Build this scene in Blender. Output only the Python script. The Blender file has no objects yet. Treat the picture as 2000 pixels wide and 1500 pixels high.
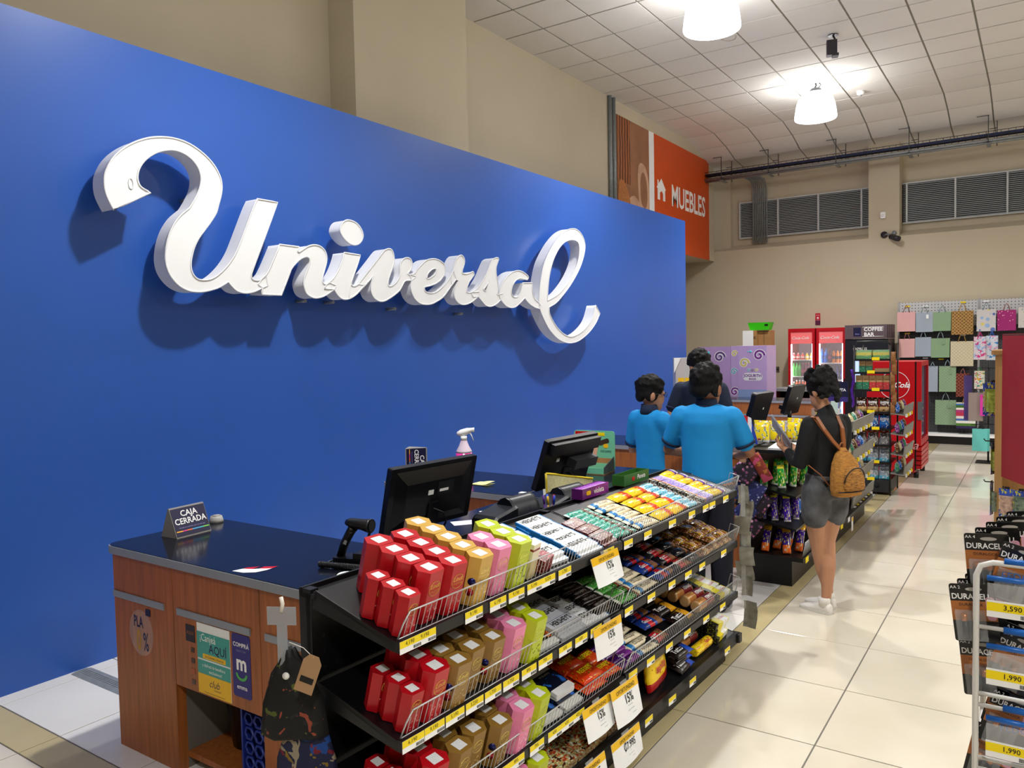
import bpy, bmesh, math, random
from mathutils import Vector, Matrix
random.seed(7)
C = bpy.context.scene.collection
PI = math.pi
sc = bpy.context.scene
# ---------------------------------------------------------------- camera
cam_d = bpy.data.cameras.new('camera'); cam = bpy.data.objects.new('camera', cam_d); C.objects.link(cam)
cam_d.sensor_width = 36.0; cam_d.lens = 1528.1 * 36 / 2000; cam_d.clip_end = 100
def cam_matrix(yaw, pitch, roll, loc):
    f = Vector((-math.sin(yaw) * math.cos(pitch), math.cos(yaw) * math.cos(pitch), math.sin(pitch)))
    r = Vector((math.cos(yaw), math.sin(yaw), 0)); u = r.cross(f)
    c, s = math.cos(roll), math.sin(roll)
    R, U = c * r + s * u, -s * r + c * u
    return Matrix(((R.x, U.x, -f.x, loc[0]), (R.y, U.y, -f.y, loc[1]), (R.z, U.z, -f.z, loc[2]), (0, 0, 0, 1)))
cam.matrix_world = cam_matrix(0.596174, -0.048243, -0.020736, (4.5235, -3.5296, 1.7911))
sc.camera = cam
# ---------------------------------------------------------------- world, exposure
w = bpy.data.worlds.new('world'); sc.world = w; w.use_nodes = True
w.node_tree.nodes['Background'].inputs[0].default_value = (0.95, 0.97, 1.0, 1)
w.node_tree.nodes['Background'].inputs[1].default_value = 0.3
sc.view_settings.view_transform = 'Standard'; sc.view_settings.look = 'None'
sc.view_settings.gamma = 1; sc.view_settings.use_curve_mapping = False
sc.view_settings.exposure = 0.0
LAMP_W = 590.0          # watts of each high-bay lamp
LAMP_GLOW = 15.0         # brightness of its milky shade
sc.cycles.max_bounces = 6; sc.cycles.diffuse_bounces = 4; sc.cycles.glossy_bounces = 3
sc.cycles.transmission_bounces = 5; sc.cycles.transparent_max_bounces = 8
sc.cycles.caustics_reflective = False; sc.cycles.caustics_refractive = False
# ---------------------------------------------------------------- colour and materials
def lin(h):
    h = h.lstrip('#'); out = []
    for i in (0, 2, 4):
        v = int(h[i:i + 2], 16) / 255
        out.append(v / 12.92 if v <= 0.04045 else ((v + 0.055) / 1.055) ** 2.4)
    return (out[0], out[1], out[2], 1)
MATS = {}
def mat(name, col='#888888', rough=0.5, metal=0.0, var=0.0, vs=6.0, bump=0.0, bs=60.0, emit=0.0, coat=0.0, alpha=1.0, trans=0.0, spec=0.5, ior=1.45, stretch=None):
    """plain procedural material: a colour with noise variation and fine relief"""
    if name in MATS: return MATS[name]
    m = bpy.data.materials.new(name); m.use_nodes = True; nt = m.node_tree; b = nt.nodes['Principled BSDF']
    c = lin(col); b.inputs['Base Color'].default_value = c; b.inputs['Roughness'].default_value = rough
    b.inputs['Metallic'].default_value = metal; b.inputs['Alpha'].default_value = alpha
    b.inputs['Transmission Weight'].default_value = trans; b.inputs['IOR'].default_value = ior
    b.inputs['Coat Weight'].default_value = coat; b.inputs['Specular IOR Level'].default_value = spec
    m.diffuse_color = c
    if emit: b.inputs['Emission Color'].default_value = c; b.inputs['Emission Strength'].default_value = emit
    if var or bump:
        tc = nt.nodes.new('ShaderNodeTexCoord'); mp = nt.nodes.new('ShaderNodeMapping')
        nt.links.new(tc.outputs['Object'], mp.inputs[0])
        if stretch: mp.inputs['Scale'].default_value = stretch
        if var:
            n = nt.nodes.new('ShaderNodeTexNoise'); n.inputs['Scale'].default_value = vs; n.inputs['Detail'].default_value = 4
            nt.links.new(mp.outputs[0], n.inputs['Vector'])
            r = nt.nodes.new('ShaderNodeValToRGB')
            r.color_ramp.elements[0].position = 0.3; r.color_ramp.elements[1].position = 0.7
            r.color_ramp.elements[0].color = [v * (1 - var) for v in c[:3]] + [1]
            r.color_ramp.elements[1].color = [min(1, v * (1 + var)) for v in c[:3]] + [1]
            nt.links.new(n.outputs['Fac'], r.inputs[0]); nt.links.new(r.outputs[0], b.inputs['Base Color'])
        if bump:
            n2 = nt.nodes.new('ShaderNodeTexNoise'); n2.inputs['Scale'].default_value = bs
            nt.links.new(mp.outputs[0], n2.inputs['Vector'])
            bp = nt.nodes.new('ShaderNodeBump'); bp.inputs['Strength'].default_value = bump; bp.inputs['Distance'].default_value = 0.005
            nt.links.new(n2.outputs['Fac'], bp.inputs['Height']); nt.links.new(bp.outputs[0], b.inputs['Normal'])
    MATS[name] = m; return m
def printed(name, axis, stops, blot=None, blot_t=0.6, blot_s=9.0, rough=0.35, metal=0.0, bump=0.0, bs=30.0, axis2=None, lo=0.0, hi=1.0):
    """flat print on a pack: bands of colour along one axis of the object's own box, a blotchy picture in between lo..hi"""
    if name in MATS: return MATS[name]
    m = bpy.data.materials.new(name); m.use_nodes = True; nt = m.node_tree; b = nt.nodes['Principled BSDF']
    b.inputs['Roughness'].default_value = rough; b.inputs['Metallic'].default_value = metal
    tc = nt.nodes.new('ShaderNodeTexCoord'); sp = nt.nodes.new('ShaderNodeSeparateXYZ'); nt.links.new(tc.outputs['Generated'], sp.inputs[0])
    r = nt.nodes.new('ShaderNodeValToRGB'); cr = r.color_ramp; cr.interpolation = 'CONSTANT'
    while len(cr.elements) < len(stops): cr.elements.new(0.5)
    for e, (p, c) in zip(cr.elements, stops): e.position = p; e.color = lin(c)
    nt.links.new(sp.outputs['XYZ'.index(axis)], r.inputs[0]); out = r.outputs[0]
    if blot:
        n = nt.nodes.new('ShaderNodeTexNoise'); n.inputs['Scale'].default_value = blot_s; n.inputs['Detail'].default_value = 2
        nt.links.new(tc.outputs['Generated'], n.inputs['Vector'])
        r2 = nt.nodes.new('ShaderNodeValToRGB'); r2.color_ramp.interpolation = 'CONSTANT'
        e = r2.color_ramp.elements; e[0].position = 0; e[0].color = (0, 0, 0, 1); e[1].position = blot_t; e[1].color = (1, 1, 1, 1)
        nt.links.new(n.outputs['Fac'], r2.inputs[0])
        fac = r2.outputs[0]
        if axis2:
            g1 = nt.nodes.new('ShaderNodeMath'); g1.operation = 'GREATER_THAN'; g1.inputs[1].default_value = lo
            g2 = nt.nodes.new('ShaderNodeMath'); g2.operation = 'LESS_THAN'; g2.inputs[1].default_value = hi
            g3 = nt.nodes.new('ShaderNodeMath'); g3.operation = 'MULTIPLY'; g4 = nt.nodes.new('ShaderNodeMath'); g4.operation = 'MULTIPLY'
            s2 = sp.outputs['XYZ'.index(axis2)]
            nt.links.new(s2, g1.inputs[0]); nt.links.new(s2, g2.inputs[0]); nt.links.new(g1.outputs[0], g3.inputs[0]); nt.links.new(g2.outputs[0], g3.inputs[1])
            nt.links.new(g3.outputs[0], g4.inputs[0]); nt.links.new(fac, g4.inputs[1]); fac = g4.outputs[0]
        cols = blot if isinstance(blot, (list, tuple)) else [blot]
        n3 = nt.nodes.new('ShaderNodeTexNoise'); n3.inputs['Scale'].default_value = blot_s * 1.7
        nt.links.new(tc.outputs['Generated'], n3.inputs['Vector'])
        r3 = nt.nodes.new('ShaderNodeValToRGB'); r3.color_ramp.interpolation = 'CONSTANT'
        while len(r3.color_ramp.elements) < len(cols): r3.color_ramp.elements.new(0.5)
        for i, c in enumerate(cols): r3.color_ramp.elements[i].position = 0.0 if i == 0 else 0.38 + 0.26 * i / len(cols); r3.color_ramp.elements[i].color = lin(c)
        if len(cols) == 1: r3.color_ramp.elements[1].color = lin(cols[0])
        nt.links.new(n3.outputs['Fac'], r3.inputs[0])
        mx = nt.nodes.new('ShaderNodeMix'); mx.data_type = 'RGBA'
        nt.links.new(fac, mx.inputs[0]); nt.links.new(out, mx.inputs[6]); nt.links.new(r3.outputs[0], mx.inputs[7]); out = mx.outputs[2]
    nt.links.new(out, b.inputs['Base Color'])
    if bump:
        n2 = nt.nodes.new('ShaderNodeTexNoise'); n2.inputs['Scale'].default_value = bs
        nt.links.new(tc.outputs['Generated'], n2.inputs['Vector'])
        bp = nt.nodes.new('ShaderNodeBump'); bp.inputs['Strength'].default_value = bump; bp.inputs['Distance'].default_value = 0.01
        nt.links.new(n2.outputs['Fac'], bp.inputs['Height']); nt.links.new(bp.outputs[0], b.inputs['Normal'])
    MATS[name] = m; return m
# ---------------------------------------------------------------- mesh helpers
class MB:
    def __init__(s): s.v = []; s.f = []; s.m = []; s.s = []
    def add(s, vs, fs, mi=0, smooth=False):
        o = len(s.v); s.v += [tuple(p) for p in vs]
        for f in fs: s.f.append(tuple(i + o for i in f)); s.m.append(mi); s.s.append(smooth)
        return s
    def box(s, x0, x1, y0, y1, z0, z1, mi=0, M=None):
        vs = [(x, y, z) for x in (x0, x1) for y in (y0, y1) for z in (z0, z1)]
        if M: vs = [M @ Vector(p) for p in vs]
        return s.add(vs, [(0, 1, 3, 2), (4, 6, 7, 5), (0, 4, 5, 1), (2, 3, 7, 6), (0, 2, 6, 4), (1, 5, 7, 3)], mi)
    def rbox(s, x0, x1, y0, y1, z0, z1, r, mi=0, M=None, n=3, axis='z'):
        """box with the four edges along one axis rounded"""
        a = {'z': (x0, x1, y0, y1, z0, z1), 'x': (y0, y1, z0, z1, x0, x1), 'y': (z0, z1, x0, x1, y0, y1)}[axis]
        pts = []
        for cx, cy, st in ((a[1] - r, a[3] - r, 0), (a[0] + r, a[3] - r, 1), (a[0] + r, a[2] + r, 2), (a[1] - r, a[2] + r, 3)):
            for k in range(n + 1):
                t = (st + k / n) * PI / 2; pts.append((cx + r * math.cos(t), cy + r * math.sin(t)))
        def mp(p, h): return {'z': (p[0], p[1], h), 'x': (h, p[0], p[1]), 'y': (p[1], h, p[0])}[axis]
        return s.prism([mp(p, a[4]) for p in pts], [mp(p, a[5]) for p in pts], mi, M)
    def prism(s, lo, hi, mi=0, M=None, smooth=False):
        n = len(lo); vs = list(lo) + list(hi)
        if M: vs = [M @ Vector(p) for p in vs]
        s.add(vs, [tuple(range(n))[::-1], tuple(range(n, 2 * n))], mi)
        o = len(s.v) - 2 * n
        for i in range(n): s.f.append((o + i, o + (i + 1) % n, o + n + (i + 1) % n, o + n + i)); s.m.append(mi); s.s.append(smooth)
        return s
    def loft(s, rings, mi=0, cap=True, M=None, smooth=True, closed=True):
        n = len(rings[0]); vs = [p for r in rings for p in r]
        if M: vs = [M @ Vector(p) for p in vs]
        fs = []
        for k in range(len(rings) - 1):
            for i in range(n if closed else n - 1):
                j = (i + 1) % n; fs.append((k * n + i, k * n + j, (k + 1) * n + j, (k + 1) * n + i))
        s.add(vs, fs, mi, smooth)
        if cap:
            o = len(s.v) - len(vs)
            s.f.append(tuple(o + i for i in range(n))[::-1]); s.m.append(mi); s.s.append(False)
            s.f.append(tuple(o + (len(rings) - 1) * n + i for i in range(n))); s.m.append(mi); s.s.append(False)
        return s
    def lathe(s, prof, n=16, c=(0, 0, 0), mi=0, M=None, cap=True, smooth=True):
        return s.loft([[(c[0] + r * math.cos(2 * PI * i / n), c[1] + r * math.sin(2 * PI * i / n), c[2] + z) for i in range(n)] for r, z in prof], mi, cap, M, smooth)
    def tube(s, pts, r, n=8, mi=0, M=None, cap=True, closed=False, flat=None):
        """tube along a path; r a number or one per point; flat squashes it"""
        P = [Vector(p) for p in pts]; N = len(P); rr = r if isinstance(r, (list, tuple)) else [r] * N
        rings = []; up = None
        for i in range(N):
            t = (P[(i + 1) % N] - P[i - 1]) if closed else (P[min(i + 1, N - 1)] - P[max(i - 1, 0)])
            t.normalize()
            if up is None:
                up = Vector((0, 0, 1)) if abs(t.z) < 0.9 else Vector((1, 0, 0))
            a = t.cross(up)
            if a.length < 1e-5: a = t.orthogonal()
            a.normalize(); b = a.cross(t); up = b
            rings.append([P[i] + rr[i] * (math.cos(2 * PI * k / n) * a + (flat or 1) * math.sin(2 * PI * k / n) * b) for k in range(n)])
        if closed: rings.append(rings[0])
        return s.loft(rings, mi, cap and not closed, M)
    def cyl(s, a, b, r, n=10, mi=0, r2=None):
        return s.tube([a, b], [r, r if r2 is None else r2], n, mi)
    def grid(s, rows, mi=0, smooth=True, M=None):
        n = len(rows[0]); vs = [p for r in rows for p in r]
        if M: vs = [M @ Vector(p) for p in vs]
        return s.add(vs, [(k * n + i, k * n + i + 1, (k + 1) * n + i + 1, (k + 1) * n + i) for k in range(len(rows) - 1) for i in range(n - 1)], mi, smooth)
    def ribbon(s, pts, w, n, t=0.0008, mi=0):
        """flat band along a path: w wide, its flat side facing n"""
        P = [Vector(p) for p in pts]; n = Vector(n).normalized(); lo = []; hi = []
        for i in range(len(P)):
            d = (P[min(i + 1, len(P) - 1)] - P[max(i - 1, 0)]).normalized(); a = d.cross(n).normalized() * w / 2
            lo.append(P[i] - a); hi.append(P[i] + a)
        e = n * t; return s.loft([[lo[i], hi[i], hi[i] + e, lo[i] + e] for i in range(len(P))], mi, True, None, False)
    def mesh(s, name):
        me = bpy.data.meshes.new(name); me.from_pydata(s.v, [], s.f)
        me.polygons.foreach_set('material_index', s.m); me.polygons.foreach_set('use_smooth', s.s); me.update()
        return me
    def fix(s, name):
        """mesh with outward normals"""
        me = s.mesh(name); bm = bmesh.new(); bm.from_mesh(me); bmesh.ops.recalc_face_normals(bm, faces=bm.faces); bm.to_mesh(me); bm.free(); return me
    def obj(s, name, m, parent=None, **kw):
        return add(name, s.fix(name), m, parent, **kw)
def add(name, me, m, parent=None, loc=None, rot=None, M=None):
    o = bpy.data.objects.new(name, me); C.objects.link(o)
    if m is not None and me is not None and not me.materials:
        for x in (m if isinstance(m, (list, tuple)) else [m]): me.materials.append(x)
    if parent is not None: o.parent = parent
    if M is not None: o.matrix_local = M
    else:
        if loc is not None: o.location = loc
        if rot is not None: o.rotation_euler = rot
    return o
def tag(o, label, cat, group=None, kind=None):
    if label: o['label'] = label
    if cat: o['category'] = cat
    if group: o['group'] = group
    if kind: o['kind'] = kind
    return o
def thing(name, label, cat, loc=(0, 0, 0), rotz=0.0, group=None, M=None):
    o = bpy.data.objects.new(name, None); C.objects.link(o); o.empty_display_size = 0.1
    if M is not None: o.matrix_world = M
    else: o.location = loc; o.rotation_euler = (0, 0, rotz)
    return tag(o, label, cat, group)
def struct(name, me_or_mb, m, label=None):
    o = add(name, me_or_mb.fix(name) if isinstance(me_or_mb, MB) else me_or_mb, m); o['kind'] = 'structure'
    if label: o['label'] = label
    return o
def dup(o, M=None, label=None, parent=None):
    c = o.copy(); C.objects.link(c)
    if parent is not None: c.parent = parent
    elif M is not None: c.matrix_world = M
    if label: c['label'] = label
    for ch in o.children: dup(ch, parent=c)
    return c
TXT = {}
def text_mesh(s, size=0.1, bold=0.0, shear=0.0, spacing=1.0, wide=1.0, key=None, align='CENTER'):
    k = (s, size, bold, shear, spacing, wide, key, align)
    if k in TXT: return TXT[k]
    cu = bpy.data.curves.new('lettering', 'FONT'); cu.body = s; cu.size = size; cu.align_x = align; cu.align_y = 'CENTER'
    cu.offset = bold * size; cu.shear = shear; cu.space_character = spacing; cu.resolution_u = 2; cu.space_line = 0.85
    o = bpy.data.objects.new('lettering', cu); C.objects.link(o)
    dg = bpy.context.evaluated_depsgraph_get(); me = bpy.data.meshes.new_from_object(o.evaluated_get(dg))
    bpy.data.objects.remove(o); bpy.data.curves.remove(cu)
    me.name = 'lettering'
    if wide != 1.0: me.transform(Matrix.Diagonal((wide, 1, 1, 1)))
    TXT[k] = me; return me
def frame(o, x, y):
    """matrix whose local x and y run along the given directions"""
    x = Vector(x).normalized(); y = Vector(y); y = (y - x * y.dot(x)).normalized(); z = x.cross(y)
    return Matrix(((x.x, y.x, z.x, o[0]), (x.y, y.y, z.y, o[1]), (x.z, y.z, z.z, o[2]), (0, 0, 0, 1)))
def put_text(parent, s, size, m, o, x=(1, 0, 0), y=(0, 0, 1), name='lettering', **kw):
    me = text_mesh(s, size, key=m.name, **kw)
    if not me.materials: me.materials.append(m)
    return add(name, me, None, parent, M=frame(o, x, y))
def poly_mesh(polys, d=0.0, plane='XY'):
    """flat (or d thick) shape from outlines, holes by even-odd filling"""
    cu = bpy.data.curves.new('shape', 'CURVE'); cu.dimensions = '2D'; cu.fill_mode = 'BOTH' if d else 'FRONT'; cu.extrude = d / 2
    for pl in polys:
        sp = cu.splines.new('POLY'); sp.points.add(len(pl) - 1); sp.use_cyclic_u = True
        for q, p in zip(sp.points, pl): q.co = (p[0], p[1], 0, 1)
    o = bpy.data.objects.new('shape', cu); C.objects.link(o)
    dg = bpy.context.evaluated_depsgraph_get(); me = bpy.data.meshes.new_from_object(o.evaluated_get(dg))
    bpy.data.objects.remove(o); bpy.data.curves.remove(cu); return me
def smooth_loop(pts, n=4):
    """closed Catmull-Rom through pts [(x, y, corner)]"""
    N = len(pts); out = []
    for i in range(N):
        p0, p1, p2, p3 = pts[i - 1], pts[i], pts[(i + 1) % N], pts[(i + 2) % N]
        if p1[2]: p0 = (2 * p1[0] - p2[0], 2 * p1[1] - p2[1])
        if p2[2]: p3 = (2 * p2[0] - p1[0], 2 * p2[1] - p1[1])
        for k in range(n):
            t = k / n; t2 = t * t; t3 = t2 * t
            out.append(tuple(0.5 * (2 * p1[a] + (p2[a] - p0[a]) * t + (2 * p0[a] - 5 * p1[a] + 4 * p2[a] - p3[a]) * t2 + (3 * p1[a] - p0[a] - 3 * p2[a] + p3[a]) * t3) for a in (0, 1)))
    return out
ORD = ['first', 'second', 'third', 'fourth', 'fifth', 'sixth', 'seventh', 'eighth', 'ninth', 'tenth', 'eleventh', 'twelfth', 'thirteenth', 'fourteenth']
# common materials
BLACK = mat('black_metal', '#0b0c0e', 0.42, var=0.15, vs=12, bump=0.08, bs=300)
BLACKP = mat('black_plastic', '#0c0d11', 0.32, var=0.1, bump=0.05, bs=400)
WHITE = mat('white_paint', '#f2f3f4', 0.45, var=0.02)
PAPER = mat('white_paper', '#eef0f2', 0.6, var=0.02)
YELLOW = mat('tag_yellow', '#f2d800', 0.5, var=0.03)
INK = mat('black_ink', '#121212', 0.6)
WINK = mat('white_ink', '#f4f4f4', 0.5)
CHROME = mat('chrome_wire', '#c6c8cb', 0.3, metal=0.45, var=0.05)
STEEL = mat('galvanised_steel', '#8d9395', 0.45, metal=0.25, var=0.12, vs=20)
WOOD = mat('wood_laminate', '#9c5a2a', 0.42, var=0.22, vs=9, stretch=(6, 6, 0.35), bump=0.03, bs=40)
SILVER = mat('silver_edging', '#93979f', 0.4, metal=0.2, var=0.05)
RED = mat('red_paint', '#c4101c', 0.3, var=0.04)
# ================================================================ the room
BEIGE = mat('beige_wall_paint', '#c6bba4', 0.85, var=0.03, vs=1.2, bump=0.05, bs=120)
BLUE = mat('blue_wall_paint', '#2a56aa', 0.33, var=0.04, vs=1.0, bump=0.03, bs=25)
GROUT = mat('dark_grout', '#6b6760', 0.8)
def tile_mat(name, col, col2):
    m = mat(name, col, 0.07, spec=0.55)
    nt = m.node_tree; b = nt.nodes['Principled BSDF']
    tc = nt.nodes.new('ShaderNodeTexCoord'); oi = nt.nodes.new('ShaderNodeObjectInfo')
    n = nt.nodes.new('ShaderNodeTexNoise'); n.inputs['Scale'].default_value = 2.2; n.inputs['Detail'].default_value = 6; n.noise_dimensions = '4D'
    nt.links.new(tc.outputs['Object'], n.inputs['Vector'])
    ml = nt.nodes.new('ShaderNodeMath'); ml.operation = 'MULTIPLY'; ml.inputs[1].default_value = 40
    nt.links.new(oi.outputs['Random'], ml.inputs[0]); nt.links.new(ml.outputs[0], n.inputs['W'])
    r = nt.nodes.new('ShaderNodeValToRGB'); r.color_ramp.elements[0].position = 0.3; r.color_ramp.elements[1].position = 0.7
    r.color_ramp.elements[0].color = lin(col); r.color_ramp.elements[1].color = lin(col2)
    nt.links.new(n.outputs['Fac'], r.inputs[0]); nt.links.new(r.outputs[0], b.inputs['Base Color'])
    r2 = nt.nodes.new('ShaderNodeMapRange'); r2.inputs['To Min'].default_value = 0.05; r2.inputs['To Max'].default_value = 0.13
    n2 = nt.nodes.new('ShaderNodeTexNoise'); n2.inputs['Scale'].default_value = 9
    nt.links.new(tc.outputs['Object'], n2.inputs['Vector'])
    nt.links.new(n2.outputs['Fac'], r2.inputs['Value']); nt.links.new(r2.outputs['Result'], b.inputs['Roughness'])
    return m
CREAM = tile_mat('cream_floor_tile', '#cfc7b5', '#dbd4c5'); TAN = tile_mat('tan_floor_tile', '#b9aa7c', '#c4b68c'); WTILE = tile_mat('white_floor_tile', '#dddcd8', '#e8e7e3')
floor = struct('floor', MB().box(-1.8, 14, -8.5, 12.4, -0.12, -0.003), GROUT, 'polished cream, white and tan floor tiles')
def tile(dx, dy, m, key):
    g = 0.0034
    mb = MB(); z = 0.0; e = 0.0012
    mb.loft([[(g, g, -.01), (dx - g, g, -.01), (dx - g, dy - g, -.01), (g, dy - g, -.01)], [(g, g, z - e), (dx - g, g, z - e), (dx - g, dy - g, z - e), (g, dy - g, z - e)],
             [(g + e, g + e, z), (dx - g - e, g + e, z), (dx - g - e, dy - g - e, z), (g + e, dy - g - e, z)]], smooth=False)
    me = mb.fix('tile'); me.materials.append(m); return me
TX, TY = 0.6, 0.648
tm = {k: tile(*k[:2], {'c': CREAM, 't': TAN, 'w': WTILE}[k[2]], k) for k in ((TX, TY, 'c'), (TX, TY, 'w'), (0.156, TY, 't'), (TX, 0.18, 't'), (0.444, TY, 'w'))}
for i in range(4):
    for j in range(-5, 18): add('tile', tm[(TX, TY, 'c')], None, floor, loc=(3.106 + TX * i, TY * j, 0))
for j in range(-3, 18): add('tile', tm[(0.156, TY, 't')], None, floor, loc=(2.95, TY * j, 0))
for i in range(-2, 5):
    add('tile', tm[(TX, 0.18, 't')], None, floor, loc=(0.106 + TX * i, -1.944, 0))
    for j in (-4, -5): add('tile', tm[(TX, TY, 'c')], None, floor, loc=(0.106 + TX * i, TY * j, 0))
    for j in range(0, 16): add('tile', tm[(TX if i < 4 else 0.444, TY, 'w')], None, floor, loc=(0.106 + TX * i, -1.763 + TY * j, 0))
# distant floor beyond the single tiles
struct('floor_far', MB().box(5.506, 14, -8.5, 12.4, -0.02, 0).box(-1.8, 5.506, -8.5, -3.888, -0.02, 0), CREAM)
# blue partition wall
wb = struct('wall_partition', MB().box(-0.12, 0, -3.3, 7.92, 0, 3.638), BLUE, 'tall glossy blue partition wall behind the checkout counters')
# beige wall behind it, upper part proud of the lower part
struct('wall_left', MB().box(-1.15, -0.9, -8.5, 11.72, 3.392, 5.7).box(-1.9, -1.75, -8.5, 12.2, 0, 3.6).box(-1.75, -1.15, -8.5, 11.72, 3.392, 3.5), BEIGE)
struct('wall_pillar_left', MB().box(-0.9, -0.58, 1.6, 3.26, 3.3, 5.7), BEIGE)
bk = MB()
bk.box(-1.75, 14, 11.72, 11.86, 0, 3.5)
bk.prism([(-1.15, 11.72, 3.50), (-1.15, 11.72, 3.58), (-1.15, 12.05, 3.70), (-1.15, 12.05, 3.5)], [(14, 11.72, 3.50), (14, 11.72, 3.58), (14, 12.05, 3.70), (14, 12.05, 3.5)])
bk.box(-1.15, 14, 12.05, 12.2, 3.5, 5.7)
struct('wall_back', bk, BEIGE)
struct('wall_pillar_back', MB().box(1.932, 2.43, 11.72, 12.05, 3.579, 5.3), BEIGE)
struct('wall_return', MB().box(-1.0, -0.62, 11.9, 12.05, 3.6, 5.3), BEIGE)
struct('wall_right', MB().box(14, 14.2, -8.5, 12.4, 0, 5.7), BEIGE)
struct('wall_rear', MB().box(-1.8, 14, -8.7, -8.5, 0, 5.7), BEIGE)
# aluminium threshold strip on the floor
th = thing('threshold_strip', 'ribbed grey aluminium threshold strip lying on the white floor tiles', 'floor strip', (0.02, -1.37, 0))
MB().prism([(0, 0, 0), (0, .03, .007), (0, .085, .007), (0, .115, 0)], [(1.4, 0, 0), (1.4, .03, .007), (1.4, .085, .007), (1.4, .115, 0)]).obj('plate', STEEL, th)
for k in range(4): MB().box(0.005, 1.395, .037 + k * .0125, .043 + k * .0125, .0065, .009).obj('rib', STEEL, th)
# ---------------------------------------------------------------- ceiling
CEILM = mat('ceiling_panel', '#e8e5de', 0.9, var=0.025, vs=2, bump=0.15, bs=220)
TBAR = mat('ceiling_grid', '#8f8c82', 0.7)
prof = [(-8.5, 5.5), (10.23, 5.5), (10.84, 5.40), (11.39, 5.252), (12.03, 5.185)]
cb = MB()
for (y0, z0), (y1, z1) in zip(prof, prof[1:]):
    cb.prism([(-1.15, y0, z0 + .012), (-1.15, y1, z1 + .012), (-1.15, y1, z1 + .08), (-1.15, y0, z0 + .08)], [(14, y0, z0 + .012), (14, y1, z1 + .012), (14, y1, z1 + .08), (14, y0, z0 + .08)])
ceil_o = struct('ceiling', cb, TBAR, 'suspended ceiling of pale square panels')
def panel(dx, dy, dz):
    me = MB().prism([(.011, .013, .010), (dx - .011, .013, .010), (dx - .011, dy - .013, .010 + dz), (.011, dy - .013, .010 + dz)], [(.011, .013, 0), (dx - .011, .013, 0), (dx - .011, dy - .013, dz), (.011, dy - .013, dz)]).fix('ceiling_panel')
    me.materials.append(CEILM); return me
pf = panel(.6, .64, 0); rows = [(10.23 - .64 * (k + 1), 5.5, pf) for k in range(16)] + [(10.23, 5.5, panel(.6, .61, -.1)), (10.84, 5.40, panel(.6, .55, -.148)), (11.39, 5.252, panel(.6, .64, -.067))]
for y, z, me in rows:
    for i in range(12): add('ceiling_panel', me, None, ceil_o, loc=(-.96 + .6 * i, y, z))
struct('ceiling_far', MB().box(6.24, 14, -8.5, 10.23, 5.495, 5.51).box(-.9, 6.24, -8.5, -0.01, 5.495, 5.51), CEILM)
# ---------------------------------------------------------------- louvred vents high on the back wall
SLAT = mat('louvre_slat', '#b6babd', 0.5); DARK = mat('vent_darkness', '#15161a', 0.9)
VFR = mat('vent_frame', '#c4c8ca', 0.5)
def vent(n, x0, x1, mull, z0=3.836, z1=4.51, y=12.03):
    o = struct('window_%d' % n, MB().box(x0, x1, y - .004, y + .015, z0, z1), DARK, 'long louvred vent high on the back wall')
    def bar(a, b, wdt=.022): MB().box(a, b, y - .05, y - .004, z0, z1).obj('mullion', VFR, o)
    for mx in mull: bar(mx - .014, mx + .014)
    MB().box(x0, x1, y - .045, y - .004, z0 - .02, z0).box(x0, x1, y - .045, y - .004, z1, z1 + .02).obj('frame', VFR, o)
    N = 21; h = (z1 - z0) / N
    edges = [x0] + list(mull) + [x1]
    for a, b in zip(edges, edges[1:]):
        a += .014; b -= .014
        if b - a < .02: continue
        me = MB().prism([(a, y - .038, 0), (a, y - .034, -.002), (a, y - .006, h * .62), (a, y - .010, h * .62)], [(b, y - .038, 0), (b, y - .034, -.002), (b, y - .006, h * .62), (b, y - .010, h * .62)]).fix('slat'); me.materials.append(SLAT)
        for k in range(N): add('slat', me, None, o, loc=(0, 0, z0 + h * (k + .15)))
vent(1, -.475, 1.93, [-.47, .273, 1.016, 1.768]); vent(2, 2.44, 6.2, [2.51, 3.262, 4.017, 4.8, 5.5])
# ---------------------------------------------------------------- pendant high-bay lamps
SHADE = mat('milky_lamp_shade', '#ffffff', 0.4, emit=LAMP_GLOW)
GEAR = mat('lamp_gear_box', '#3a3d42', 0.5)
def lamp(x, y, lab):
    t = thing('pendant_lamp', lab, 'lamp', (x, y, 5.5), group='bell shaped ceiling lamps')
    MB().tube([(0, 0, 0), (.01, 0, -.03), (-.01, 0, -.06), (0, 0, -.08)], .012, 6).obj('chain', GEAR, t)
    MB().tube([(.05, 0, 0), (.07, .02, -.03), (.04, 0, -.07), (.05, 0, -.1)], .008, 6).obj('cable', BLACKP, t)
    MB().lathe([(.05, -.07), (.075, -.08), (.085, -.11), (.11, -.14)], 14).obj('gear_housing', GEAR, t)
    pr = [(.10, -.13), (.155, -.145), (.205, -.18), (.242, -.235), (.265, -.31), (.28, -.4), (.29, -.49), (.285, -.505), (.02, -.52)]
    MB().lathe(pr, 28).obj('shade', SHADE, t)
    ld = bpy.data.lights.new('lamp_light', 'SPOT'); ld.energy = LAMP_W; ld.spot_size = math.radians(150); ld.spot_blend = 0.75; ld.shadow_soft_size = 0.10; ld.color = (1.0, 0.98, 0.95)
    lo = bpy.data.objects.new('lamp_light', ld); C.objects.link(lo); lo.parent = t; lo.location = (0, 0, -.54)
lamp(1.68, 4.45, 'glowing white bell lamp nearer the camera, cut by the top of the picture')
lamp(1.766, 8.52, 'glowing white bell lamp hanging from its cable beneath the ceiling, in full view')
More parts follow.
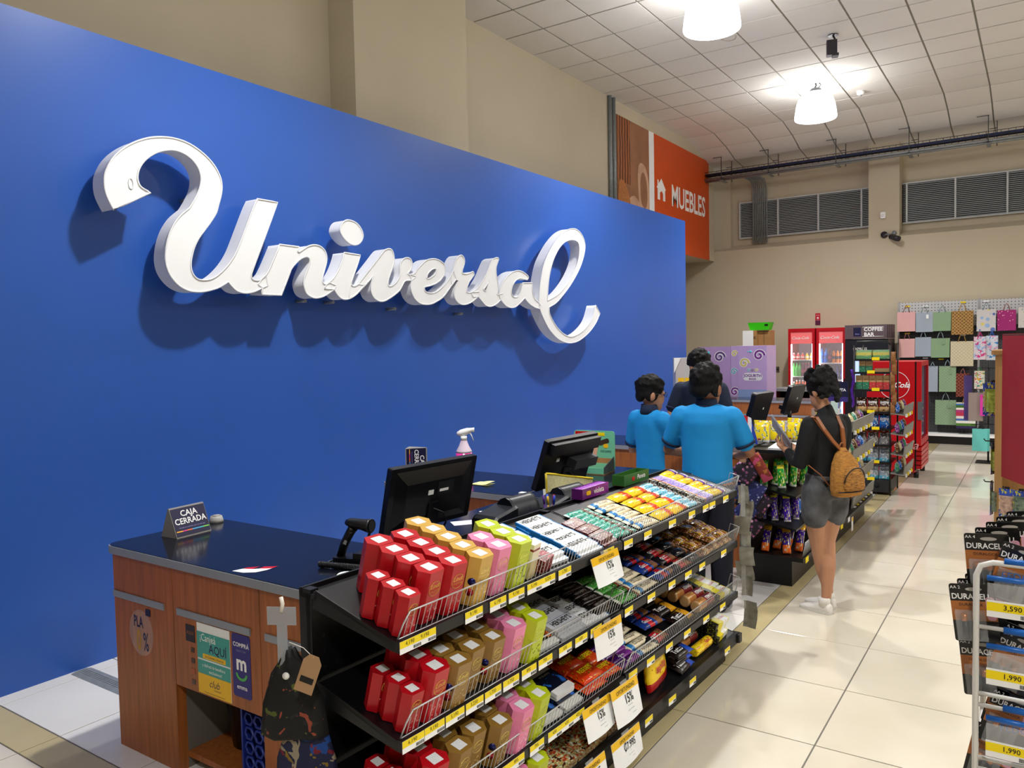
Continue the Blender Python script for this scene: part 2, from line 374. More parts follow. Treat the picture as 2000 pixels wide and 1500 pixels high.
for x, y, wh in [(1.95, -.4, 'above the nearest checkout counter'), (5.9, -4.8, 'added behind the camera to brighten the counter fronts'), (7.4, -.3, 'above the aisle beside the battery rack'), (7.4, 4.05, 'above the oak toy unit'), (7.4, 8.4, 'above the gift bag wall')]:  # lamp behind the camera is added to fill counter fronts and battery rack
    lamp(x, y, 'white bell lamp out of view ' + wh)
# ================================================================ script sign on the blue wall
LETTERS={'U': ['c-1.112,2.600 -1.138,2.648 -1.153,2.689 -1.158,2.735 -1.153,2.787 -1.134,2.834 -1.103,2.886 -1.051,2.942 -0.981,2.994 -0.897,3.037 -0.820,3.061 -0.737,3.073 -0.658,3.069 -0.586,3.049 -0.513,3.011 -0.455,2.962 -0.416,2.902 -0.404,2.845 -0.412,2.786 -0.434,2.720 -0.454,2.664 -0.498,2.601 -0.541,2.548 -0.583,2.495 -0.615,2.439 -0.634,2.385 -0.644,2.337 -0.641,2.293 -0.623,2.260 -0.594,2.242 -0.554,2.240 -0.508,2.249 -0.461,2.274 -0.407,2.318 -0.357,2.372 -0.310,2.440 -0.262,2.537 -0.207,2.654 -0.164,2.744 c-0.133,2.799 c0.030,2.799 -0.041,2.646 -0.124,2.471 -0.194,2.324 -0.205,2.290 -0.196,2.267 -0.168,2.260 -0.133,2.266 c-0.086,2.298 c-0.077,2.231 c-0.118,2.215 -0.171,2.191 -0.228,2.176 -0.273,2.174 -0.322,2.186 -0.358,2.214 c-0.384,2.240 -0.422,2.216 -0.470,2.193 -0.547,2.172 -0.607,2.165 -0.666,2.170 -0.722,2.193 -0.768,2.234 -0.798,2.283 -0.810,2.341 -0.806,2.400 -0.789,2.470 -0.758,2.541 -0.708,2.611 -0.653,2.660 -0.632,2.680 -0.586,2.752 -0.560,2.808 -0.550,2.866 -0.562,2.917 -0.595,2.959 -0.642,2.989 -0.699,3.003 -0.755,2.999 -0.824,2.975 -0.879,2.940 -0.921,2.900 -0.951,2.853 -0.963,2.807 -0.959,2.775 -0.941,2.749 c-0.887,2.728'],
 'n': ['c0.037,2.515 c0.205,2.514 c0.190,2.483 c0.198,2.475 0.237,2.498 0.288,2.527 0.351,2.542 0.403,2.535 0.442,2.506 0.457,2.463 0.450,2.418 0.431,2.368 0.411,2.318 0.407,2.291 0.418,2.272 0.444,2.267 c0.480,2.282 c0.539,2.263 c0.520,2.235 0.465,2.203 0.405,2.176 0.347,2.165 0.296,2.172 0.257,2.196 0.240,2.234 0.237,2.273 0.252,2.321 0.276,2.366 0.294,2.406 0.297,2.432 0.285,2.449 0.257,2.450 0.212,2.430 0.167,2.396 0.128,2.355 0.110,2.320 c0.035,2.172 c-0.128,2.171 c-0.118,2.214 c-0.150,2.235 -0.123,2.273 -0.082,2.308 -0.055,2.347 -0.011,2.424'],
 'i': ['c0.632,2.512 c0.797,2.507 0.758,2.422 0.709,2.327 0.695,2.294 0.701,2.273 0.726,2.268 c0.765,2.286 c0.830,2.282 0.749,2.213 0.684,2.178 0.627,2.166 0.584,2.174 0.549,2.200 c0.520,2.235 c0.425,2.235 0.450,2.269 0.493,2.296 0.530,2.330 0.575,2.391 0.608,2.452'],
 'dot': ['0.599,2.677 0.620,2.725 0.664,2.755 0.721,2.757 0.778,2.739 0.818,2.702 0.833,2.661 0.815,2.617 0.771,2.585 0.714,2.580 0.658,2.602 0.616,2.639'],
 'v': ['c0.684,2.278 0.705,2.269 0.726,2.267 0.753,2.276 0.804,2.323 0.895,2.407 0.977,2.484 1.055,2.559 1.096,2.580 1.132,2.584 1.158,2.568 1.171,2.532 1.171,2.491 1.156,2.450 1.130,2.399 1.104,2.349 1.094,2.312 1.099,2.292 1.126,2.289 1.168,2.308 1.205,2.338 1.231,2.373 1.239,2.414 1.241,2.456 1.254,2.490 1.286,2.519 1.330,2.531 1.367,2.524 1.388,2.496 1.384,2.462 1.357,2.427 1.334,2.404 1.343,2.396 c1.375,2.396 c1.432,2.385 c1.379,2.350 1.297,2.340 1.265,2.305 1.227,2.261 1.165,2.222 1.104,2.191 1.044,2.168 0.987,2.166 0.936,2.188 0.910,2.223 0.903,2.262 0.913,2.314 c0.932,2.362 0.880,2.316 0.812,2.261 0.739,2.207 c0.669,2.178'],
 'e': ['c1.356,2.395 1.413,2.409 1.453,2.446 1.507,2.488 1.568,2.527 1.635,2.545 1.696,2.549 1.758,2.537 1.806,2.514 1.818,2.471 1.802,2.426 1.751,2.374 1.681,2.340 1.613,2.319 c1.536,2.304 1.538,2.280 1.564,2.260 1.610,2.254 1.678,2.265 1.749,2.299 1.813,2.342 1.865,2.385 c1.933,2.470 c1.973,2.396 1.883,2.319 1.781,2.230 1.675,2.182 1.606,2.162 1.526,2.158 1.462,2.170 1.405,2.207 1.375,2.256 1.365,2.306 c1.379,2.350', 'c1.568,2.381 1.583,2.412 1.618,2.444 1.659,2.464 1.693,2.467 1.696,2.445 1.671,2.413 1.629,2.389 1.588,2.375'],
 'r': ['c1.894,2.409 1.925,2.452 1.937,2.497 1.965,2.549 2.003,2.592 2.048,2.612 2.078,2.603 2.099,2.577 2.094,2.540 2.074,2.502 2.062,2.474 2.072,2.450 2.132,2.451 2.194,2.469 2.225,2.476 c2.240,2.454 2.208,2.424 2.168,2.389 2.140,2.351 2.123,2.313 2.126,2.290 2.156,2.282 c2.203,2.291 c2.313,2.299 c2.291,2.255 2.231,2.220 2.153,2.187 2.069,2.173 2.002,2.184 1.959,2.215 1.939,2.254 1.944,2.300 1.971,2.342 c2.006,2.384 c1.966,2.393 c1.906,2.343'],
 's': ['c2.187,2.286 2.282,2.330 2.348,2.385 2.407,2.445 2.458,2.515 2.502,2.576 2.536,2.612 2.587,2.631 2.625,2.634 c2.638,2.625 2.615,2.589 2.592,2.544 2.590,2.495 2.601,2.438 2.616,2.381 2.618,2.337 2.604,2.297 2.601,2.287 2.634,2.289 c2.694,2.301 c2.653,2.238 2.588,2.199 2.520,2.175 2.462,2.169 2.405,2.179 2.350,2.215 c2.291,2.255 c2.217,2.248', 'c2.466,2.406 2.420,2.356 c2.378,2.320 c2.414,2.308 2.435,2.338'],
 'a': ['c2.625,2.293 2.644,2.333 2.662,2.368 2.707,2.420 2.779,2.473 2.860,2.513 2.952,2.536 3.025,2.534 3.099,2.514 3.150,2.486 c3.130,2.457 3.041,2.462 2.985,2.461 2.921,2.437 2.865,2.389 2.840,2.333 2.848,2.293 2.887,2.272 2.942,2.277 2.989,2.309 3.019,2.361 c3.049,2.421 c3.220,2.431 3.218,2.366 3.235,2.309 3.272,2.264 c3.340,2.235 c3.379,2.205 c3.363,2.170 3.279,2.181 3.183,2.209 3.117,2.243 c3.076,2.272 2.995,2.223 2.911,2.180 2.830,2.168 2.751,2.180 2.691,2.213 c2.653,2.238'],
 'l': ['3.345,2.234 3.358,2.353 3.398,2.502 3.455,2.634 3.538,2.742 3.660,2.864 3.811,2.974 3.947,3.041 4.085,3.074 4.204,3.064 4.304,3.006 4.353,2.921 4.329,2.819 4.253,2.693 4.147,2.577 4.004,2.451 3.846,2.338 3.693,2.246 c3.545,2.194 3.552,2.129 3.613,2.055 3.702,1.981 3.831,1.915 3.985,1.881 4.145,1.905 4.290,1.956 4.418,2.027 4.507,2.110 c4.587,2.246 c4.690,2.155 4.592,2.050 4.458,1.957 4.308,1.885 4.142,1.831 3.963,1.813 3.791,1.838 3.644,1.896 3.520,1.980 3.418,2.089 3.360,2.171', 'c3.512,2.258 3.525,2.361 3.546,2.474 3.586,2.588 3.654,2.705 3.769,2.828 3.904,2.912 4.061,2.951 4.180,2.939 4.218,2.878 4.204,2.769 4.150,2.666 4.047,2.551 3.907,2.437 3.733,2.333']}
LETW = mat('sign_white_acrylic', '#e9ebee', 0.45, var=0.01); LETS = mat('sign_white_return', '#dcdfe4', 0.45, var=0.02)
sg = thing('script_sign', 'large white script channel letter sign reading Universal on the blue wall', 'sign', (0, 0, 2.2))
def loop(s):
    out = []
    for t in s.split():
        c = t[0] == 'c'; a, b = t.lstrip('c').split(','); out.append((float(a), float(b) - 2.2, c))
    return smooth_loop(out, 4)
for k, (nm, polys) in enumerate(LETTERS.items()):
    ls = [loop(s) for s in polys]; x1 = 0.215 + 0.0006 * (k % 3); x0 = 0.095
    me = poly_mesh(ls, x1 - x0)
    me.transform(Matrix(((0, 0, 1, (x0 + x1) / 2), (1, 0, 0, 0), (0, 1, 0, 0), (0, 0, 0, 1))))
    o = add('letter', me, LETW, sg)
    rim = MB()
    for l in ls:
        rim.tube([(x1, a, b) for a, b in l], 0.0065, 5, closed=True)
    rim.obj('trim_rim', LETS, o)
# short stand-offs that hold the letters off the wall
for y, z in ((-.9, .75), (-.55, .55), (-.2, .2), (.35, -.05), (.62, -.05), (1.3, -.08), (2.2, -.1), (3.3, .2)):
    MB().cyl((0, y, z), (.1, y, z), .012, 8).obj('stand_off', STEEL, sg)
MB().tube([(.217, -1.005 + .014 * math.cos(a), .56 + .03 * math.sin(a)) for a in [i * PI / 8 for i in range(16)]], .0035, 5, closed=True).obj('maker_badge', LETS, sg)
# ================================================================ checkout counters
ZT = 0.929
TOP = mat('dark_worktop', '#10131c', 0.16, var=0.2, vs=30, spec=0.5)
NAVY = mat('navy_print', '#14143c', 0.4); TEAL = mat('teal_print', '#3f9f96', 0.45); GOLDY = mat('yellow_print', '#efbd14', 0.45)
NAVYINK = mat('navy_ink', '#141a4a', 0.5); PURPLE = mat('purple_navy_print', '#2a2378', 0.45); GREENP = mat('green_print', '#4fae57', 0.5)
CLEAR = mat('clear_plastic', '#e8eaec', 0.12, alpha=0.18)
def worktop(name, lab, rects, r=0.05):
    """dark laminate top with silver edging; rects: (x0, x1, y0, y1)"""
    t = thing(name, lab, 'worktop', (0, 0, ZT - .037))
    a = MB(); b = MB()
    for x0, x1, y0, y1 in rects:
        a.rbox(x0, x1, y0, y1, 0, .034, r); b.rbox(x0 + .004, x1 - .004, y0 + .004, y1 - .004, .034, .037, r)
    a.obj('edging', SILVER, t); b.obj('laminate', TOP, t); return t
worktop('counter_worktop', 'black laminate worktop with silver edge on the nearest checkout counter', [(.99, 2.60, -1.662, -1.052), (2.03, 2.60, -1.05, .20)])
c1 = thing('checkout_counter', 'nearest wood laminate checkout counter with posters on its front', 'counter', (0, 0, 0))
MB().box(1.028, 1.486, -1.645, -1.60, .0, .892).obj('front_panel', WOOD, c1)
MB().box(1.49, 2.055, -1.645, -1.60, .386, .892).obj('apron_panel', WOOD, c1)
MB().box(2.059, 2.585, -1.645, -1.60, 0, .892).obj('front_panel', WOOD, c1)
MB().box(1.028, 1.05, -1.60, -1.09, 0, .892).obj('side_panel', WOOD, c1)
MB().box(1.464, 1.486, -1.60, -1.09, 0, .892).obj('side_panel', mat('counter_edge_grey', '#6f6a63', .6), c1)
MB().box(2.059, 2.08, -1.60, -1.09, 0, .892).obj('side_panel', WOOD, c1)
MB().box(1.487, 2.058, -1.60, -1.09, .05, .075).obj('bottom_shelf', WOOD, c1)
MB().box(1.05, 2.585, -1.112, -1.09, .1, .892).obj('back_panel', WOOD, c1)
MB().box(2.06, 2.085, -1.09, .16, 0, .892).obj('side_panel', WOOD, c1)
for x0, x1 in ((1.02, 1.425), (1.521, 2.0), (2.09, 2.55)): MB().rbox(max(x0, 1.03), x1, -1.652, -1.645, .692, .722, .003, axis='x').obj('drawer_pull', SILVER, c1)
def flat(name, m, parent, o, x, y, w, h, r=0.0, t=0.0015):
    """thin printed sheet, w by h, centred at o in the plane of x and y"""
    mb = MB()
    if r: mb.rbox(-w / 2, w / 2, -h / 2, h / 2, 0, t, r)
    else: mb.box(-w / 2, w / 2, -h / 2, h / 2, 0, t)
    return add(name, mb.fix(name), m, parent, M=frame(o, x, y))
FX, FZ = (1, 0, 0), (0, 0, 1)
Yf = -1.6455
# posters and stickers on the counter front
po = thing('poster', 'teal and yellow club poster reading Canjeá AQUÍ on the counter front', 'poster', (1.76, Yf, .54))
flat('backing', PAPER, po, (0, 0, 0), FX, FZ, .215, .292); 
flat('teal_field', TEAL, po, (0, -.0016, .055), FX, FZ, .213, .11); flat('teal_band', TEAL, po, (0, -.0016, -.035), FX, FZ, .213, .055); flat('yellow_field', GOLDY, po, (0, -.0016, -.105), FX, FZ, .213, .082)
flat('yellow_strip', GOLDY, po, (.005, -.0018, .013), FX, FZ, .15, .02)
put_text(po, '¡Canjeá', .044, WINK, (-.035, -.0034, .088), FX, FZ, wide=.8); put_text(po, 'AQUÍ', .05, NAVYINK, (.03, -.0034, .048), FX, FZ, bold=.01, wide=.95)
put_text(po, 'tus Colones Universal', .016, NAVYINK, (.005, -.0036, .013), FX, FZ, wide=.85); put_text(po, 'y disfrutá de beneficios', .019, WINK, (0, -.0034, -.026), FX, FZ, wide=.85); put_text(po, 'exclusivos!', .02, WINK, (.01, -.0034, -.048), FX, FZ)
put_text(po, 'club', .042, NAVYINK, (.0, -.0034, -.096), FX, FZ, shear=.3); put_text(po, 'Universal', .012, NAVYINK, (.02, -.0034, -.118), FX, FZ); put_text(po, 'Consultá condiciones en nuestras tiendas', .008, NAVYINK, (0, -.0034, -.137), FX, FZ)
p2 = thing('payment_poster', 'narrow navy payment poster with a white m and green smile', 'poster', (1.938, Yf, .56))
flat('backing', PURPLE, p2, (0, 0, 0), FX, FZ, .112, .252, .012)
put_text(p2, 'COMPRÁ', .024, WINK, (0, -.002, .083), FX, FZ, bold=.015); put_text(p2, 'AQUÍ CON', .012, mat('grey_ink', '#8a8cab', .5), (0, -.002, .06), FX, FZ); put_text(p2, 'm', .085, WINK, (0, -.002, .01), FX, FZ, bold=.03)
MB().tube([(.03 * math.cos(a), -.0025, -.03 + .024 * math.sin(a)) for a in [PI + PI * i / 10 for i in range(11)]], .0055, 6, flat=.15).obj('smile', GREENP, p2) if False else MB().ribbon([(.03 * math.cos(a), -.002, -.03 + .024 * math.sin(a)) for a in [PI + PI * i / 10 for i in range(11)]], .011, (0, -1, 0)).obj('smile', GREENP, p2)
put_text(p2, 'emma', .026, WINK, (0, -.002, -.085), FX, FZ, bold=.01)
p3 = thing('payment_stickers', 'strip of small faded payment stickers beside the teal poster', 'sticker', (1.605, Yf, .62))
flat('navy_sticker', mat('faded_navy', '#2a2530', .6), p3, (0, 0, .008), FX, FZ, .062, .07); put_text(p3, 'AQUÍ', .02, mat('faded_orange', '#a4642f', .6), (0, -.002, .01), FX, FZ)
for k in range(4): flat('small_sticker', mat('faded_grey_%d' % k, ['#4b3a30', '#4f4038', '#a85a3a', '#5a5048'][k], .6), p3, (.012, 0, -.06 - .045 * k), FX, FZ, .022, .02)
p4 = thing('round_sticker', 'round clear plastic sticker reading PLA and percent on the counter panel', 'sticker', (1.238, Yf, .56))
add('disc', poly_mesh([[(.093 * math.cos(i * PI / 16), .103 * math.sin(i * PI / 16)) for i in range(32)]]), CLEAR, p4, M=frame((0, -.0005, 0), FX, FZ))
put_text(p4, 'PLA', .07, NAVYINK, (-.02, -.001, .045), FX, FZ, bold=.02, wide=.62); put_text(p4, '0', .13, mat('mustard_ink', '#b5841c', .5), (-.02, -.001, -.04), FX, FZ, bold=.03, wide=.55); put_text(p4, '%', .115, NAVYINK, (.035, -.001, -.04), FX, FZ, bold=.01, wide=.55)
flat('corner_mark', NAVY, p4, (.06, -.001, .1), FX, FZ, .036, .03)
# bin and crate under the counter
bn = thing('waste_bin', 'black ribbed plastic waste bin in the knee space of the counter', 'bin', (1.66, -1.38, .076))
MB().lathe([(.10, 0), (.13, .26), (.138, .262), (.138, .275), (.128, .276), (.098, .01)], 20).obj('tub', BLACKP, bn)
for k in range(3): MB().tube([(.1325 * math.cos(a), .1325 * math.sin(a), .225 + k * .013) for a in [i * PI / 10 for i in range(20)]], .003, 5, closed=True).obj('rim_rib', BLACKP, bn)
BLUEP = mat('blue_crate_plastic', '#1c2f86', .35)
cr = thing('shopping_basket', 'dark blue plastic basket with holes standing under the counter', 'basket', (1.955, -1.53, .076))
for s in (-1, 1):
    for q in range(3):
        for r in range(4):
            MB().tube([(s * .1 if False else -.09 + .06 * q + .03 + .026 * math.cos(a), s * .06, .06 + r * .06 + .026 * math.sin(a)) for a in [i * PI / 3 for i in range(6)]], .006, 5, closed=True).obj('lattice', BLUEP, cr)
MB().box(-.1, .1, -.07, .07, 0, .012).box(-.1, -.09, -.07, .07, 0, .28).box(.09, .1, -.07, .07, 0, .28).obj('shell', BLUEP, cr)
# tent sign CAJA CERRADA
TENT = mat('tent_card_grey', '#8f8d8a', .6)
rainbow = printed('rainbow_line', 'X', [(0, '#f2b21c'), (.18, '#d8388f'), (.32, '#e8701e'), (.48, '#3aa5dc'), (.72, '#3fc0c8'), (.82, '#7ac943')])
def tent(lab, M, w=.19, d=.115, h=.135):
    t = thing('tent_sign', lab, 'sign', M=M, group='closed register signs')
    MB().prism([(-w / 2, -d / 2, 0), (-w / 2, d / 2, 0), (-w / 2, .004, h), (-w / 2, -.004, h)], [(w / 2, -d / 2, 0), (w / 2, d / 2, 0), (w / 2, .004, h), (w / 2, -.004, h)]).obj('card', TENT, t)
    n = Vector((0, -h, -d / 2 + .004)).normalized(); up = (0, d / 2 - .004, h); o = Vector((0, -d / 4 - .002, h / 2))
    n = Vector((0, -h, d / 2)).normalized()
    f = lambda z, x=0., e=.001: tuple(o + Vector(up).normalized() * z + Vector((x, 0, 0)) + n * e)
    flat('front_print', NAVY, t, f(0), (1, 0, 0), up, w - .006, h * .98)
    put_text(t, 'CAJA', .040, WINK, f(.038, .0, .003), FX, up, bold=.015); put_text(t, 'CERRADA', .040, WINK, f(.001, 0, .003), FX, up, bold=.015, wide=.95)
    put_text(t, 'Disculpe las molestias, pase a la otra caja', .0085, mat('lilac_ink', '#9a8fd0', .5), f(-.028, 0, .003), FX, up)
    flat('rainbow_line', rainbow, t, f(-.044, 0, .0028), (1, 0, 0), up, w - .012, .005, t=.0004)
    return t
a0, a1 = Vector((1.207, -1.436, ZT)), Vector((1.195, -1.247, ZT))
ax = (a1 - a0).normalized(); ctr = (a0 + a1) / 2 - Vector((ax.y, -ax.x, 0)) * .0575
tent('tent sign CAJA CERRADA lying on its base on the nearest counter', Matrix(((ax.x, -ax.y, 0, ctr.x), (ax.y, ax.x, 0, ctr.y), (0, 0, 1, ZT + .0005), (0, 0, 0, 1))))
CAP = mat('grey_cap', '#9c9b98', .5, var=.05)
def cap(x, y, lab):
    t = thing('cable_grommet', lab, 'grommet', (x, y, ZT + .0005), group='grey grommets on the counters')
    MB().lathe([(.036, 0), (.034, .012), (.028, .032), (.0, .033)], 18).obj('body', CAP, t); MB().lathe([(.02, .033), (.019, .036), (0, .036)], 14).obj('lid', CAP, t)
cap(1.055, -1.12, 'grey round grommet behind the CAJA CERRADA sign on the nearest counter')
# torn sticker
ts = thing('torn_sticker', 'torn red and white sticker stuck on the nearest black worktop', 'sticker', M=frame((1.945, -1.585, ZT + .001), (1, .55, 0), (-.5, 1, 0)))
add('white_half', poly_mesh([[(-.075, -.02), (-.02, -.042), (.03, -.035), (.06, -.005), (.072, .02), (.02, .014), (-.005, .008), (-.045, .012)]]), PAPER, ts); add('red_half', poly_mesh([[(.072, .021), (.085, .05), (.03, .045), (.02, .015)], [(-.045, .013), (-.006, .009), (.012, .045), (-.035, .03)]]), RED, ts)
# hand scanner on its stand
s1 = thing('barcode_scanner', 'black hand held barcode scanner resting in its stand on the counter', 'scanner', (2.23, -1.32, ZT + .0005), rotz=math.radians(15))
MB().rbox(-.075, .09, -.04, .04, 0, .03, .02).loft([[(.0 + a * .02, y, z) for y, z in ((-.035, 0), (.035, 0), (.03, .05), (-.03, .05))] for a in (1, 2, 3, 4)], smooth=False).obj('stand_base', BLACKP, s1)
MB().tube([(-.055, 0, .025), (-.035, 0, .08), (-.005, 0, .13), (.01, 0, .15)], [.020, .021, .022, .024], 10, flat=.8).obj('grip', BLACKP, s1)
MB().loft([[(x, w * math.cos(t), z + h * math.sin(t)) for t in [i * PI / 6 for i in range(12)]] for x, w, h, z in ((-.02, .018, .012, .168), (.0, .026, .02, .166), (.05, .03, .022, .162), (.085, .036, .028, .158), (.09, .036, .028, .157))]).obj('head', BLACKP, s1)
MB().lathe([(.02, 0), (.024, .002)], 12, M=frame((.0905, 0, .157), (0, 1, 0), (0, 0, 1))).obj('window', DARK, s1)
MB().tube([(.06, 0, .0), (.068, 0, .06), (.078, 0, .12), (.085, 0, .145)], .006, 8).obj('stand_arm', BLACKP, s1)
flat('label', mat('grey_label', '#8e9194', .5), s1, (-.02, -.019, .09), (.4, 0, 1), (-1, 0, .4), .018, .014)
coil = [(-.10 + .19 * k / 240, -.085 + .011 * math.cos(k * PI / 3.2), .0135 + .011 * math.sin(k * PI / 3.2)) for k in range(240)]
MB().tube([(-.055, 0, .03), (-.075, -.02, .015), (-.10, -.06, .006), (-.105, -.085, .01)], .0035, 6).obj('cable', BLACKP, s1)
MB().tube(coil, .0024, 4).obj('coiled_cable', BLACKP, s1)
ppr = MB().rbox(-.08, .08, -.04, .04, 0, .0012, .03).obj('paper_slip', PAPER, loc=(2.36, -1.42, ZT + .0005), rot=(0, 0, .5)); tag(ppr, 'rounded pale paper slip beside the coiled scanner cable', 'paper')
# monitors seen from behind
def monitor(lab, bl, br, top, zb=1.0, style=0):
    a, b = Vector(bl), Vector(br); xd = (b - a).normalized(); up = (Vector(top) - a).normalized(); up = (up - xd * up.dot(xd)).normalized()
    W = (b - a).length; H = (Vector(top) - a).length; n = xd.cross(up)
    t = thing('monitor', lab, 'monitor', M=Matrix(((xd.x, up.x, n.x, a.x), (xd.y, up.y, n.y, a.y), (xd.z, up.z, n.z, a.z), (0, 0, 0, 1))))
    if style == 0:
        MB().rbox(0, W, 0, H, -.03, .0, .008).prism([(.03, .02, 0), (W - .03, .02, 0), (W - .03, H - .02, 0), (.03, H - .02, 0)], [(.09, .06, .014), (W - .09, .06, .014), (W - .09, H - .08, .014), (.09, H - .08, .014)]).obj('back_shell', BLACKP, t)
        flat('rating_plate', mat('dark_grey_plate', '#17181c', .5), t, (W * .62, H * .6, .0145), (1, 0, 0), (0, 1, 0), .1, .06); flat('white_label', PAPER, t, (W * .6, H * .57, .0165), (1, 0, 0), (0, 1, 0), .055, .012)
        flat('sticker', PAPER, t, (W * .45, H * .56, .0145), (1, 0, 0), (0, 1, 0), .032, .022)
    else:
        MB().rbox(0, W, 0, H, -.02, .012, .01).obj('back_shell', BLACKP, t)
        MB().box(.02, W - .01, H * .74, H - .012, .012, .045).obj('top_ridge', BLACKP, t)
        MB().box(W * .48, W * .93, H * .42, H * .6, .012, .075).obj('hinge_bracket', mat('hinge_grey', '#33363b', .5), t)
        flat('sticker', PAPER, t, (W * .28, H * .58, .0125), (1, 0, 0), (0, 1, 0), .028, .022); flat('label', mat('grey_label', '#8e9194', .5), t, (W * .6, H * .36, .0125), (1, 0, 0), (0, 1, 0), .018, .034)
    flat('screen', mat('dark_screen', '#05060a', .12), t, (W / 2, H / 2, -.031 if style == 0 else -.021), (-1, 0, 0), (0, 1, 0), W - .03, H - .03)
    zt = -(a.z - ZT) / max(.2, up.z)
    MB().box(W * .44, W * .56, zt * .98, H * .4, -.012, .02).obj('stand_neck', BLACKP, t)
    g = MB().lathe([(.10, 0), (.10, .008), (.04, .014)], 20).obj('stand_foot', BLACKP, t); g.matrix_local = t.matrix_world.inverted() @ Matrix.Translation(a + xd * W * .5 + Vector((0, 0, ZT + .0005 - a.z)) + Vector((.02, 0, 0)))
    MB().tube([(W * .5, H * .3, .016), (W * .6, H * .22, .035), (W * .64, .02, .04), (W * .6, zt * .8, .03)], .005, 6).obj('cable', BLACKP, t)
    return t
monitor('large flat black monitor seen from behind on the nearest counter', (2.19, -1.10, .985), (2.245, -.575, .985), (2.262, -1.108, 1.28))
monitor('black touch monitor with a hinge bracket seen from behind at the second register', (2.19, .10, .985), (2.23, .60, .985), (2.29, .085, 1.27), style=1)
# receipt printers, pens, pouch and small things on the counter arm
DGREY = mat('dark_slate_plastic', '#15181f', .38, var=.1)
def printer(lab, x, y, rz):
    t = thing('receipt_printer', lab, 'printer', (x, y, ZT + .0005), rotz=rz, group='low receipt printers on the counter')
    MB().loft([[(px, -.075, 0), (px, .075, 0), (px, .075, h), (px, .06, h + .008), (px, -.06, h + .008), (px, -.075, h)] for px, h in ((-.17, .06), (-.15, .075), (-.02, .10), (-.01, .105))], smooth=False).obj('body', DGREY, t)
    MB().loft([[(px, .076 * math.cos(a), .0 + (.145) * math.sin(a)) for a in [i * PI / 8 for i in range(9)]] for px in (-.02, 0, .15, .17)]).obj('rounded_lid', DGREY, t)
    put_text(t, 'EPSON', .014, mat('grey_ink', '#8a8cab', .5), (.09, -.0735, .06), (1, 0, 0), (0, .2, 1)); flat('label', mat('slate_label', '#2f3a3c', .5), t, (-.1, -.0765, .03), (1, 0, 0), (0, 0, 1), .06, .02); return t
printer('black receipt printer on the counter arm nearer the large monitor', 2.42, -.49, math.radians(84)); printer('black receipt printer beside the yellow mesh pouch', 2.50, -.14, math.radians(84))
ph = thing('card_terminal', 'black card terminal lying behind the nearer receipt printer', 'card terminal', (2.22, -.13, ZT + .0005), rotz=math.radians(60))
MB().loft([[(x, -.04, 0), (x, .04, 0), (x, .036, h), (x, -.036, h)] for x, h in ((-.1, .03), (-.02, .045), (.08, .03))], smooth=False).obj('body', BLACKP, ph); flat('screen', mat('dark_screen', '#05060a', .12), ph, (-.03, 0, .046), (1, 0, 0), (0, 1, 0), .05, .05)
pp = MB().box(-.055, .055, -.03, .03, 0, .001).obj('receipt', PAPER, loc=(2.14, -.24, ZT + .0005), rot=(0, 0, 1.0)); tag(pp, 'white receipt lying by the silver counter edge', 'paper')
pp = MB().box(-.06, .06, -.045, .045, 0, .001).obj('note_card', mat('lilac_card', '#d9d6ea', .6), loc=(2.18, -.52, ZT + .0005), rot=(0, 0, .9)); tag(pp, 'pale lilac card lying near the foot of the large monitor', 'paper')
stp = thing('ink_stamp', 'small white and red rubber stamp standing by the receipt printer', 'stamp', (2.17, .02, ZT + .0005)); MB().lathe([(.022, 0), (.022, .03), (.0, .03)], 12).obj('base', RED, stp); MB().rbox(-.018, .018, -.018, .018, .03, .06, .006).obj('grip', WHITE, stp)
PENC = [('blue', '#1b3fc4'), ('dark red', '#8c1b3a'), ('bright blue', '#2456e0'), ('purple', '#5a2a8c'), ('yellow', '#d8b020')]
pc = thing('pen_cup', 'small black pen cup at the back of the black rail', 'pen cup', (2.565, -.36, ZT + .0005)); MB().lathe([(.026, 0), (.03, .07), (.026, .07), (.022, .004)], 14).obj('cup', BLACKP, pc)
for k, (nm, c) in enumerate(PENC):
    a = k * 1.25; pn = thing('pen', nm + ' pen standing in the black pen cup', 'pen', M=Matrix.Translation((2.575 + .012 * math.cos(a), -.36 + .012 * math.sin(a), ZT + .006)) @ Matrix.Rotation(.12 * math.cos(a), 4, 'Y') @ Matrix.Rotation(-.12 * math.sin(a), 4, 'X'), group='pens in the cup')
    MB().cyl((0, 0, 0), (0, 0, .1), .0045, 8).obj('barrel', mat('pen_' + nm.replace(' ', '_'), c, .35), pn); MB().cyl((0, 0, .1), (0, 0, .14), .0055, 8).obj('cap', mat('pen_' + nm.replace(' ', '_'), c, .35), pn)
POU = mat('cream_mesh_fabric', '#d9d4a2', .8, var=.12, vs=80, bump=.3, bs=300)
pu = thing('mesh_pouch', 'cream mesh zip pouch with yellow binding propped before the touch monitor', 'pouch', M=frame((2.30, .06, ZT + .012), (.12, .36, 0), (-.1, .03, 1)))
rows = [[(x, y, .015 * math.sin(x * 14 + y * 9) + .01 * math.sin(x * 31)) for x in [i * .036 for i in range(11)]] for y in (0, .04, .08, .12, .155)]
rows = [[(p[0], p[1] * (1 - .45 * (p[0] / .36)), p[2]) for p in r] for r in rows]
g = MB().grid(rows).grid([[(p[0], p[1], p[2] - .012) for p in r] for r in rows]); g.obj('mesh_body', POU, pu)
MB().tube([(p[0], p[1], p[2]) for p in rows[-1]], .006, 6).obj('zip_binding', mat('yellow_binding', '#dcc326', .6), pu); MB().tube([(p[0], p[1], p[2]) for p in [r[0] for r in rows]], .005, 6).obj('side_binding', mat('yellow_binding', '#dcc326', .6), pu)
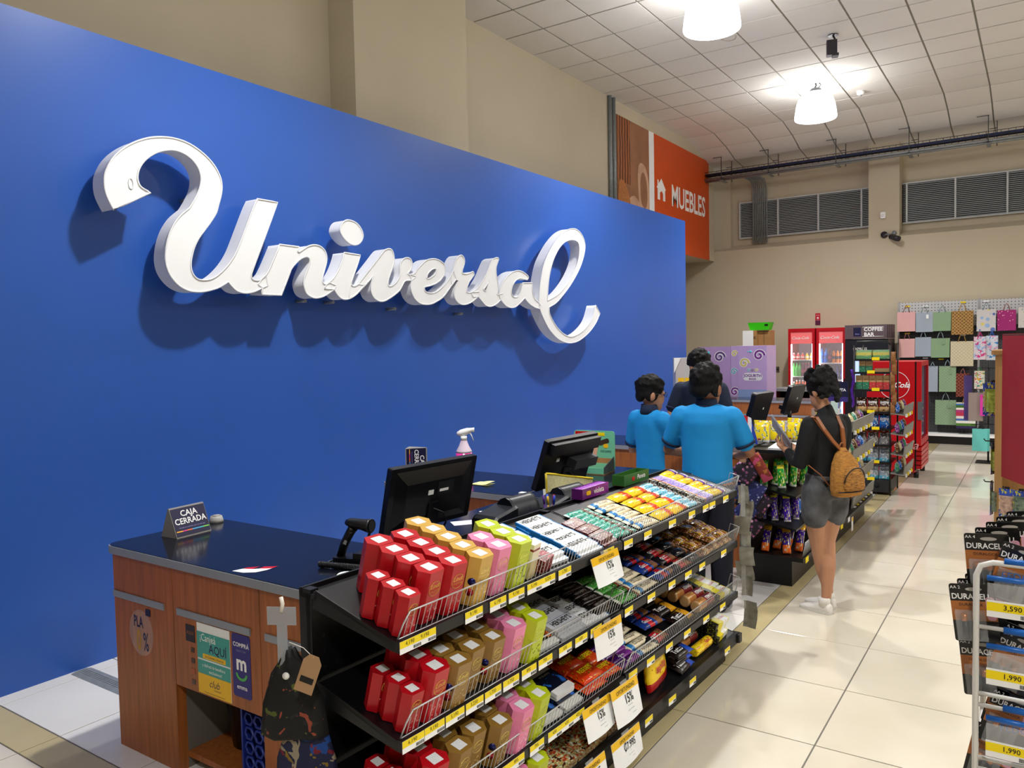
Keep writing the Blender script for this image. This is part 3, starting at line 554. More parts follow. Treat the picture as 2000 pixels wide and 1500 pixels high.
flat('care_label', PAPER, pu, (-.012, .05, .004), (1, 0, 0), (0, 1, 0), .022, .045)
# ---------------- second counter behind
worktop('counter_worktop', 'black laminate worktop with silver edge on the second counter holding the spray bottle', [(.964, 2.02, .17, .80), (2.03, 2.62, .21, .80), (1.8, 2.62, .81, 1.42)])
c2 = thing('checkout_counter', 'second wood laminate checkout counter behind the large monitor', 'counter', (0, 0, 0))
MB().box(1.0, 1.46, .19, .235, 0, .892).obj('front_panel', WOOD, c2); MB().box(1.465, 2.03, .19, .235, .386, .892).obj('apron_panel', WOOD, c2)
MB().box(1.0, 1.025, .235, .77, 0, .892).obj('side_panel', WOOD, c2); MB().box(1.0, 2.03, .74, .77, .1, .892).obj('back_panel', WOOD, c2); MB().box(2.06, 2.085, .235, 1.38, 0, .892).obj('side_panel', WOOD, c2)
MB().box(2.085, 2.6, 1.35, 1.38, 0, .892).obj('end_panel', WOOD, c2)
for x0, x1 in ((1.02, 1.42), (1.5, 2.0)): MB().rbox(x0, x1, .173, .19, .692, .722, .004, axis='x').obj('drawer_pull', SILVER, c2)
cap(1.04, .255, 'grey round grommet at the corner of the second counter')
tent('tent sign CAJA CERRADA standing upright on its end on the second counter', Matrix.Translation((1.02, .46, ZT + .096)) @ Matrix.Rotation(math.radians(28), 4, 'Z') @ Matrix(((0, 0, 1, 0), (0, 1, 0, 0), (-1, 0, 0, 0), (0, 0, 0, 1))) @ Matrix.Translation((0, 0, -.06)))
sb = thing('spray_bottle', 'spray bottle half full of pink liquid with a white trigger', 'spray bottle', (1.322, .60, ZT + .0005), rotz=math.radians(35))
MB().lathe([(.052, 0), (.054, .01), (.054, .157)], 18).obj('liquid', mat('pink_liquid', '#e0379e', .2), sb)
MB().lathe([(.054, .1571), (.052, .17), (.035, .2), (.022, .235), (.019, .25), (0, .25)], 18).obj('bottle', mat('cloudy_plastic', '#dcc9dc', .3), sb)
MB().lathe([(.022, .24), (.022, .268), (0, .268)], 14).obj('collar', WHITE, sb); MB().loft([[(x, w * math.cos(a), z + h * math.sin(a)) for a in [i * PI / 5 for i in range(10)]] for x, w, h, z in ((-.045, .010, .012, .285), (-.02, .018, .024, .288), (.02, .018, .024, .298), (.055, .011, .014, .308), (.072, .011, .016, .308))]).obj('spray_head', WHITE, sb)
MB().tube([(.035, 0, .295), (.05, 0, .275), (.066, 0, .235)], [.008, .007, .005], 8, flat=.6).obj('trigger', WHITE, sb)
lc = MB().grid([[(x, y, .004 + .012 * max(0, math.sin(x * 20 + y * 15))) for x in [-.06 + i * .03 for i in range(5)]] for y in [-.05 + i * .025 for i in range(5)]]).grid([[(x, y, .001) for x in [-.06 + i * .03 for i in range(5)]] for y in [-.05 + i * .025 for i in range(5)]]).obj('cleaning_cloth', mat('pale_yellow_cloth', '#d6d69a', .9, bump=.3), loc=(1.62, .40, ZT + .0005)); tag(lc, 'pale yellow cleaning cloth crumpled on the second counter', 'cloth')
# cardboard display with a hand print, behind the touch monitor
MINT = mat('mint_card', '#6fc3a0', .5, var=.03); CARD = mat('brown_cardboard', '#a3794a', .75, var=.08, vs=15)
SKINP = mat('printed_skin', '#d9a78e', .5)
dx = Vector((.30, .03, 0)).normalized()
dsp = thing('counter_display', 'mint green cardboard counter display with a printed raised hand', 'display', M=frame((1.82, 1.21, ZT + .0005), dx, (0, 0, 1)))
flat('back_card', MINT, dsp, (.155, .135, 0), (1, 0, 0), (0, 1, 0), .30, .27, .02, .006)
flat('red_logo', RED, dsp, (.07, .238, .006), (1, 0, 0), (0, 1, 0), .11, .05); put_text(dsp, 'Maped', .034, WINK, (.075, .234, .008), (1, 0, 0), (0, 1, 0), shear=.2); flat('yellow_tag', YELLOW, dsp, (.205, .247, .006), (1, 0, 0), (0, 1, 0), .055, .022)
add('printed_hand', poly_mesh([[(.13, .05), (.165, .05), (.175, .12), (.185, .17), (.215, .185), (.205, .2), (.19, .198), (.17, .205), (.155, .19), (.15, .14)]]), SKINP, dsp, loc=(0, 0, .0065)); flat('printed_toy', mat('toy_print', '#3a2a20', .5), dsp, (.225, .195, .0064), (1, .35, 0), (-.35, 1, 0), .08, .032, .012); flat('printed_ring', GOLDY, dsp, (.24, .168, .0063), (1, 0, 0), (0, 1, 0), .035, .03, .012)
put_text(dsp, 'VIVE GAMES', .022, NAVYINK, (.24, .13, .008), (1, 0, 0), (0, 1, 0), wide=.7)
MB().box(.0, .30, -.004, .05, .02, .025).obj('front_lip', MINT, dsp); MB().prism([(.0, 0, .02), (.0, .055, .02), (.0, .02, .2), (0, 0, .2)], [(.02, 0, .02), (.02, .055, .02), (.02, .02, .2), (.02, 0, .2)]).obj('side_wall', CARD, dsp); MB().prism([(.30, 0, .02), (.30, .1, .02), (.30, .05, .2), (.30, 0, .2)], [(.305, 0, .02), (.305, .1, .02), (.305, .05, .2), (.305, 0, .2)]).obj('side_wall', mat('card_edge_dark', '#3d4a46', .7), dsp)
MB().box(.13, .30, .0, .085, .012, .018).obj('inner_card', CARD, dsp); MB().box(0, .30, 0, .045, .2, .205).obj('front_wall', MINT, dsp); MB().box(0, .305, 0, .006, .02, .205).obj('tray_floor', CARD, dsp)
# ================================================================ sweets shelving beside the counter
TH = math.radians(15.2)
GL = Vector((.034, .9994, 0)).normalized(); GD = Vector((-GL.y, GL.x, 0)); GZ = Vector((0, 0, 1))
GE = (math.cos(TH) * GD + math.sin(TH) * GZ); GN = GL.cross(GE); GN = GN if GN.z > 0 else -GN
GO = Vector((3.03, -1.94, 0)); ZLIP = [.97, .685, .402, .17]
def S(k, l, d, h): return GO + GZ * ZLIP[k] + GL * l + GE * d + GN * h
def SM(k, l, d, h, rz=0.0, ry=0.0, rx=0.0):
    """matrix on shelf k: x along the shelf, y up its slope, z off it"""
    o = S(k, l, d, h); M = Matrix(((GL.x, GE.x, GN.x, o.x), (GL.y, GE.y, GN.y, o.y), (GL.z, GE.z, GN.z, o.z), (0, 0, 0, 1)))
    return M @ Matrix.Rotation(rz, 4, 'Z') @ Matrix.Rotation(ry, 4, 'Y') @ Matrix.Rotation(rx, 4, 'X')
def dot_mat(name, base, dot, sp, r, rough=.45, ax=(0, 2), bright=False):
    m = mat(name, base, rough); nt = m.node_tree; b = nt.nodes['Principled BSDF']
    tc = nt.nodes.new('ShaderNodeTexCoord'); s = nt.nodes.new('ShaderNodeSeparateXYZ'); nt.links.new(tc.outputs['Object'], s.inputs[0])
    sq = []
    for a in ax:
        f = nt.nodes.new('ShaderNodeMath'); f.operation = 'PINGPONG'; f.inputs[1].default_value = sp / 2; nt.links.new(s.outputs[a], f.inputs[0])
        q = nt.nodes.new('ShaderNodeMath'); q.operation = 'POWER'; q.inputs[1].default_value = 2; nt.links.new(f.outputs[0], q.inputs[0]); sq.append(q)
    ad = nt.nodes.new('ShaderNodeMath'); ad.operation = 'ADD'; nt.links.new(sq[0].outputs[0], ad.inputs[0]); nt.links.new(sq[1].outputs[0], ad.inputs[1])
    lt = nt.nodes.new('ShaderNodeMath'); lt.operation = 'LESS_THAN'; lt.inputs[1].default_value = r * r; nt.links.new(ad.outputs[0], lt.inputs[0])
    mx = nt.nodes.new('ShaderNodeMix'); mx.data_type = 'RGBA'; mx.inputs[6].default_value = lin(base); mx.inputs[7].default_value = lin(dot)
    nt.links.new(lt.outputs[0], mx.inputs[0]); nt.links.new(mx.outputs[2], b.inputs['Base Color'])
    return m
PERF = dot_mat('perforated_black', '#0a0b0d', '#1c1d21', .05, .006, ax=(1, 2))
SHELFM = mat('black_shelf', '#0d0e12', .3, var=.15, vs=20)
class GB(MB):
    def obj(s, *a, **k): s.v = [(-x, y, z) for x, y, z in s.v]; return MB.obj(s, *a, **k)
g1 = thing('sweets_gondola', 'long black shelving unit of sweets and chocolate boxes along the aisle', 'shelving', M=Matrix(((-GD.x, GL.x, 0, GO.x), (-GD.y, GL.y, 0, GO.y), (0, 0, 1, 0), (0, 0, 0, 1))))
# local frame of the unit: -x depth (away from the aisle), y along, z up
GLEN = 2.65; BD = .36
GB().box(BD, BD + .02, 0, GLEN, .1, 1.035).obj('back_panel', PERF, g1)
for y in (0, 1.31, GLEN - .03): GB().box(BD - .005, BD + .05, y, y + .03, 0, 1.058).obj('upright', BLACK, g1)
GB().box(BD - .03, BD + .045, 0, GLEN, 1.03, 1.045).box(BD - .028, BD - .018, 0, GLEN, 1.045, 1.055).box(BD + .033, BD + .043, 0, GLEN, 1.045, 1.06).obj('top_rail', BLACK, g1)
GB().box(.055, .36, .01, GLEN - .01, 0, .12).obj('kick_base', BLACK, g1)
GB().box(-.015, .02, .0, GLEN + .02, .115, .17).rbox(-.03, .0, GLEN - .02, GLEN + .03, .12, .165, .01).obj('base_lip', BLACK, g1)
c_, s_ = math.cos(TH), math.sin(TH)
def sl(k, d, h, y): return (d * c_ - h * s_, y, ZLIP[k] + d * s_ + h * c_)
for k in range(4):
    for y0, y1 in ((.0, 1.315), (1.325, GLEN)):
        mb = GB(); a = [sl(k, 0, -.002, y0), sl(k, .345, -.002, y0), sl(k, .345, -.016, y0), sl(k, 0, -.016, y0)]; b = [(p[0], y1, p[2]) for p in a]
        mb.prism(a, b).obj('shelf_tray', SHELFM, g1)
        for ye in (y0, y1 - .004):
            a = [sl(k, -.004, .0, ye), sl(k, .345, 0, ye), sl(k, .345, -.06, ye), sl(k, -.004, -.03, ye)]; GB().prism(a, [(p[0], p[1] + .004, p[2]) for p in a]).obj('shelf_bracket', BLACK, g1)
        if k < 3: GB().box(-.016, 0, y0, y1, ZLIP[k] - .03, ZLIP[k] + .004).obj('price_rail', BLACK, g1)
# wire fences at the front of the shelves
WIRE = CHROME
def fence(k, l0, l1, h=.085):
    mb = GB(); P = lambda l, d, hh: sl(k, d, hh, l)
    mb.tube([P(l0, .0, .004), P(l1, .0, .004)], .0022, 5); mb.tube([P(l0 + .03, -.002, h), P(l1, -.002, h)], .0026, 5); mb.tube([P(l0, .0, .004), P(l0 + .012, -.001, h * .6), P(l0 + .03, -.002, h)], .0026, 5); mb.tube([P(l1, .0, .004), P(l1, -.002, h)], .0026, 5)
    mb.tube([P(l0 + .02, -.002, h * .55), P(l1, -.002, h * .55)], .0012, 4) if k == -1 else None
    n = int((l1 - l0) / .0235)
    for i in range(1, n):
        l = l0 + (l1 - l0) * i / n; mb.tube([P(l, 0, .004), P(l + .004, -.002, h if l > l0 + .03 else h * .75)], .0012, 4, cap=False)
    mb.tube([P(l1, -.002, h), P(l1, .05, h), P(l1, .05, 0)], .002, 4)
    mb.obj('wire_fence', WIRE, g1)
for k in range(3): fence(k, .01, 1.305); fence(k, 1.335, GLEN + .005)
# price tags in the rails
def tag_mesh(w, h):
    mb = MB().box(-w / 2, w / 2, 0, h, -.0008, 0, 0).box(-w / 2, w / 2, h * .45, h, 0, .0006, 1)
    x = w * .12
    while x < w * .46: q = random.uniform(.001, .0024); mb.box(x, x + q, h * .08, h * .32, 0, .0005, 2); x += q + random.uniform(.001, .002)
    me = mb.fix('price_tag')
    for m in (PAPER, YELLOW, INK): me.materials.append(m)
    return me
TAGN = tag_mesh(.088, .036); TAGF = tag_mesh(.075, .034)
PRI = ['4,190', '9,190', '9,190', '6,190', '9,190', '5,190', '3,250', '1,750', '1,750', '895', '795', '650', '650', '425', '550', '425']
TAGS = {0: [.024, .107, .331, .456, .559, .666, .753, .863, 1.194, 1.362, 1.544, 1.798, 2.023, 2.196, 2.284, 2.471], 1: [.034, .136, .229, .324, .419, .518, .623, .725, .858, .971, 1.084, 1.358, 1.571, 1.786, 1.973, 2.144, 2.435],
        2: [.24, .38, .46, .54, .662, .778, .862, .939, 1.387, 1.558, 1.75, 1.954, 2.19, 2.415], 3: [1.502, 1.745, 1.979, 2.44]}
def price_tags(parent, tags, lips, x=.0185, tilt=.35):
    for k, ls in tags.items():
        for i, l in enumerate(ls):
            me = TAGN if l < 1.25 else TAGF
            lo = max(l, .045)
            M = frame((x + (.015 if k == 3 else 0), lo, lips[k] - (.034 if k < 3 else .045)), (0, 1, 0), (-.0, 0, 1)) @ Matrix.Rotation(random.uniform(-.02, .02), 4, 'Y')
            t = add('price_tag', me, None, parent, M=M)
            if l < 1.25 and k < 3: put_text(t, PRI[(i + k * 3) % len(PRI)], .0165, INK, (-.004, .026, .0012), (1, 0, 0), (0, 1, 0))
price_tags(g1, TAGS, ZLIP)
# ---------------------------------------------------------------- products
SHN = ['top', 'second', 'third', 'lowest']
def pillow(L, W, T, n=8):
    """crimped flow pack: x length, y width, z thickness"""
    rings = []
    for x, w, t in ((-.5, 1.0, .06), (-.465, .98, .1), (-.43, .9, .55), (-.36, .94, .95), (0, .97, 1.0), (.36, .94, .95), (.43, .9, .55), (.465, .98, .1), (.5, 1.0, .06)):
        rings.append([(x * L, w * W / 2 * math.copysign(abs(math.cos(a)) ** .6, math.cos(a)), T / 2 + t * T / 2 * math.copysign(abs(math.sin(a)) ** .8, math.sin(a))) for a in [2 * PI * i / n for i in range(n)]])
    return MB().loft(rings)
def slab(L, W, T): return MB().rbox(-L / 2, L / 2, -W / 2, W / 2, 0, T, min(W, L) * .03, n=2)
def bagm(W, H, T):
    """upright bag: x width, z height, y thickness"""
    rings = []
    for z, w, t in ((0, .96, .5), (.04, 1.0, .8), (.3, .98, 1.0), (.7, .94, .85), (.88, .97, .3), (.93, 1.0, .06), (1.0, 1.02, .05)):
        rings.append([(w * W / 2 * math.copysign(abs(math.cos(a)) ** .7, math.cos(a)), t * T / 2 * math.copysign(abs(math.sin(a)) ** .8, math.sin(a)), z * H) for a in [2 * PI * i / 10 for i in range(10)]])
    return MB().loft(rings)
def proto(name, mb, m, extras=()):
    me = mb.fix(name); me.materials.append(m); return (name, me, list(extras))
def put(pr, M, label, cat, group):
    name, me, ex = pr; o = add(name, me, None); o.matrix_world = M; tag(o, label, cat, group)
    for nm, m2, mt, LM in ex:
        if not m2.materials and mt: m2.materials.append(mt)
        add(nm, m2, None, o, M=LM)
    return o
def txt(s, size, m, M, **kw):
    me = text_mesh(s, size, key=m.name, **kw)
    if not me.materials: me.materials.append(m)
    return ('lettering', me, m, M)
# hexagonal chocolate boxes
def hexbox(w, d, h, col, dark, gold, ctr='Lindt', small=False, window=False):
    q = [(w * .5, 0), (w * .3, d * .5), (-w * .3, d * .5), (-w * .5, 0), (-w * .3, -d * .5), (w * .3, -d * .5)]
    body = mat('box_' + col[1:], col, .28, var=.04, vs=40)
    mb = MB().prism([(x, y, 0) for x, y in q], [(x, y, h) for x, y in q]); me = mb.fix('chocolate_box'); me.materials.append(body)
    gm = mat('gold_foil_' + gold[1:], gold, .3, metal=.6)
    st = MB().box(-w * .2, w * .2, -d * .28, d * .28, 0, .0006).fix('sticker'); st.materials.append(mat('sticker_paper', '#dfe1e4', .6, var=.08, vs=200))
    ex = [('sticker', st, None, Matrix.Translation((0, 0, h + .0002)))]
    F = frame((0, -d * .5 - .0006, h * .66), (1, 0, 0), (0, 0, 1))
    el = MB().tube([(w * .25 * math.cos(a), h * .14 * math.sin(a), 0) for a in [i * PI / 10 for i in range(20)]], .0011, 4, closed=True).fix('oval_frame'); el.materials.append(gm)
    ex += [('oval_frame', el, None, F), txt('Lindt', .2 * w, gm, F @ Matrix.Translation((0, h * .045, 0)), shear=.3, bold=.02), txt('LINDOR', .115 * w, gm, F @ Matrix.Translation((0, -h * .055, 0)), spacing=1.1)]
    # swirl ornament printed low on the front
    orn = MB(); rr = random.Random(3)
    for i in range(16):
        x, z = rr.uniform(-.26, .26) * w, rr.uniform(.03, .42) * h; r = w * .03
        orn.tube([(x + r * (1 - t * .1) * math.cos(t), z + r * (1 - t * .1) * math.sin(t), 0) for t in [j * .9 for j in range(6)]], .0009, 4, cap=False)
    om = orn.fix('ornament'); om.materials.append(mat('ornament_' + dark[1:], dark, .4)); ex.append(('ornament', om, None, frame((0, -d * .5 - .0006, 0), (1, 0, 0), (0, 0, 1))))
    if window:
        bl = MB().lathe([(.0, 0), (w * .13, .001), (w * .12, .006), (0, .01)], 10).fix('praline'); bl.materials.append(mat('navy_foil', '#1e2260', .25, metal=.5))
        rd = bl.copy(); rd.materials.clear(); rd.materials.append(mat('red_foil', '#a01826', .25, metal=.5))
        cx, cy = -w * .4, -d * .27; n = Vector((-d * .5, -w * .2, 0)).normalized()
        for m2, z in ((bl, .5), (rd, .28)): ex.append(('praline', m2, None, frame((cx + n.x * .001, cy + n.y * .001, h * z), (-n.y, n.x, 0), (0, 0, 1)) @ Matrix.Rotation(PI, 4, 'X')))
    return ('chocolate_box', me, ex)
REDB = hexbox(.102, .068, .165, '#b5101c', '#d9908a', '#d8a24a'); REDS = hexbox(.078, .056, .125, '#ad0f1b', '#d9908a', '#d8a24a'); GOLB = hexbox(.102, .066, .165, '#c9a047', '#f0e0b0', '#e8cf80', window=True)
BROB = hexbox(.102, .066, .15, '#8d6a2e', '#cdb37a', '#d8bd6c', window=True); PNKB = hexbox(.102, .068, .165, '#e683ac', '#f6d3dc', '#e9b48e'); LIMB = hexbox(.102, .068, .165, '#b4c41c', '#7d8c14', '#dfe26a')
BOXN = {id(REDB): 'large red', id(REDS): 'small red', id(GOLB): 'pale gold', id(BROB): 'bronze gold', id(PNKB): 'pink', id(LIMB): 'lime green'}
def boxes(pr, k, l, ds, where=''):
    for i, d in enumerate(ds):
        put(pr, SM(k, l + random.uniform(-.004, .004), d, .0005, random.uniform(-.05, .05)), '%s hexagonal chocolate box, %s shelf%s, %s from the fence' % (BOXN[id(pr)], SHN[k], where, ORD[i]), 'box', 'hexagonal chocolate boxes')
boxes(REDS, 0, .052, [.03, .09, .15]); boxes(REDB, 0, .157, [.055, .126, .196, .266], ' in the end row'); boxes(REDB, 0, .263, [.048, .117, .187, .257], ' beside the gold')
boxes(GOLB, 0, .378, [.036, .104, .172, .24, .306]); boxes(PNKB, 0, .487, [.045, .115]); boxes(LIMB, 0, .593, [.034, .103, .172])
boxes(REDS, 1, .066, [.035, .095, .155]); boxes(REDB, 1, .155, [.036, .106, .176]); boxes(BROB, 1, .258, [.03, .1], ' next to the red'); boxes(BROB, 1, .355, [.055, .125, .195], ' in the middle row'); boxes(BROB, 1, .46, [.05, .12, .19], ' next to the pink'); boxes(PNKB, 1, .56, [.044, .114, .184]); boxes(LIMB, 1, .668, [.03, .1, .17])
boxes(REDS, 2, -.0 + .045, [.05, .11, .17]); boxes(REDB, 2, .15, [.04, .11, .18]); boxes(BROB, 2, .27, [.045, .115], ' next to the red'); boxes(BROB, 2, .37, [.07, .14], ' in the middle row'); boxes(BROB, 2, .475, [.04, .11], ' next to the pink'); boxes(PNKB, 2, .58, [.03, .1]); boxes(LIMB, 2, .685, [.033, .1, .17])
boxes(REDB, 3, .16, [.06, .13]); boxes(BROB, 3, .29, [.05]); boxes(PNKB, 3, .56, [.04]); boxes(LIMB, 3, .68, [.04, .11])
# flat packs -------------------------------------------------
GRY = mat('grey_text', '#6b6f78', .5)
def T(L, W, t, s, size, m, dx=0.0, dy=0.0, **kw): return txt(s, size, m, Matrix.Translation((dx, dy, t + .0006)), **kw)
HERW = proto('chocolate_bar', slab(.175, .07, .012), printed('white_blue_wrap', 'X', [(0, '#1f7fc4'), (.045, '#f0f2f4'), (.955, '#1f7fc4')], blot=['#3a2a20', '#cfc7b8'], blot_t=.64, blot_s=6, axis2='Y', lo=0, hi=.45), [T(.2, .07, .012, "HERSHEY'S", .036, INK, -.005, .014, bold=.03, wide=.75)])
HERG = proto('chocolate_bar', slab(.175, .07, .014), printed('silver_black_wrap', 'Y', [(0, '#b9bcc4'), (.45, '#c9ccd4'), (.96, '#5a6a86')], blot=['#5b4632', '#e2ded4'], blot_t=.66, blot_s=6), [T(.2, .07, .014, "HERSHEY'S", .036, INK, 0, .012, bold=.03, wide=.75)])
TEALB = proto('chocolate_bar', pillow(.185, .03, .016), printed('teal_wrap', 'X', [(0, '#bfe6dc'), (.06, '#1f9e86'), (.62, '#1f9e86'), (.66, '#6b4630'), (.82, '#1f9e86'), (.94, '#bfe6dc')], blot='#eef7f4', blot_t=.6, blot_s=11, rough=.25), [])
DRED = proto('chocolate_pack', slab(.12, .06, .014), printed('dark_red_wrap', 'X', [(0, '#5c1018'), (.5, '#7d5648'), (.8, '#5c1018')], blot=['#caa98e', '#e8e2da'], blot_t=.62), [T(.1, .06, .014, 'KISSES', .018, WINK, -.02, .01, bold=.02)])
CHOK = proto('cookie_bar', pillow(.19, .042, .022), printed('cream_wrap', 'X', [(0, '#e9dfc2'), (.08, '#2b7fc0'), (.22, '#efe3c4'), (.9, '#e3d6b2')], blot=['#c49a5a', '#7d5a34'], blot_t=.63, blot_s=8, rough=.3, axis2='X', lo=.5, hi=.9), [T(.19, .04, .021, 'Chocky', .026, mat('choc_ink', '#3b2413', .5), .0, 0, shear=.2, bold=.015)])
YELB = proto('snack_bag', pillow(.17, .07, .024), printed('yellow_orange_wrap', 'X', [(0, '#f5c60c'), (.55, '#f0a010'), (.62, '#d8441c'), (.93, '#f5c60c')], blot=['#f7df4a', '#c23a16'], blot_t=.6, blot_s=7, rough=.22), [])
TEA2 = proto('cookie_bar', pillow(.15, .04, .02), printed('sky_wrap', 'X', [(0, '#d7eef4'), (.1, '#49b2cf'), (.6, '#7fcbdc'), (.7, '#6b4a38'), (.85, '#d7eef4')], blot='#f2f6f8', blot_t=.57, blot_s=9, rough=.22), [])
PURB = proto('cookie_box', slab(.15, .05, .022), printed('lilac_black_wrap', 'X', [(0, '#1a1820'), (.22, '#f0863a'), (.32, '#8a74c8'), (.8, '#b9a6e6')], blot=['#e8cf8a', '#f2eef6'], blot_t=.58, blot_s=7), [])
YEPU = proto('snack_bag', pillow(.18, .055, .024), printed('yellow_violet_wrap', 'X', [(0, '#f2cf20'), (.5, '#e8b818'), (.62, '#6a4ba0'), (.78, '#efe9f4'), (.9, '#f2cf20')], blot=['#b03a2a', '#f6e06a'], blot_t=.6, blot_s=7, rough=.22), [])
DARKP = proto('chocolate_bar', pillow(.16, .045, .016), printed('dark_wrap', 'X', [(0, '#161010'), (.2, '#2a1a16'), (.8, '#161010')], blot='#8a8078', blot_t=.68, rough=.25), [T(.1, .04, .0155, "HERSHEY'S", .018, mat('pale_ink', '#b8b2aa', .5), 0, 0)])
GREENB = proto('chocolate_bar', pillow(.18, .045, .018), printed('green_wrap', 'X', [(0, '#e9efe4'), (.08, '#3f9a34'), (.6, '#2c6b24'), (.8, '#7a2a1c'), (.94, '#e9efe4')], blot=['#c6dca0', '#2a160e'], blot_t=.6, rough=.22), [])
COOK = proto('cookie_pack', pillow(.19, .075, .026), printed('blue_red_cookie_wrap', 'X', [(0, '#16388c'), (.28, '#c81f2c'), (.5, '#1f4fae'), (.62, '#8a5a34'), (.88, '#16388c')], blot='#3a2010', blot_t=.62, blot_s=8, rough=.25), [T(.1, .07, .025, 'Gama', .03, WINK, -.03, 0, bold=.02)])
COOR = proto('cookie_pack', pillow(.17, .065, .026), printed('red_cookie_wrap', 'X', [(0, '#1a1a20'), (.3, '#c01f26'), (.62, '#8a5a34'), (.9, '#c01f26')], blot='#3a2010', blot_t=.62, blot_s=8, rough=.25), [T(.1, .06, .025, 'QUIK', .026, WINK, -.02, 0, bold=.03)])
OREO = proto('cookie_pack', pillow(.15, .07, .026), printed('black_cookie_wrap', 'X', [(0, '#15141a'), (.45, '#2b2422'), (.7, '#8a5a34'), (.92, '#15141a')], blot='#c8c4be', blot_t=.66, blot_s=7, rough=.2), [])
GOLDBAG = proto('candy_bag', pillow(.13, .075, .03), printed('gold_brown_bag', 'X', [(0, '#6b4a14'), (.25, '#c99a1c'), (.6, '#7d3a16'), (.8, '#d8b02a')], blot=['#e8dcc0', '#a01c1c', '#3a1c0c'], blot_t=.52, blot_s=6, rough=.15), [])
EXCEL = proto('chocolate_box', slab(.125, .155, .016), printed('white_blue_box', 'Y', [(0, '#e8e9ea'), (.2, '#0d1428'), (.78, '#c9c8c4')], blot=['#1c4fa0', '#2a6cc4'], blot_t=.6, blot_s=4, axis2='Y', lo=.22, hi=.6), [txt('EXCELLENCE', .012, WINK, Matrix.Translation((0, .03, .0168)))])
EXCEO = proto('chocolate_box', slab(.125, .155, .016), printed('white_orange_box', 'Y', [(0, '#e8e9ea'), (.2, '#1a120e'), (.78, '#c9c8c4')], blot=['#d8741c', '#8a3a10'], blot_t=.58, blot_s=4, axis2='Y', lo=.22, hi=.6), [txt('EXCELLENCE', .012, WINK, Matrix.Translation((0, .03, .0168)))])
REES = proto('candy_bag', pillow(.16, .09, .028), printed('orange_bag', 'X', [(0, '#d83a10'), (.4, '#e0481a'), (.9, '#d83a10')], blot=['#f2c21a', '#3a1c0c'], blot_t=.6, blot_s=6, rough=.2), [T(.1, .06, .027, "REESE'S", .03, YELLOW, 0, .012, bold=.03)])
VIOL = proto('chocolate_bar', pillow(.2, .035, .018), printed('violet_wrap', 'X', [(0, '#c9b4e0'), (.06, '#4a1a6a'), (.5, '#7a2a8c'), (.94, '#c9b4e0')], blot='#2a0c3a', blot_t=.6, rough=.22), [T(.1, .04, .0175, 'violeta', .018, WINK)])
TUTTO = proto('cookie_pack', pillow(.19, .085, .03), printed('brown_yellow_wrap', 'X', [(0, '#1c1210'), (.55, '#241814'), (.6, '#e8a818'), (.92, '#c88a10')], blot='#5a3a22', blot_t=.63, blot_s=6, rough=.25), [T(.1, .06, .029, 'Tutto', .042, WINK, -.03, 0, bold=.03)])
TUTTB = proto('cookie_pack', pillow(.17, .085, .03), printed('brown_blue_wrap', 'X', [(0, '#1c1210'), (.6, '#241814'), (.64, '#1f4fc0'), (.95, '#1f4fc0')], blot='#5a3a22', blot_t=.63, blot_s=6, rough=.25), [T(.1, .06, .029, 'Tutto', .042, WINK, -.03, 0, bold=.03)])
def roll(L, R, m, word, wm):
    mb = MB().loft([[(x * L, R * r * math.cos(a), R + R * r * math.sin(a)) for a in [2 * PI * i / 14 for i in range(14)]] for x, r in ((-.5, .75), (-.48, .97), (-.4, 1), (.4, 1), (.48, .97), (.5, .75))])
    return proto('cookie_roll', mb, m, [txt(word, R * .85, wm, Matrix.Translation((L * .2, 0, 2 * R + .0008)) if False else Matrix.Translation((L * .2, -R * .38, 2 * R * .97)) @ Matrix.Rotation(.4, 4, 'X'), bold=.02)])
YEMA = roll(.19, .031, printed('maroon_roll', 'X', [(0, '#c8a070'), (.06, '#b5763a'), (.45, '#7d1c22'), (.95, '#c8a070')], blot='#d8a860', blot_t=.58, blot_s=5, axis2='X', lo=.05, hi=.45, rough=.2), 'YEMAS', WINK)
TOST = roll(.2, .028, printed('yellow_roll', 'X', [(0, '#f0d21c'), (.4, '#e8b818'), (.7, '#f0d21c')], blot='#c87a2a', blot_t=.58, blot_s=5, rough=.2), 'Gama', RED)
YBOX = proto('cookie_box', slab(.17, .06, .03), printed('yellow_white_box', 'X', [(0, '#1c1a1a'), (.18, '#e8d81c'), (.55, '#f0f0ee'), (.94, '#e8d81c')], blot='#b8bf30', blot_t=.62, blot_s=6), [T(.1, .06, .03, 'CAZADO', .018, RED, .035, 0, bold=.02)])
def col(pr, k, l, d0, pitch, n, what, cat, group, layers=1, th=.02, jit=.008, h0=.001):
    i = 0
    for y in range(layers):
        for q in range(n):
            d = d0 + pitch * q + (pitch * .3 if y else 0)
            put(pr, SM(k, l + random.uniform(-jit, jit), d, h0 + y * th, random.uniform(-.07, .07), 0, random.uniform(-.06, .06)), '%s, %s shelf, %s from the fence%s' % (what, SHN[k], ORD[q], (', bottom layer', ', middle layer' if layers > 2 else ', upper layer', ', top layer')[y] if layers > 1 else ''), cat, group)
T_ = 'flat sweets packs on the shelves'
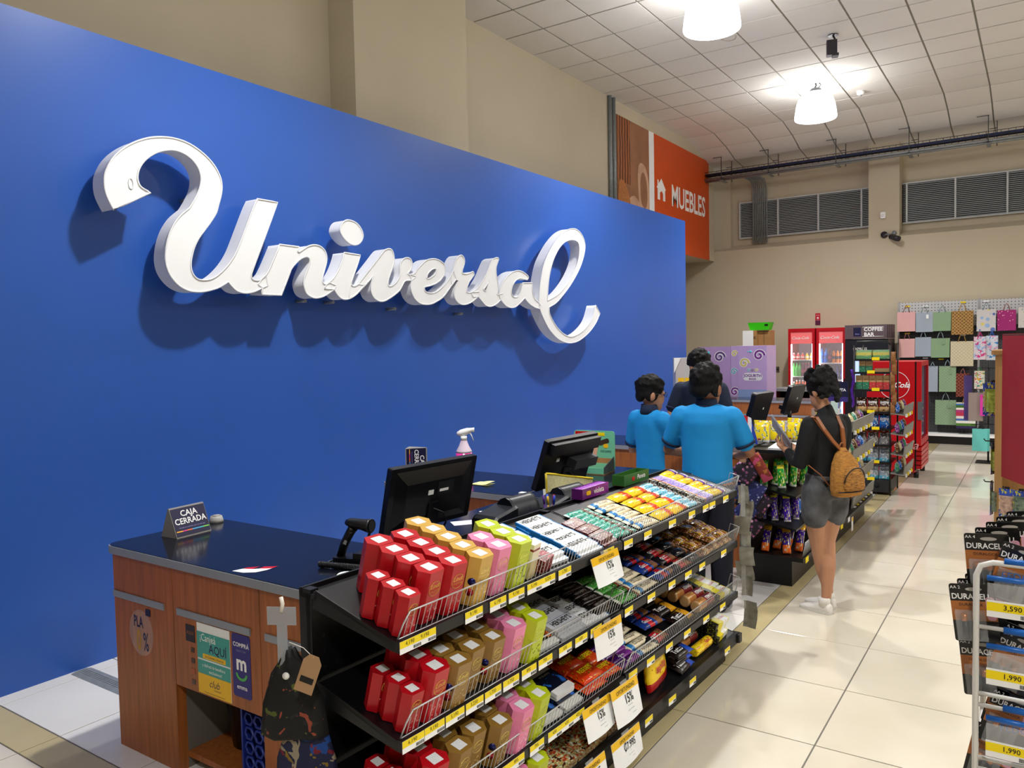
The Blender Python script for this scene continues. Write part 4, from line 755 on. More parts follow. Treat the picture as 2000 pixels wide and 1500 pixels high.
# top shelf
cream = put(proto('chocolate_box', slab(.05, .03, .13), printed('cream_box', 'Z', [(0, '#d8c690'), (.55, '#efe6cc'), (.8, '#8c2a2a'), (.86, '#efe6cc')])), SM(0, .69, .03, .0005, .1), 'slim cream chocolate box standing beside the lime boxes', 'box', T_)
dr2 = put(proto('chocolate_pack', slab(.09, .05, .05), printed('cherry_box', 'X', [(0, '#5c1018'), (.5, '#8c1f2a')], blot=['#c23a3a', '#e8d8c8'], blot_t=.58)), SM(0, .79, .04, .0005, .2), 'cherry red chocolate pack behind the fence by the white bars', 'pack', T_)
col(HERW, 0, .86, .06, .075, 4, 'white chocolate bar beside the lime boxes', 'chocolate bar', T_, 2, .013); col(HERW, 0, 1.08, .035, .058, 5, 'white blue edged chocolate bar', 'chocolate bar', T_, 2, .013)
col(DRED, 0, 1.235, .03, .066, 3, 'dark red chocolate pack', 'chocolate pack', T_, 2, .015)
col(TEALB, 0, 1.405, .028, .0295, 9, 'teal wrapped chocolate bar', 'chocolate bar', T_, 1, .02); col(CHOK, 0, 1.60, .025, .047, 6, 'cream wrapped cookie bar', 'cookie bar', T_, 1, .02)
col(YELB, 0, 1.80, .04, .075, 4, 'yellow and orange snack bag beside the cream bars', 'snack bag', T_, 1, .02); col(YELB, 0, 1.96, .04, .075, 4, 'yellow and orange snack bag beside the sky blue bars', 'snack bag', T_, 1)
col(TEA2, 0, 2.115, .025, .042, 7, 'sky blue cookie bar', 'cookie bar', T_, 1); col(PURB, 0, 2.275, .03, .052, 6, 'lilac and black cookie box', 'cookie box', T_, 1, .023); col(YEPU, 0, 2.46, .035, .056, 6, 'yellow and violet snack bag', 'snack bag', T_, 1)
# second shelf
col(EXCEO, 1, .80, .09, .16, 2, 'white and orange chocolate box', 'chocolate box', T_, 1); col(HERG, 1, .96, .04, .07, 4, 'silver wrapped chocolate bar', 'chocolate bar', T_, 2, .015); col(HERW, 1, 1.13, .04, .07, 3, 'white blue edged chocolate bar', 'chocolate bar', T_, 1)
col(DARKP, 1, 1.225, .04, .05, 5, 'dark brown chocolate bar', 'chocolate bar', T_, 2, .016); col(GREENB, 1, 1.42, .03, .048, 5, 'green wrapped chocolate bar', 'chocolate bar', T_, 1); col(CHOK, 1, 1.60, .03, .047, 5, 'cream wrapped cookie bar', 'cookie bar', T_, 1)
col(COOK, 1, 1.795, .05, .08, 3, 'blue and red cookie pack', 'cookie pack', T_, 1); col(COOR, 1, 1.98, .045, .07, 4, 'red cookie pack', 'cookie pack', T_, 1); col(OREO, 1, 2.14, .045, .072, 4, 'glossy black cookie pack', 'cookie pack', T_, 1)
for q, l in enumerate((2.28, 2.41, 2.54)): col(GOLDBAG, 1, l, .04, .07, 4, 'gold candy bag, %s column from the end' % ['third', 'second', 'first'][q], 'candy bag', T_, 2 if q else 1, .026)
# third shelf
col(EXCEL, 2, .82, .09, .16, 2, 'white and blue chocolate box by the lime boxes', 'chocolate box', T_, 1); col(EXCEL, 2, .965, .09, .16, 2, 'white and blue chocolate box', 'chocolate box', T_, 3, .0165)
col(REES, 2, 1.13, .05, .085, 3, 'orange candy bag', 'candy bag', T_, 2, .026); col(REES, 2, 1.27, .06, .09, 2, 'orange candy bag beside the violet bars', 'candy bag', T_, 1)
col(VIOL, 2, 1.43, .03, .038, 5, 'violet wrapped chocolate bar', 'chocolate bar', T_, 1); col(CHOK, 2, 1.60, .03, .047, 5, 'cream wrapped cookie bar', 'cookie bar', T_, 1); col(COOR, 2, 1.73, .045, .075, 1, 'red cookie pack', 'cookie pack', T_, 1)
col(COOK, 2, 1.80, .12, .08, 2, 'blue and red cookie pack', 'cookie pack', T_, 1, .03, .006, .022); col(TUTTO, 2, 2.02, .06, .09, 3, 'brown and yellow cookie pack', 'cookie pack', T_, 1); col(YEMA, 2, 2.26, .04, .064, 4, 'maroon cookie roll', 'cookie roll', T_, 1); col(YBOX, 2, 2.50, .04, .063, 4, 'yellow and white cookie box', 'cookie box', T_, 1)
# lowest shelf
NUT = proto('snack_box', slab(.22, .15, .035), printed('mixed_nuts_print', 'Y', [(0, '#4a2a1c'), (.85, '#c9cdd8')], blot=['#b8402a', '#d8b878', '#7d8c3a', '#e8e2d0'], blot_t=.4, blot_s=9, rough=.25), [])
for q, l in enumerate((.87, 1.10, 1.33)): put(NUT, SM(3, l, .09, .001), 'flat mixed snack box on the lowest shelf, %s from the lime boxes' % ORD[q], 'snack box', T_)
TAPI = proto('candy_bag', bagm(.24, .19, .06), printed('yellow_red_bag', 'Z', [(0, '#b81c1c'), (.22, '#f2cc14')], blot=['#7d4a1c', '#b81c1c'], blot_t=.66, blot_s=6, rough=.2), [txt('tapita', .055, RED, frame((0, -.0315, .09), (1, 0, 0), (0, 0, 1)), bold=.02)])
BEIB = proto('candy_bag', bagm(.15, .17, .05), printed('cream_red_bag', 'Z', [(0, '#b81c1c'), (.2, '#e6d2a8')], blot=['#7d4a1c', '#b84a3c'], blot_t=.66, blot_s=6, rough=.2), [txt('besos', .034, RED, frame((0, -.0265, .1), (1, 0, 0), (0, 0, 1)))])
put(BEIB, SM(3, 1.50, .05, .001, .1, 0, -.35), 'cream and red candy bag leaning on the lowest shelf, nearer the fence', 'candy bag', T_); put(BEIB, SM(3, 1.56, .14, .001, .0, 0, -.3), 'cream and red candy bag leaning behind another on the lowest shelf', 'candy bag', T_)
put(TAPI, SM(3, 1.77, .06, .001, .12, 0, -.35), 'yellow candy bag reading tapita leaning at the front of the lowest shelf', 'candy bag', T_); put(TAPI, SM(3, 1.70, .15, .001, .1, 0, -.25), 'yellow candy bag half hidden behind another on the lowest shelf', 'candy bag', T_)
col(TUTTB, 3, 2.02, .05, .088, 2, 'brown and blue cookie pack', 'cookie pack', T_, 3, .03); put(YEMA, SM(3, 2.24, .13, .001), 'maroon cookie roll lying at the back of the lowest shelf', 'cookie roll', T_); put(TOST, SM(3, 2.26, .05, .001), 'yellow cookie roll lying at the front of the lowest shelf', 'cookie roll', T_)
col(YBOX, 3, 2.50, .05, .07, 2, 'yellow and white cookie box', 'cookie box', T_, 3, .031)
# cartons on the rail above the top shelf
vb = thing('candy_carton', 'open violet candy carton standing on the black rail', 'carton', M=frame(S(0, 1.745, .36, .04) * 1, GL, GD)); vb.matrix_world = frame(GO + GL * 1.72 + GD * .372 + GZ * 1.061, GL, GD)
VM = printed('violet_carton', 'X', [(0, '#6a1f7a'), (.5, '#8a2a96')], blot='#5a1468', blot_t=.6)
MB().box(-.125, .125, -.03, .03, 0, .004).box(-.125, .125, -.03, -.028, .004, .05).box(-.125, .125, .028, .03, .004, .05).box(-.125, -.123, -.028, .028, .004, .05).box(.123, .125, -.028, .028, .004, .05).obj('carton', VM, vb); put_text(vb, 'violeta', .036, WINK, (.03, -.0306, .026), (1, 0, 0), (0, 0, 1), bold=.02); flat('logo', GOLDY, vb, (-.07, -.0302, .026), (1, 0, 0), (0, 0, 1), .04, .02, .008)
for i in range(9): q = pillow(.055, .026, .014).obj('candy_bar', mat('lilac_wrap', '#a860c0', .25, var=.2, vs=60)); q.matrix_world = vb.matrix_world @ Matrix.Translation((-.108 + .027 * i, 0, .036)) @ Matrix.Rotation(PI / 2, 4, 'Z'); tag(q, 'lilac wrapped candy bar in the violet carton, %s from the near end' % ORD[i], 'candy bar', 'candies in the violet carton')
gb = thing('candy_carton', 'open green candy carton with an empty tray behind the violet carton', 'carton', M=frame(GO + GL * 2.14 + GD * .372 + GZ * 1.061, GL, GD))
GM = mat('green_carton', '#2f6b2a', .4, var=.08); MB().box(-.14, .14, -.035, -.033, 0, .055).box(-.14, -.138, -.033, .033, .003, .055).box(.138, .14, -.033, .033, .003, .055).box(-.14, .14, .033, .035, 0, .055).obj('carton', GM, gb); MB().box(-.137, .137, -.032, .032, 0, .003).obj('inside', CARD, gb); put_text(gb, 'Peneta', .034, WINK, (.05, -.0356, .03), (1, 0, 0), (0, 0, 1), shear=.2, bold=.02); flat('logo', RED, gb, (-.04, -.0352, .028), (1, 0, 0), (0, 0, 1), .03, .022, .01)
# hanging promotion signs
def promo(l, z, w, h, txt2, lab, tilt=.0, roll_=0.0, dd=-.022, sub=None):
    t = thing('promo_sign', lab, 'sign', M=frame(GO + GL * l + GD * dd + GZ * z, GL, GZ) @ Matrix.Rotation(roll_, 4, 'Z') @ Matrix.Rotation(-tilt, 4, 'X'), group='yellow and white promotion signs')
    rows = [[(-w / 2 + w * i / 6, -h * j / 5, .010 * math.sin(i * .6) * (j / 5) ** 2) for i in range(7)] for j in range(6)]
    MB().grid(rows).grid([[(a, b, c - .0012) for a, b, c in r] for r in rows]).obj('card', PAPER, t)
    MB().grid([[(a, b * .26, c * .07 + .0007) for a, b, c in r] for r in rows]).obj('yellow_band', GOLDY, t)
    put_text(t, 'OPORTUNIDAD', h * .165, INK, (w * .02, -h * .155, .003), (1, 0, 0), (0, 1, 0), wide=.9); put_text(t, txt2, h * .36, INK, (w * .06, -h * .43, .004), (1, 0, 0), (0, 1, 0), bold=.012, wide=.8)
    for q, (s, sz) in enumerate(((sub or 'de descuento', .05), ('aplican restricciones', .045), ('válido hasta agotar existencias', .04))): put_text(t, s, h * sz, GRY, (w * .05, -h * (.6 + .12 * q), .006), (1, 0, 0), (0, 1, 0))
    MB().box(-w * .12, w * .12, -.006, .012, -.0005, .0008).obj('clear_clip', CLEAR, t)
promo(1.15, .962, .215, .115, '15%', 'fifteen percent promotion sign hanging from the top shelf', .3, .0); promo(1.165, .68, .225, .12, '15%', 'fifteen percent promotion sign hanging from the second shelf', .15, 0.0)
promo(1.26, .40, .225, .145, '15%', 'fifteen percent promotion sign overlapping another on the third shelf', .25, -.02, -.04); promo(1.06, .395, .215, .12, '15%', 'fifteen percent promotion sign partly covered on the third shelf', .25, -.02, -.026)
promo(1.27, .185, .245, .115, '₡7.995', 'promotion sign showing 7.995 at the lowest shelf', .2, .0, -.04, 'c/u'); promo(.98, .19, .23, .12, '₡7.995', 'promotion sign cut by the bottom of the picture', .2, .0, -.04, 'c/u')
# stapled grey papers hanging at the far end of the unit
pg = thing('paper_strip', 'long strip of stapled grey newsprint sachets hanging from the far shelf end', 'paper strip', M=Matrix.Translation(GO + GL * 2.70 + GD * (-.03)))
NEWS = mat('newsprint', '#8c8a80', .8, var=.25, vs=25, bump=.2)
zz = .99
for i in range(8):
    h = .10 if i < 7 else .15; w = .03 + .008 * (i % 3); x = .012 * math.sin(i * 2.1) + .02 * i / 7
    f = MB(); rows = [[(x - w + 2 * w * a / 3 + .006 * math.sin(j + i), .008 * math.sin(a * 1.3 + i) + .012 * (i % 2), zz - h * j / 3) for a in range(4)] for j in range(4)]
    f.grid(rows).grid([[(a, b + .004 + .01 * math.sin(c * 30), c) for a, b, c in r] for r in rows]).obj('sachet', NEWS, pg); zz -= h * (.86 if i != 6 else 1.35)
MB().box(-.012, .012, 0, .003, .3, 1.0).obj('clear_strip', CLEAR, pg)
# ---------------------------------------------------------------- folded cloth bags hanging at the near end
def floral(name, base, cols, s=9.0, thr=.56):
    m = mat(name, base, .75, bump=.15, bs=200); nt = m.node_tree; b = nt.nodes['Principled BSDF']
    tc = nt.nodes.new('ShaderNodeTexCoord'); prev = None
    for i, c in enumerate(cols):
        n = nt.nodes.new('ShaderNodeTexNoise'); n.noise_dimensions = '4D'; n.inputs['W'].default_value = i * 3.7; n.inputs['Scale'].default_value = s * (1 + .2 * i); n.inputs['Detail'].default_value = 1.5; n.inputs['Distortion'].default_value = 1.2
        nt.links.new(tc.outputs['Object'], n.inputs['Vector'])
        r = nt.nodes.new('ShaderNodeMath'); r.operation = 'GREATER_THAN'; r.inputs[1].default_value = thr; nt.links.new(n.outputs['Fac'], r.inputs[0])
        mx = nt.nodes.new('ShaderNodeMix'); mx.data_type = 'RGBA'; mx.inputs[7].default_value = lin(c); nt.links.new(r.outputs[0], mx.inputs[0])
        if prev: nt.links.new(prev, mx.inputs[6])
        else: mx.inputs[6].default_value = lin(base)
        prev = mx.outputs[2]
    nt.links.new(prev, b.inputs['Base Color']); return m
BUTTON = mat('white_button', '#e6e6e2', .4)
def cloth_bag(name, lab, M, m, w, h, group, depth=.05, seed=0, button=True):
    rr = random.Random(seed); t = thing(name, lab, 'bag', M=M, group=group)
    def ring(z, ww, d): return [(ww * math.cos(a) * (1 + .1 * math.sin(3 * a + seed)), d * math.sin(a) + .008 * math.sin(5 * a + z * 40), z) for a in [2 * PI * i / 16 for i in range(16)]]
    MB().loft([ring(-h, w * .5, depth * .5), ring(-h * .97, w * .52, depth * .6), ring(-h * .6, w * .47, depth * .55), ring(-h * .3, w * .33, depth * .45), ring(-h * .12, w * .16, depth * .35), ring(0, w * .07, depth * .2)]).obj('pouch_body', m, t)
    if button: MB().lathe([(.011, 0), (.011, .003), (0, .005)], 12, M=frame((.0, -depth * .5, -h * .27), (1, 0, 0), (0, 0, 1))).obj('snap_button', BUTTON, t)
    return t
FL1 = floral('black_palm_fabric', '#0c0d0f', ['#1a1d20', '#4f5a20', '#8a3f2c'], 16, .655); FL2 = floral('navy_leaf_fabric', '#11173c', ['#0f3f86', '#8f8470', '#6a1424', '#7a6018'], 14, .625); FL3 = floral('black_flower_fabric', '#101012', ['#1f3a66', '#9c1f3f', '#6a7a1c'], 11, .6)
eo = GO + GD * .37 + GL * -.055
R0 = Matrix.Rotation(math.radians(28), 4, 'Z')
cloth_bag('cloth_bag', 'folded black cloth bag with palm leaves hanging at the shelf end, uppermost', Matrix.Translation(eo + Vector((.0, -.02, .90))) @ R0, FL1, .2, .27, 'folded cloth bags at the near shelf end', .06, 1)
cloth_bag('cloth_bag', 'folded navy cloth bag with leaves hanging below the palm leaf bag', Matrix.Translation(eo + Vector((.02, .012, .74))) @ R0, FL2, .19, .30, 'folded cloth bags at the near shelf end', .06, 2, False)
cloth_bag('cloth_bag', 'folded black cloth bag with blue and pink flowers, lowest at the shelf end', Matrix.Translation(eo + Vector((.01, -.02, .46))) @ R0, FL3, .2, .28, 'folded cloth bags at the near shelf end', .06, 3)
hs = thing('hanging_strip', 'clear plastic hanging strip tied to the end of the black rail', 'strip', M=Matrix.Translation(eo + Vector((-.005, -.04, 1.06))) @ R0)
MB().box(-.045, .045, -.0008, .0008, -.085, -.03).box(-.016, .016, -.0008, .0008, -.22, -.085).obj('plastic_strip', mat('frosted_plastic', '#aab0b8', .25, alpha=.55), hs); MB().tube([(0, 0, .0), (.006, -.004, -.02), (0, 0, -.045)], .006, 6).obj('string_knot', mat('white_string', '#e6e2d8', .8), hs)
kt = thing('kraft_tag', 'brown kraft paper tag with a barcode hanging from the palm leaf bag', 'tag', M=Matrix.Translation(eo + Vector((.13, -.06, .865))) @ R0 @ Matrix.Rotation(.35, 4, 'Y'))
kp = [(-.028, -.06), (.028, -.06), (.028, .035), (.014, .055), (-.014, .055), (-.028, .035)]; MB().prism([(a, -.0006, b) for a, b in kp], [(a, .0006, b) for a, b in kp]).obj('card', mat('kraft_card', '#a5825f', .8), kt); MB().box(-.02, .02, -.0014, -.0006, -.03, -.012).obj('barcode', INK, kt); MB().tube([(0, 0, .048), (-.04, .01, .06), (-.09, .03, .05)], .0012, 4).obj('string', mat('white_string', '#e6e2d8', .8), kt)
# ================================================================ people
SKIN = mat('skin', '#b07f62', .55, var=.06, vs=14, bump=.04, bs=200); SKIND = mat('skin_warm', '#9c6a4e', .55, var=.06, vs=14, bump=.04, bs=200)
HAIR = mat('black_hair', '#060505', .65, var=.4, vs=60, bump=.8, bs=140, spec=.25)
def remesh(mb, vox, smooth=6, fac=.5, disp=None):
    me = mb.fix('tmp'); o = bpy.data.objects.new('tmp', me); C.objects.link(o)
    r = o.modifiers.new('r', 'REMESH'); r.mode = 'VOXEL'; r.voxel_size = vox; r.use_smooth_shade = True
    if smooth: q = o.modifiers.new('s', 'SMOOTH'); q.iterations = smooth; q.factor = fac
    dg = bpy.context.evaluated_depsgraph_get(); out = bpy.data.meshes.new_from_object(o.evaluated_get(dg))
    bpy.data.objects.remove(o); bpy.data.meshes.remove(me)
    for p in out.polygons: p.use_smooth = True
    return out
def limb(mb, pts, rr, n=12, flat=None): mb.tube(pts, rr, n, flat=flat); mb.lathe([(rr[-1] * .0, -rr[-1]), (rr[-1] * .7, -rr[-1] * .7), (rr[-1], 0), (rr[-1] * .7, rr[-1] * .7), (0, rr[-1])], 10, c=pts[-1]); mb.lathe([(0, -rr[0]), (rr[0] * .7, -rr[0] * .7), (rr[0], 0), (rr[0] * .7, rr[0] * .7), (0, rr[0])], 10, c=pts[0])
def ell(c, rx, ry, rz, n=14, m=9): return [[(c[0] + rx * math.sin(PI * j / m) * math.cos(2 * PI * i / n), c[1] + ry * math.sin(PI * j / m) * math.sin(2 * PI * i / n), c[2] - rz * math.cos(PI * j / m)) for i in range(n)] for j in [.02] + list(range(1, m)) + [m - .02]]
def hand(mb, wrist, d, palm, size=1.0, curl=.5, spread=.06, thumb=1):
    """wrist point, pointing direction d, palm normal; five separate bent fingers and a thumb off the side"""
    d = Vector(d).normalized(); p = Vector(palm); p = (p - d * p.dot(d)).normalized(); s = d.cross(p); w = Vector(wrist); k = size
    mb.tube([w - d * .01, w + d * .03 * k, w + d * .085 * k], [.024 * k, .037 * k, .038 * k], 10, flat=.5)
    for i, L in enumerate((.070, .078, .073, .058)):
        b = w + d * .08 * k + s * (-.029 + .0193 * i) * k * thumb; t = d + s * spread * (i - 1.5) * thumb
        a1 = b + t * L * .42 * k; c1 = (t * math.cos(curl) + p * math.sin(curl)); a2 = a1 + c1 * L * .33 * k; c2 = (t * math.cos(curl * 2) + p * math.sin(curl * 2)); a3 = a2 + c2 * L * .27 * k
        mb.tube([b, a1, a2, a3], [.0095 * k, .0092 * k, .0086 * k, .0068 * k], 8)
    b = w + d * .025 * k - s * .03 * k * thumb; mb.tube([b, b + (d * .7 - s * .7 * thumb + p * .2) * .04 * k, b + (d * .85 - s * .5 * thumb + p * .5) * .075 * k], [.013 * k, .0105 * k, .008 * k], 8)
def head(mb, c, s=1.0, face=(0, 1, 0), tilt=0.0, pitch=0.0):
    """skull, jaw, nose, ears, lips; face points along local +y before turning; returns its matrix"""
    f = Vector(face).normalized(); yaw = math.atan2(-f.x, f.y); M = Matrix.Translation(c) @ Matrix.Rotation(yaw, 4, 'Z') @ Matrix.Rotation(pitch, 4, 'X') @ Matrix.Rotation(tilt, 4, 'Y') @ Matrix.Scale(s, 4)
    mb.loft(ell((0, -.012, .03), .074, .094, .092), M=M); mb.loft(ell((0, .022, -.035), .056, .068, .078), M=M); mb.loft(ell((0, .08, -.012), .013, .02, .03), M=M); mb.loft(ell((0, .086, -.026), .017, .015, .012), M=M)
    for x in (-1, 1): mb.loft(ell((x * .076, -.012, -.008), .012, .022, .034), M=M); mb.loft(ell((x * .031, .07, .028), .018, .016, .010), M=M)
    mb.loft(ell((0, .078, -.062), .024, .014, .007), M=M); mb.loft(ell((0, .078, -.073), .02, .014, .007), M=M); mb.loft(ell((0, .066, -.105), .022, .02, .018), M=M)
    return M
def hair_cap(M, style, seed=0):
    mb = MB(); rr = random.Random(seed)
    def blob(p, r): mb.loft(ell(p, r, r, r, 8, 6), M=M)
    if style == 'bob':
        for i in range(260):
            a = rr.uniform(0, 2 * PI); z = rr.uniform(-.12, .12); y0 = math.cos(a); x0 = math.sin(a)
            if y0 > (-.3 if z < .0 else .0) and z < .075: continue
            R = .1 * math.sqrt(max(.05, 1 - max(0, z / .135) ** 2)) + .012; b = rr.uniform(.014, .024); mb.loft(ell((x0 * R * .95, y0 * R - .02, .03 + z), b, b, b * .9, 8, 6), M=M)
        mb.loft(ell((0, -.022, .045), .098, .112, .098), M=M)
    else:
        mb.loft(ell((0, -.02, .045), .083, .101, .089), M=M)
        for i in range(90):
            a = rr.uniform(0, 2 * PI); e = rr.uniform(0, PI * .5); x, y, z = math.cos(e) * math.sin(a) * .08, math.cos(e) * math.cos(a) * .098 - .018, .045 + math.sin(e) * .088
            if y > .045 and z < .085: continue
            b = rr.uniform(.011, .019); mb.loft(ell((x, y, z), b, b, b, 6, 5), M=M)
        for x in (-1, 1): mb.loft(ell((x * .066, -.02, -.0), .016, .05, .045), M=M)
        mb.loft(ell((0, -.072, -.005), .06, .035, .055), M=M)
    return remesh(mb, .008, 2)
def torso(mb, hip, neck, wh, ww, wc, ws, dh=.6, dc=.62, n=20, drop=.0):
    """lofted trunk from hips to shoulders: half widths at hip, waist, chest, shoulder"""
    hip, neck = Vector(hip), Vector(neck); out = []
    for t, w, d in ((0, wh * .9, dh), (.08, wh, dh), (.3, ww, dh + .02), (.55, wc * .97, dc), (.78, wc * 1.02, dc), (.9, ws * .93, dc * .86), (.97, ws * .66, dc * .8), (1.0, ws * .42, dc * .85)):
        c = hip.lerp(neck, t); out.append([(c.x + w * math.cos(a), c.y + w * d * math.sin(a), c.z) for a in [2 * PI * i / n for i in range(n)]])
    mb.loft(out)
def xf(me, M): me.transform(M); return me
def person(lab, loc, rz, build):
    """build(): dict of parts in local space (facing +y); the body is the top-level mesh"""
    parts = build(); body = parts.pop('body'); o = add('person', body[0], body[1], loc=loc, rot=(0, 0, rz)); tag(o, lab, 'person')
    for k, (me, m) in parts.items(): add(k.split('#')[0], me, m, o)
    return o
def shoe(mb, heel, toe, w=.042, h=.085):
    a, b = Vector(heel), Vector(toe); d = (b - a).normalized(); s = Vector((-d.y, d.x, 0)); L = (b - a).length
    rings = []
    for t, ww, hh, z in ((0, .62, .75, 0), (.06, .8, .85, 0), (.25, .85, 1.0, 0), (.42, .85, .8, 0), (.6, 1, .58, 0), (.82, .95, .45, 0), (.95, .7, .34, 0), (1.0, .4, .22, 0)):
        c = a + d * L * t; rings.append([c + s * (w * ww * math.cos(q)) + Vector((0, 0, max(0.004, h * hh * (.5 + .5 * math.sin(q))) if math.sin(q) > -.6 else .004)) for q in [2 * PI * i / 14 for i in range(14)]])
    mb.loft(rings)
# --- woman with a backpack, reading at the far shelf --------------------------------
TEE = mat('black_cotton', '#0b0c10', .85, var=.2, vs=12, bump=.25, bs=22); DENIM = mat('tie_dyed_grey_denim', '#4c4d51', .85, var=.55, vs=9, bump=.25, bs=160); SHOE = mat('white_canvas', '#dedbd6', .6, var=.04, bump=.1, bs=120); SOLE = mat('white_rubber', '#cfccc6', .55)
def woman():
    p = {}
    b = MB(); head_c = (-.02, .03, 1.455)
    HM = head(b, head_c, 1.0, (-.1, 1, 0), 0, -.3)
    limb(b, [(0, -.01, 1.27), (-.01, .01, 1.38)], [.05, .046])
    torso(b, (0, 0, .80), (0, -.01, 1.30), .155, .125, .145, .165)
    # legs, crossed at the shins
    limb(b, [(.085, -.005, .84), (.085, .02, .66), (.05, .03, .47), (.02, -.005, .30), (.0, -.01, .12), (-.005, .0, .07)], [.098, .088, .058, .057, .036, .034]); limb(b, [(-.085, -.005, .84), (-.075, .03, .66), (-.03, .05, .47), (.035, .06, .28), (.10, .07, .12), (.105, .07, .07)][:6], [.098, .086, .057, .055, .036, .034])
    limb(b, [(-.165, -.01, 1.235), (-.20, .0, 1.12), (-.215, .03, 1.0), (-.19, .14, 1.02), (-.165, .22, 1.06)], [.05, .044, .038, .033, .026]); limb(b, [(.165, -.01, 1.235), (.20, .02, 1.12), (.205, .07, 1.0), (.13, .18, 1.0), (.04, .23, 1.03)], [.05, .044, .038, .033, .026])
    hand(b, (-.165, .225, 1.06), (-.05, .8, .5), (.8, -.2, .5), .95, .75, .04, 1); hand(b, (.035, .235, 1.03), (-.5, .8, .3), (-.6, -.1, .8), .95, .6, .04, -1)
    p['body'] = (remesh(b, .0085, 4), SKIN)
    t = MB(); torso(t, (0, -.005, .80), (0, -.01, 1.31), .172, .15, .165, .178, .68, .68); limb(t, [(-.16, -.01, 1.245), (-.2, .0, 1.12), (-.218, .03, 1.0), (-.195, .12, 1.015), (-.178, .18, 1.045)], [.066, .06, .055, .046, .040]); limb(t, [(.16, -.01, 1.245), (.2, .02, 1.12), (.208, .07, 1.0), (.14, .165, 1.0), (.085, .2, 1.02)], [.066, .06, .055, .046, .040]); limb(t, [(0, -.01, 1.29), (0, -.005, 1.325)], [.07, .064])
    p['long_sleeved_top'] = (remesh(t, .011, 5), TEE)
    s = MB(); torso(s, (0, 0, .765), (0, 0, .96), .175, .178, .165, .15, .72, .72); limb(s, [(.085, -.005, .83), (.088, .0, .74), (.09, .01, .655)], [.108, .108, .104]); limb(s, [(-.085, -.005, .83), (-.084, .01, .74), (-.08, .02, .655)], [.108, .108, .102])
    p['shorts'] = (remesh(s, .012, 4), DENIM)
    for q, (h, tt) in enumerate((((-.0, -.055, .0), (-.06, .19, 0)), ((.118, .02, 0), (.06, .26, 0)))):
        k = MB(); shoe(k, h, tt); p['shoe#%d' % q] = (remesh(k, .008, 3), SHOE)
        so = MB(); d = (Vector(tt) - Vector(h)).normalized(); sd = Vector((-d.y, d.x, 0)); L = (Vector(tt) - Vector(h)).length
        pts = [Vector(h) + d * L * u + sd * w for u, w in ((-.02, .0), (.0, .03), (.3, .036), (.65, .043), (.9, .034), (1.02, .0), (.9, -.034), (.65, -.043), (.3, -.036), (.0, -.03))]; so.prism([(a.x, a.y, .0008) for a in pts], [(a.x, a.y, .016) for a in pts]); p['sole#%d' % q] = (so.fix('sole'), SOLE)
        sk = MB(); c0 = Vector(h) + d * .055; sk.lathe([(.042, .05), (.044, .09), (.041, .105)], 14, c=(c0.x, c0.y, 0)); p['sock#%d' % q] = (sk.fix('sock'), SHOE)
    p['hair'] = (hair_cap(HM, 'bob', 4), HAIR)
    return p
wm = person('woman in black top and grey shorts with a brown backpack, holding papers', (3.36, 1.80, 0), math.radians(58), woman); wm.scale = (.88, .88, 1); bpy.context.view_layer.update()
# her backpack
LEA = mat('tan_leather', '#8a4f22', .5, var=.1); PACK = mat('woven_tan_fabric', '#a4712f', .85, var=.35, vs=38, stretch=(1, 1, 4), bump=.4, bs=120); ZIP = mat('dark_zip', '#1d1512', .5)
PACKS = mat('striped_tan_fabric', '#9a6a30', .85, var=.75, vs=26, stretch=(1, 1, 7), bump=.3, bs=120)
bp = thing('backpack', 'tan woven backpack with leather straps worn by the woman', 'backpack', M=wm.matrix_world.copy() @ Matrix.Translation((.0, -.155, .16)) @ Matrix.Diagonal((.86, .9, .86, 1)))
def pring(z, w, d, y=0.): return [(w * math.copysign(abs(math.cos(a)) ** .7, math.cos(a)), y - d * .0 + d * math.copysign(abs(math.sin(a)) ** .8, math.sin(a)), z) for a in [2 * PI * i / 22 for i in range(22)]]
MB().loft([pring(.745, .10, .05, -.04), pring(.755, .135, .075, -.045), pring(.80, .148, .085, -.05), pring(.90, .142, .085, -.045), pring(.99, .115, .07, -.03), pring(1.05, .07, .05, -.015), pring(1.085, .035, .03, -.005), pring(1.10, .03, .024, 0)]).obj('pack_body', PACK, bp)
MB().loft([pring(.80, .10, .03, -.125), pring(.83, .112, .04, -.12), pring(.90, .105, .042, -.115), pring(.95, .08, .035, -.10), pring(.97, .05, .02, -.09)]).obj('front_pocket', PACKS, bp)
MB().tube([(.112 * math.cos(a), -.15 + .05 * (1 - math.sin(a)) * .5, .86 + .105 * math.sin(a)) for a in [PI * i / 14 for i in range(15)]], .005, 6).obj('pocket_zip', ZIP, bp); MB().tube([(-.145 + .29 * i / 10, -.10 - .04 * math.sin(PI * i / 10), .79) for i in range(11)], .005, 6).obj('base_zip', ZIP, bp)
for s in (-1, 1):
    MB().tube([(s * .02, -.0, 1.085), (s * .06 - .03, .02, 1.15), (s * .10 - .06, .045, 1.235), (s * .115 - .07, .11, 1.315), (s * .12 - .07, .19, 1.31)], .011, 8).obj('shoulder_strap', LEA, bp); MB().ribbon([(s * .02, -.004, 1.085), (s * .06 - .03, .008, 1.15), (s * .10 - .06, .03, 1.235), (s * .115 - .07, .09, 1.325), (s * .12 - .07, .19, 1.325)], .034, (0, -1, .5), .006).obj('strap_band', LEA, bp)
MB().tube([(-.11, .0, .80), (-.17, .06, .90), (-.235, .13, .97)], .014, 8, flat=.3).obj('lower_strap', LEA, bp); MB().tube([(.025 * math.cos(a), .0, 1.10 + .035 * math.sin(a)) for a in [PI * i / 8 for i in range(9)]], .006, 6).obj('top_loop', LEA, bp)
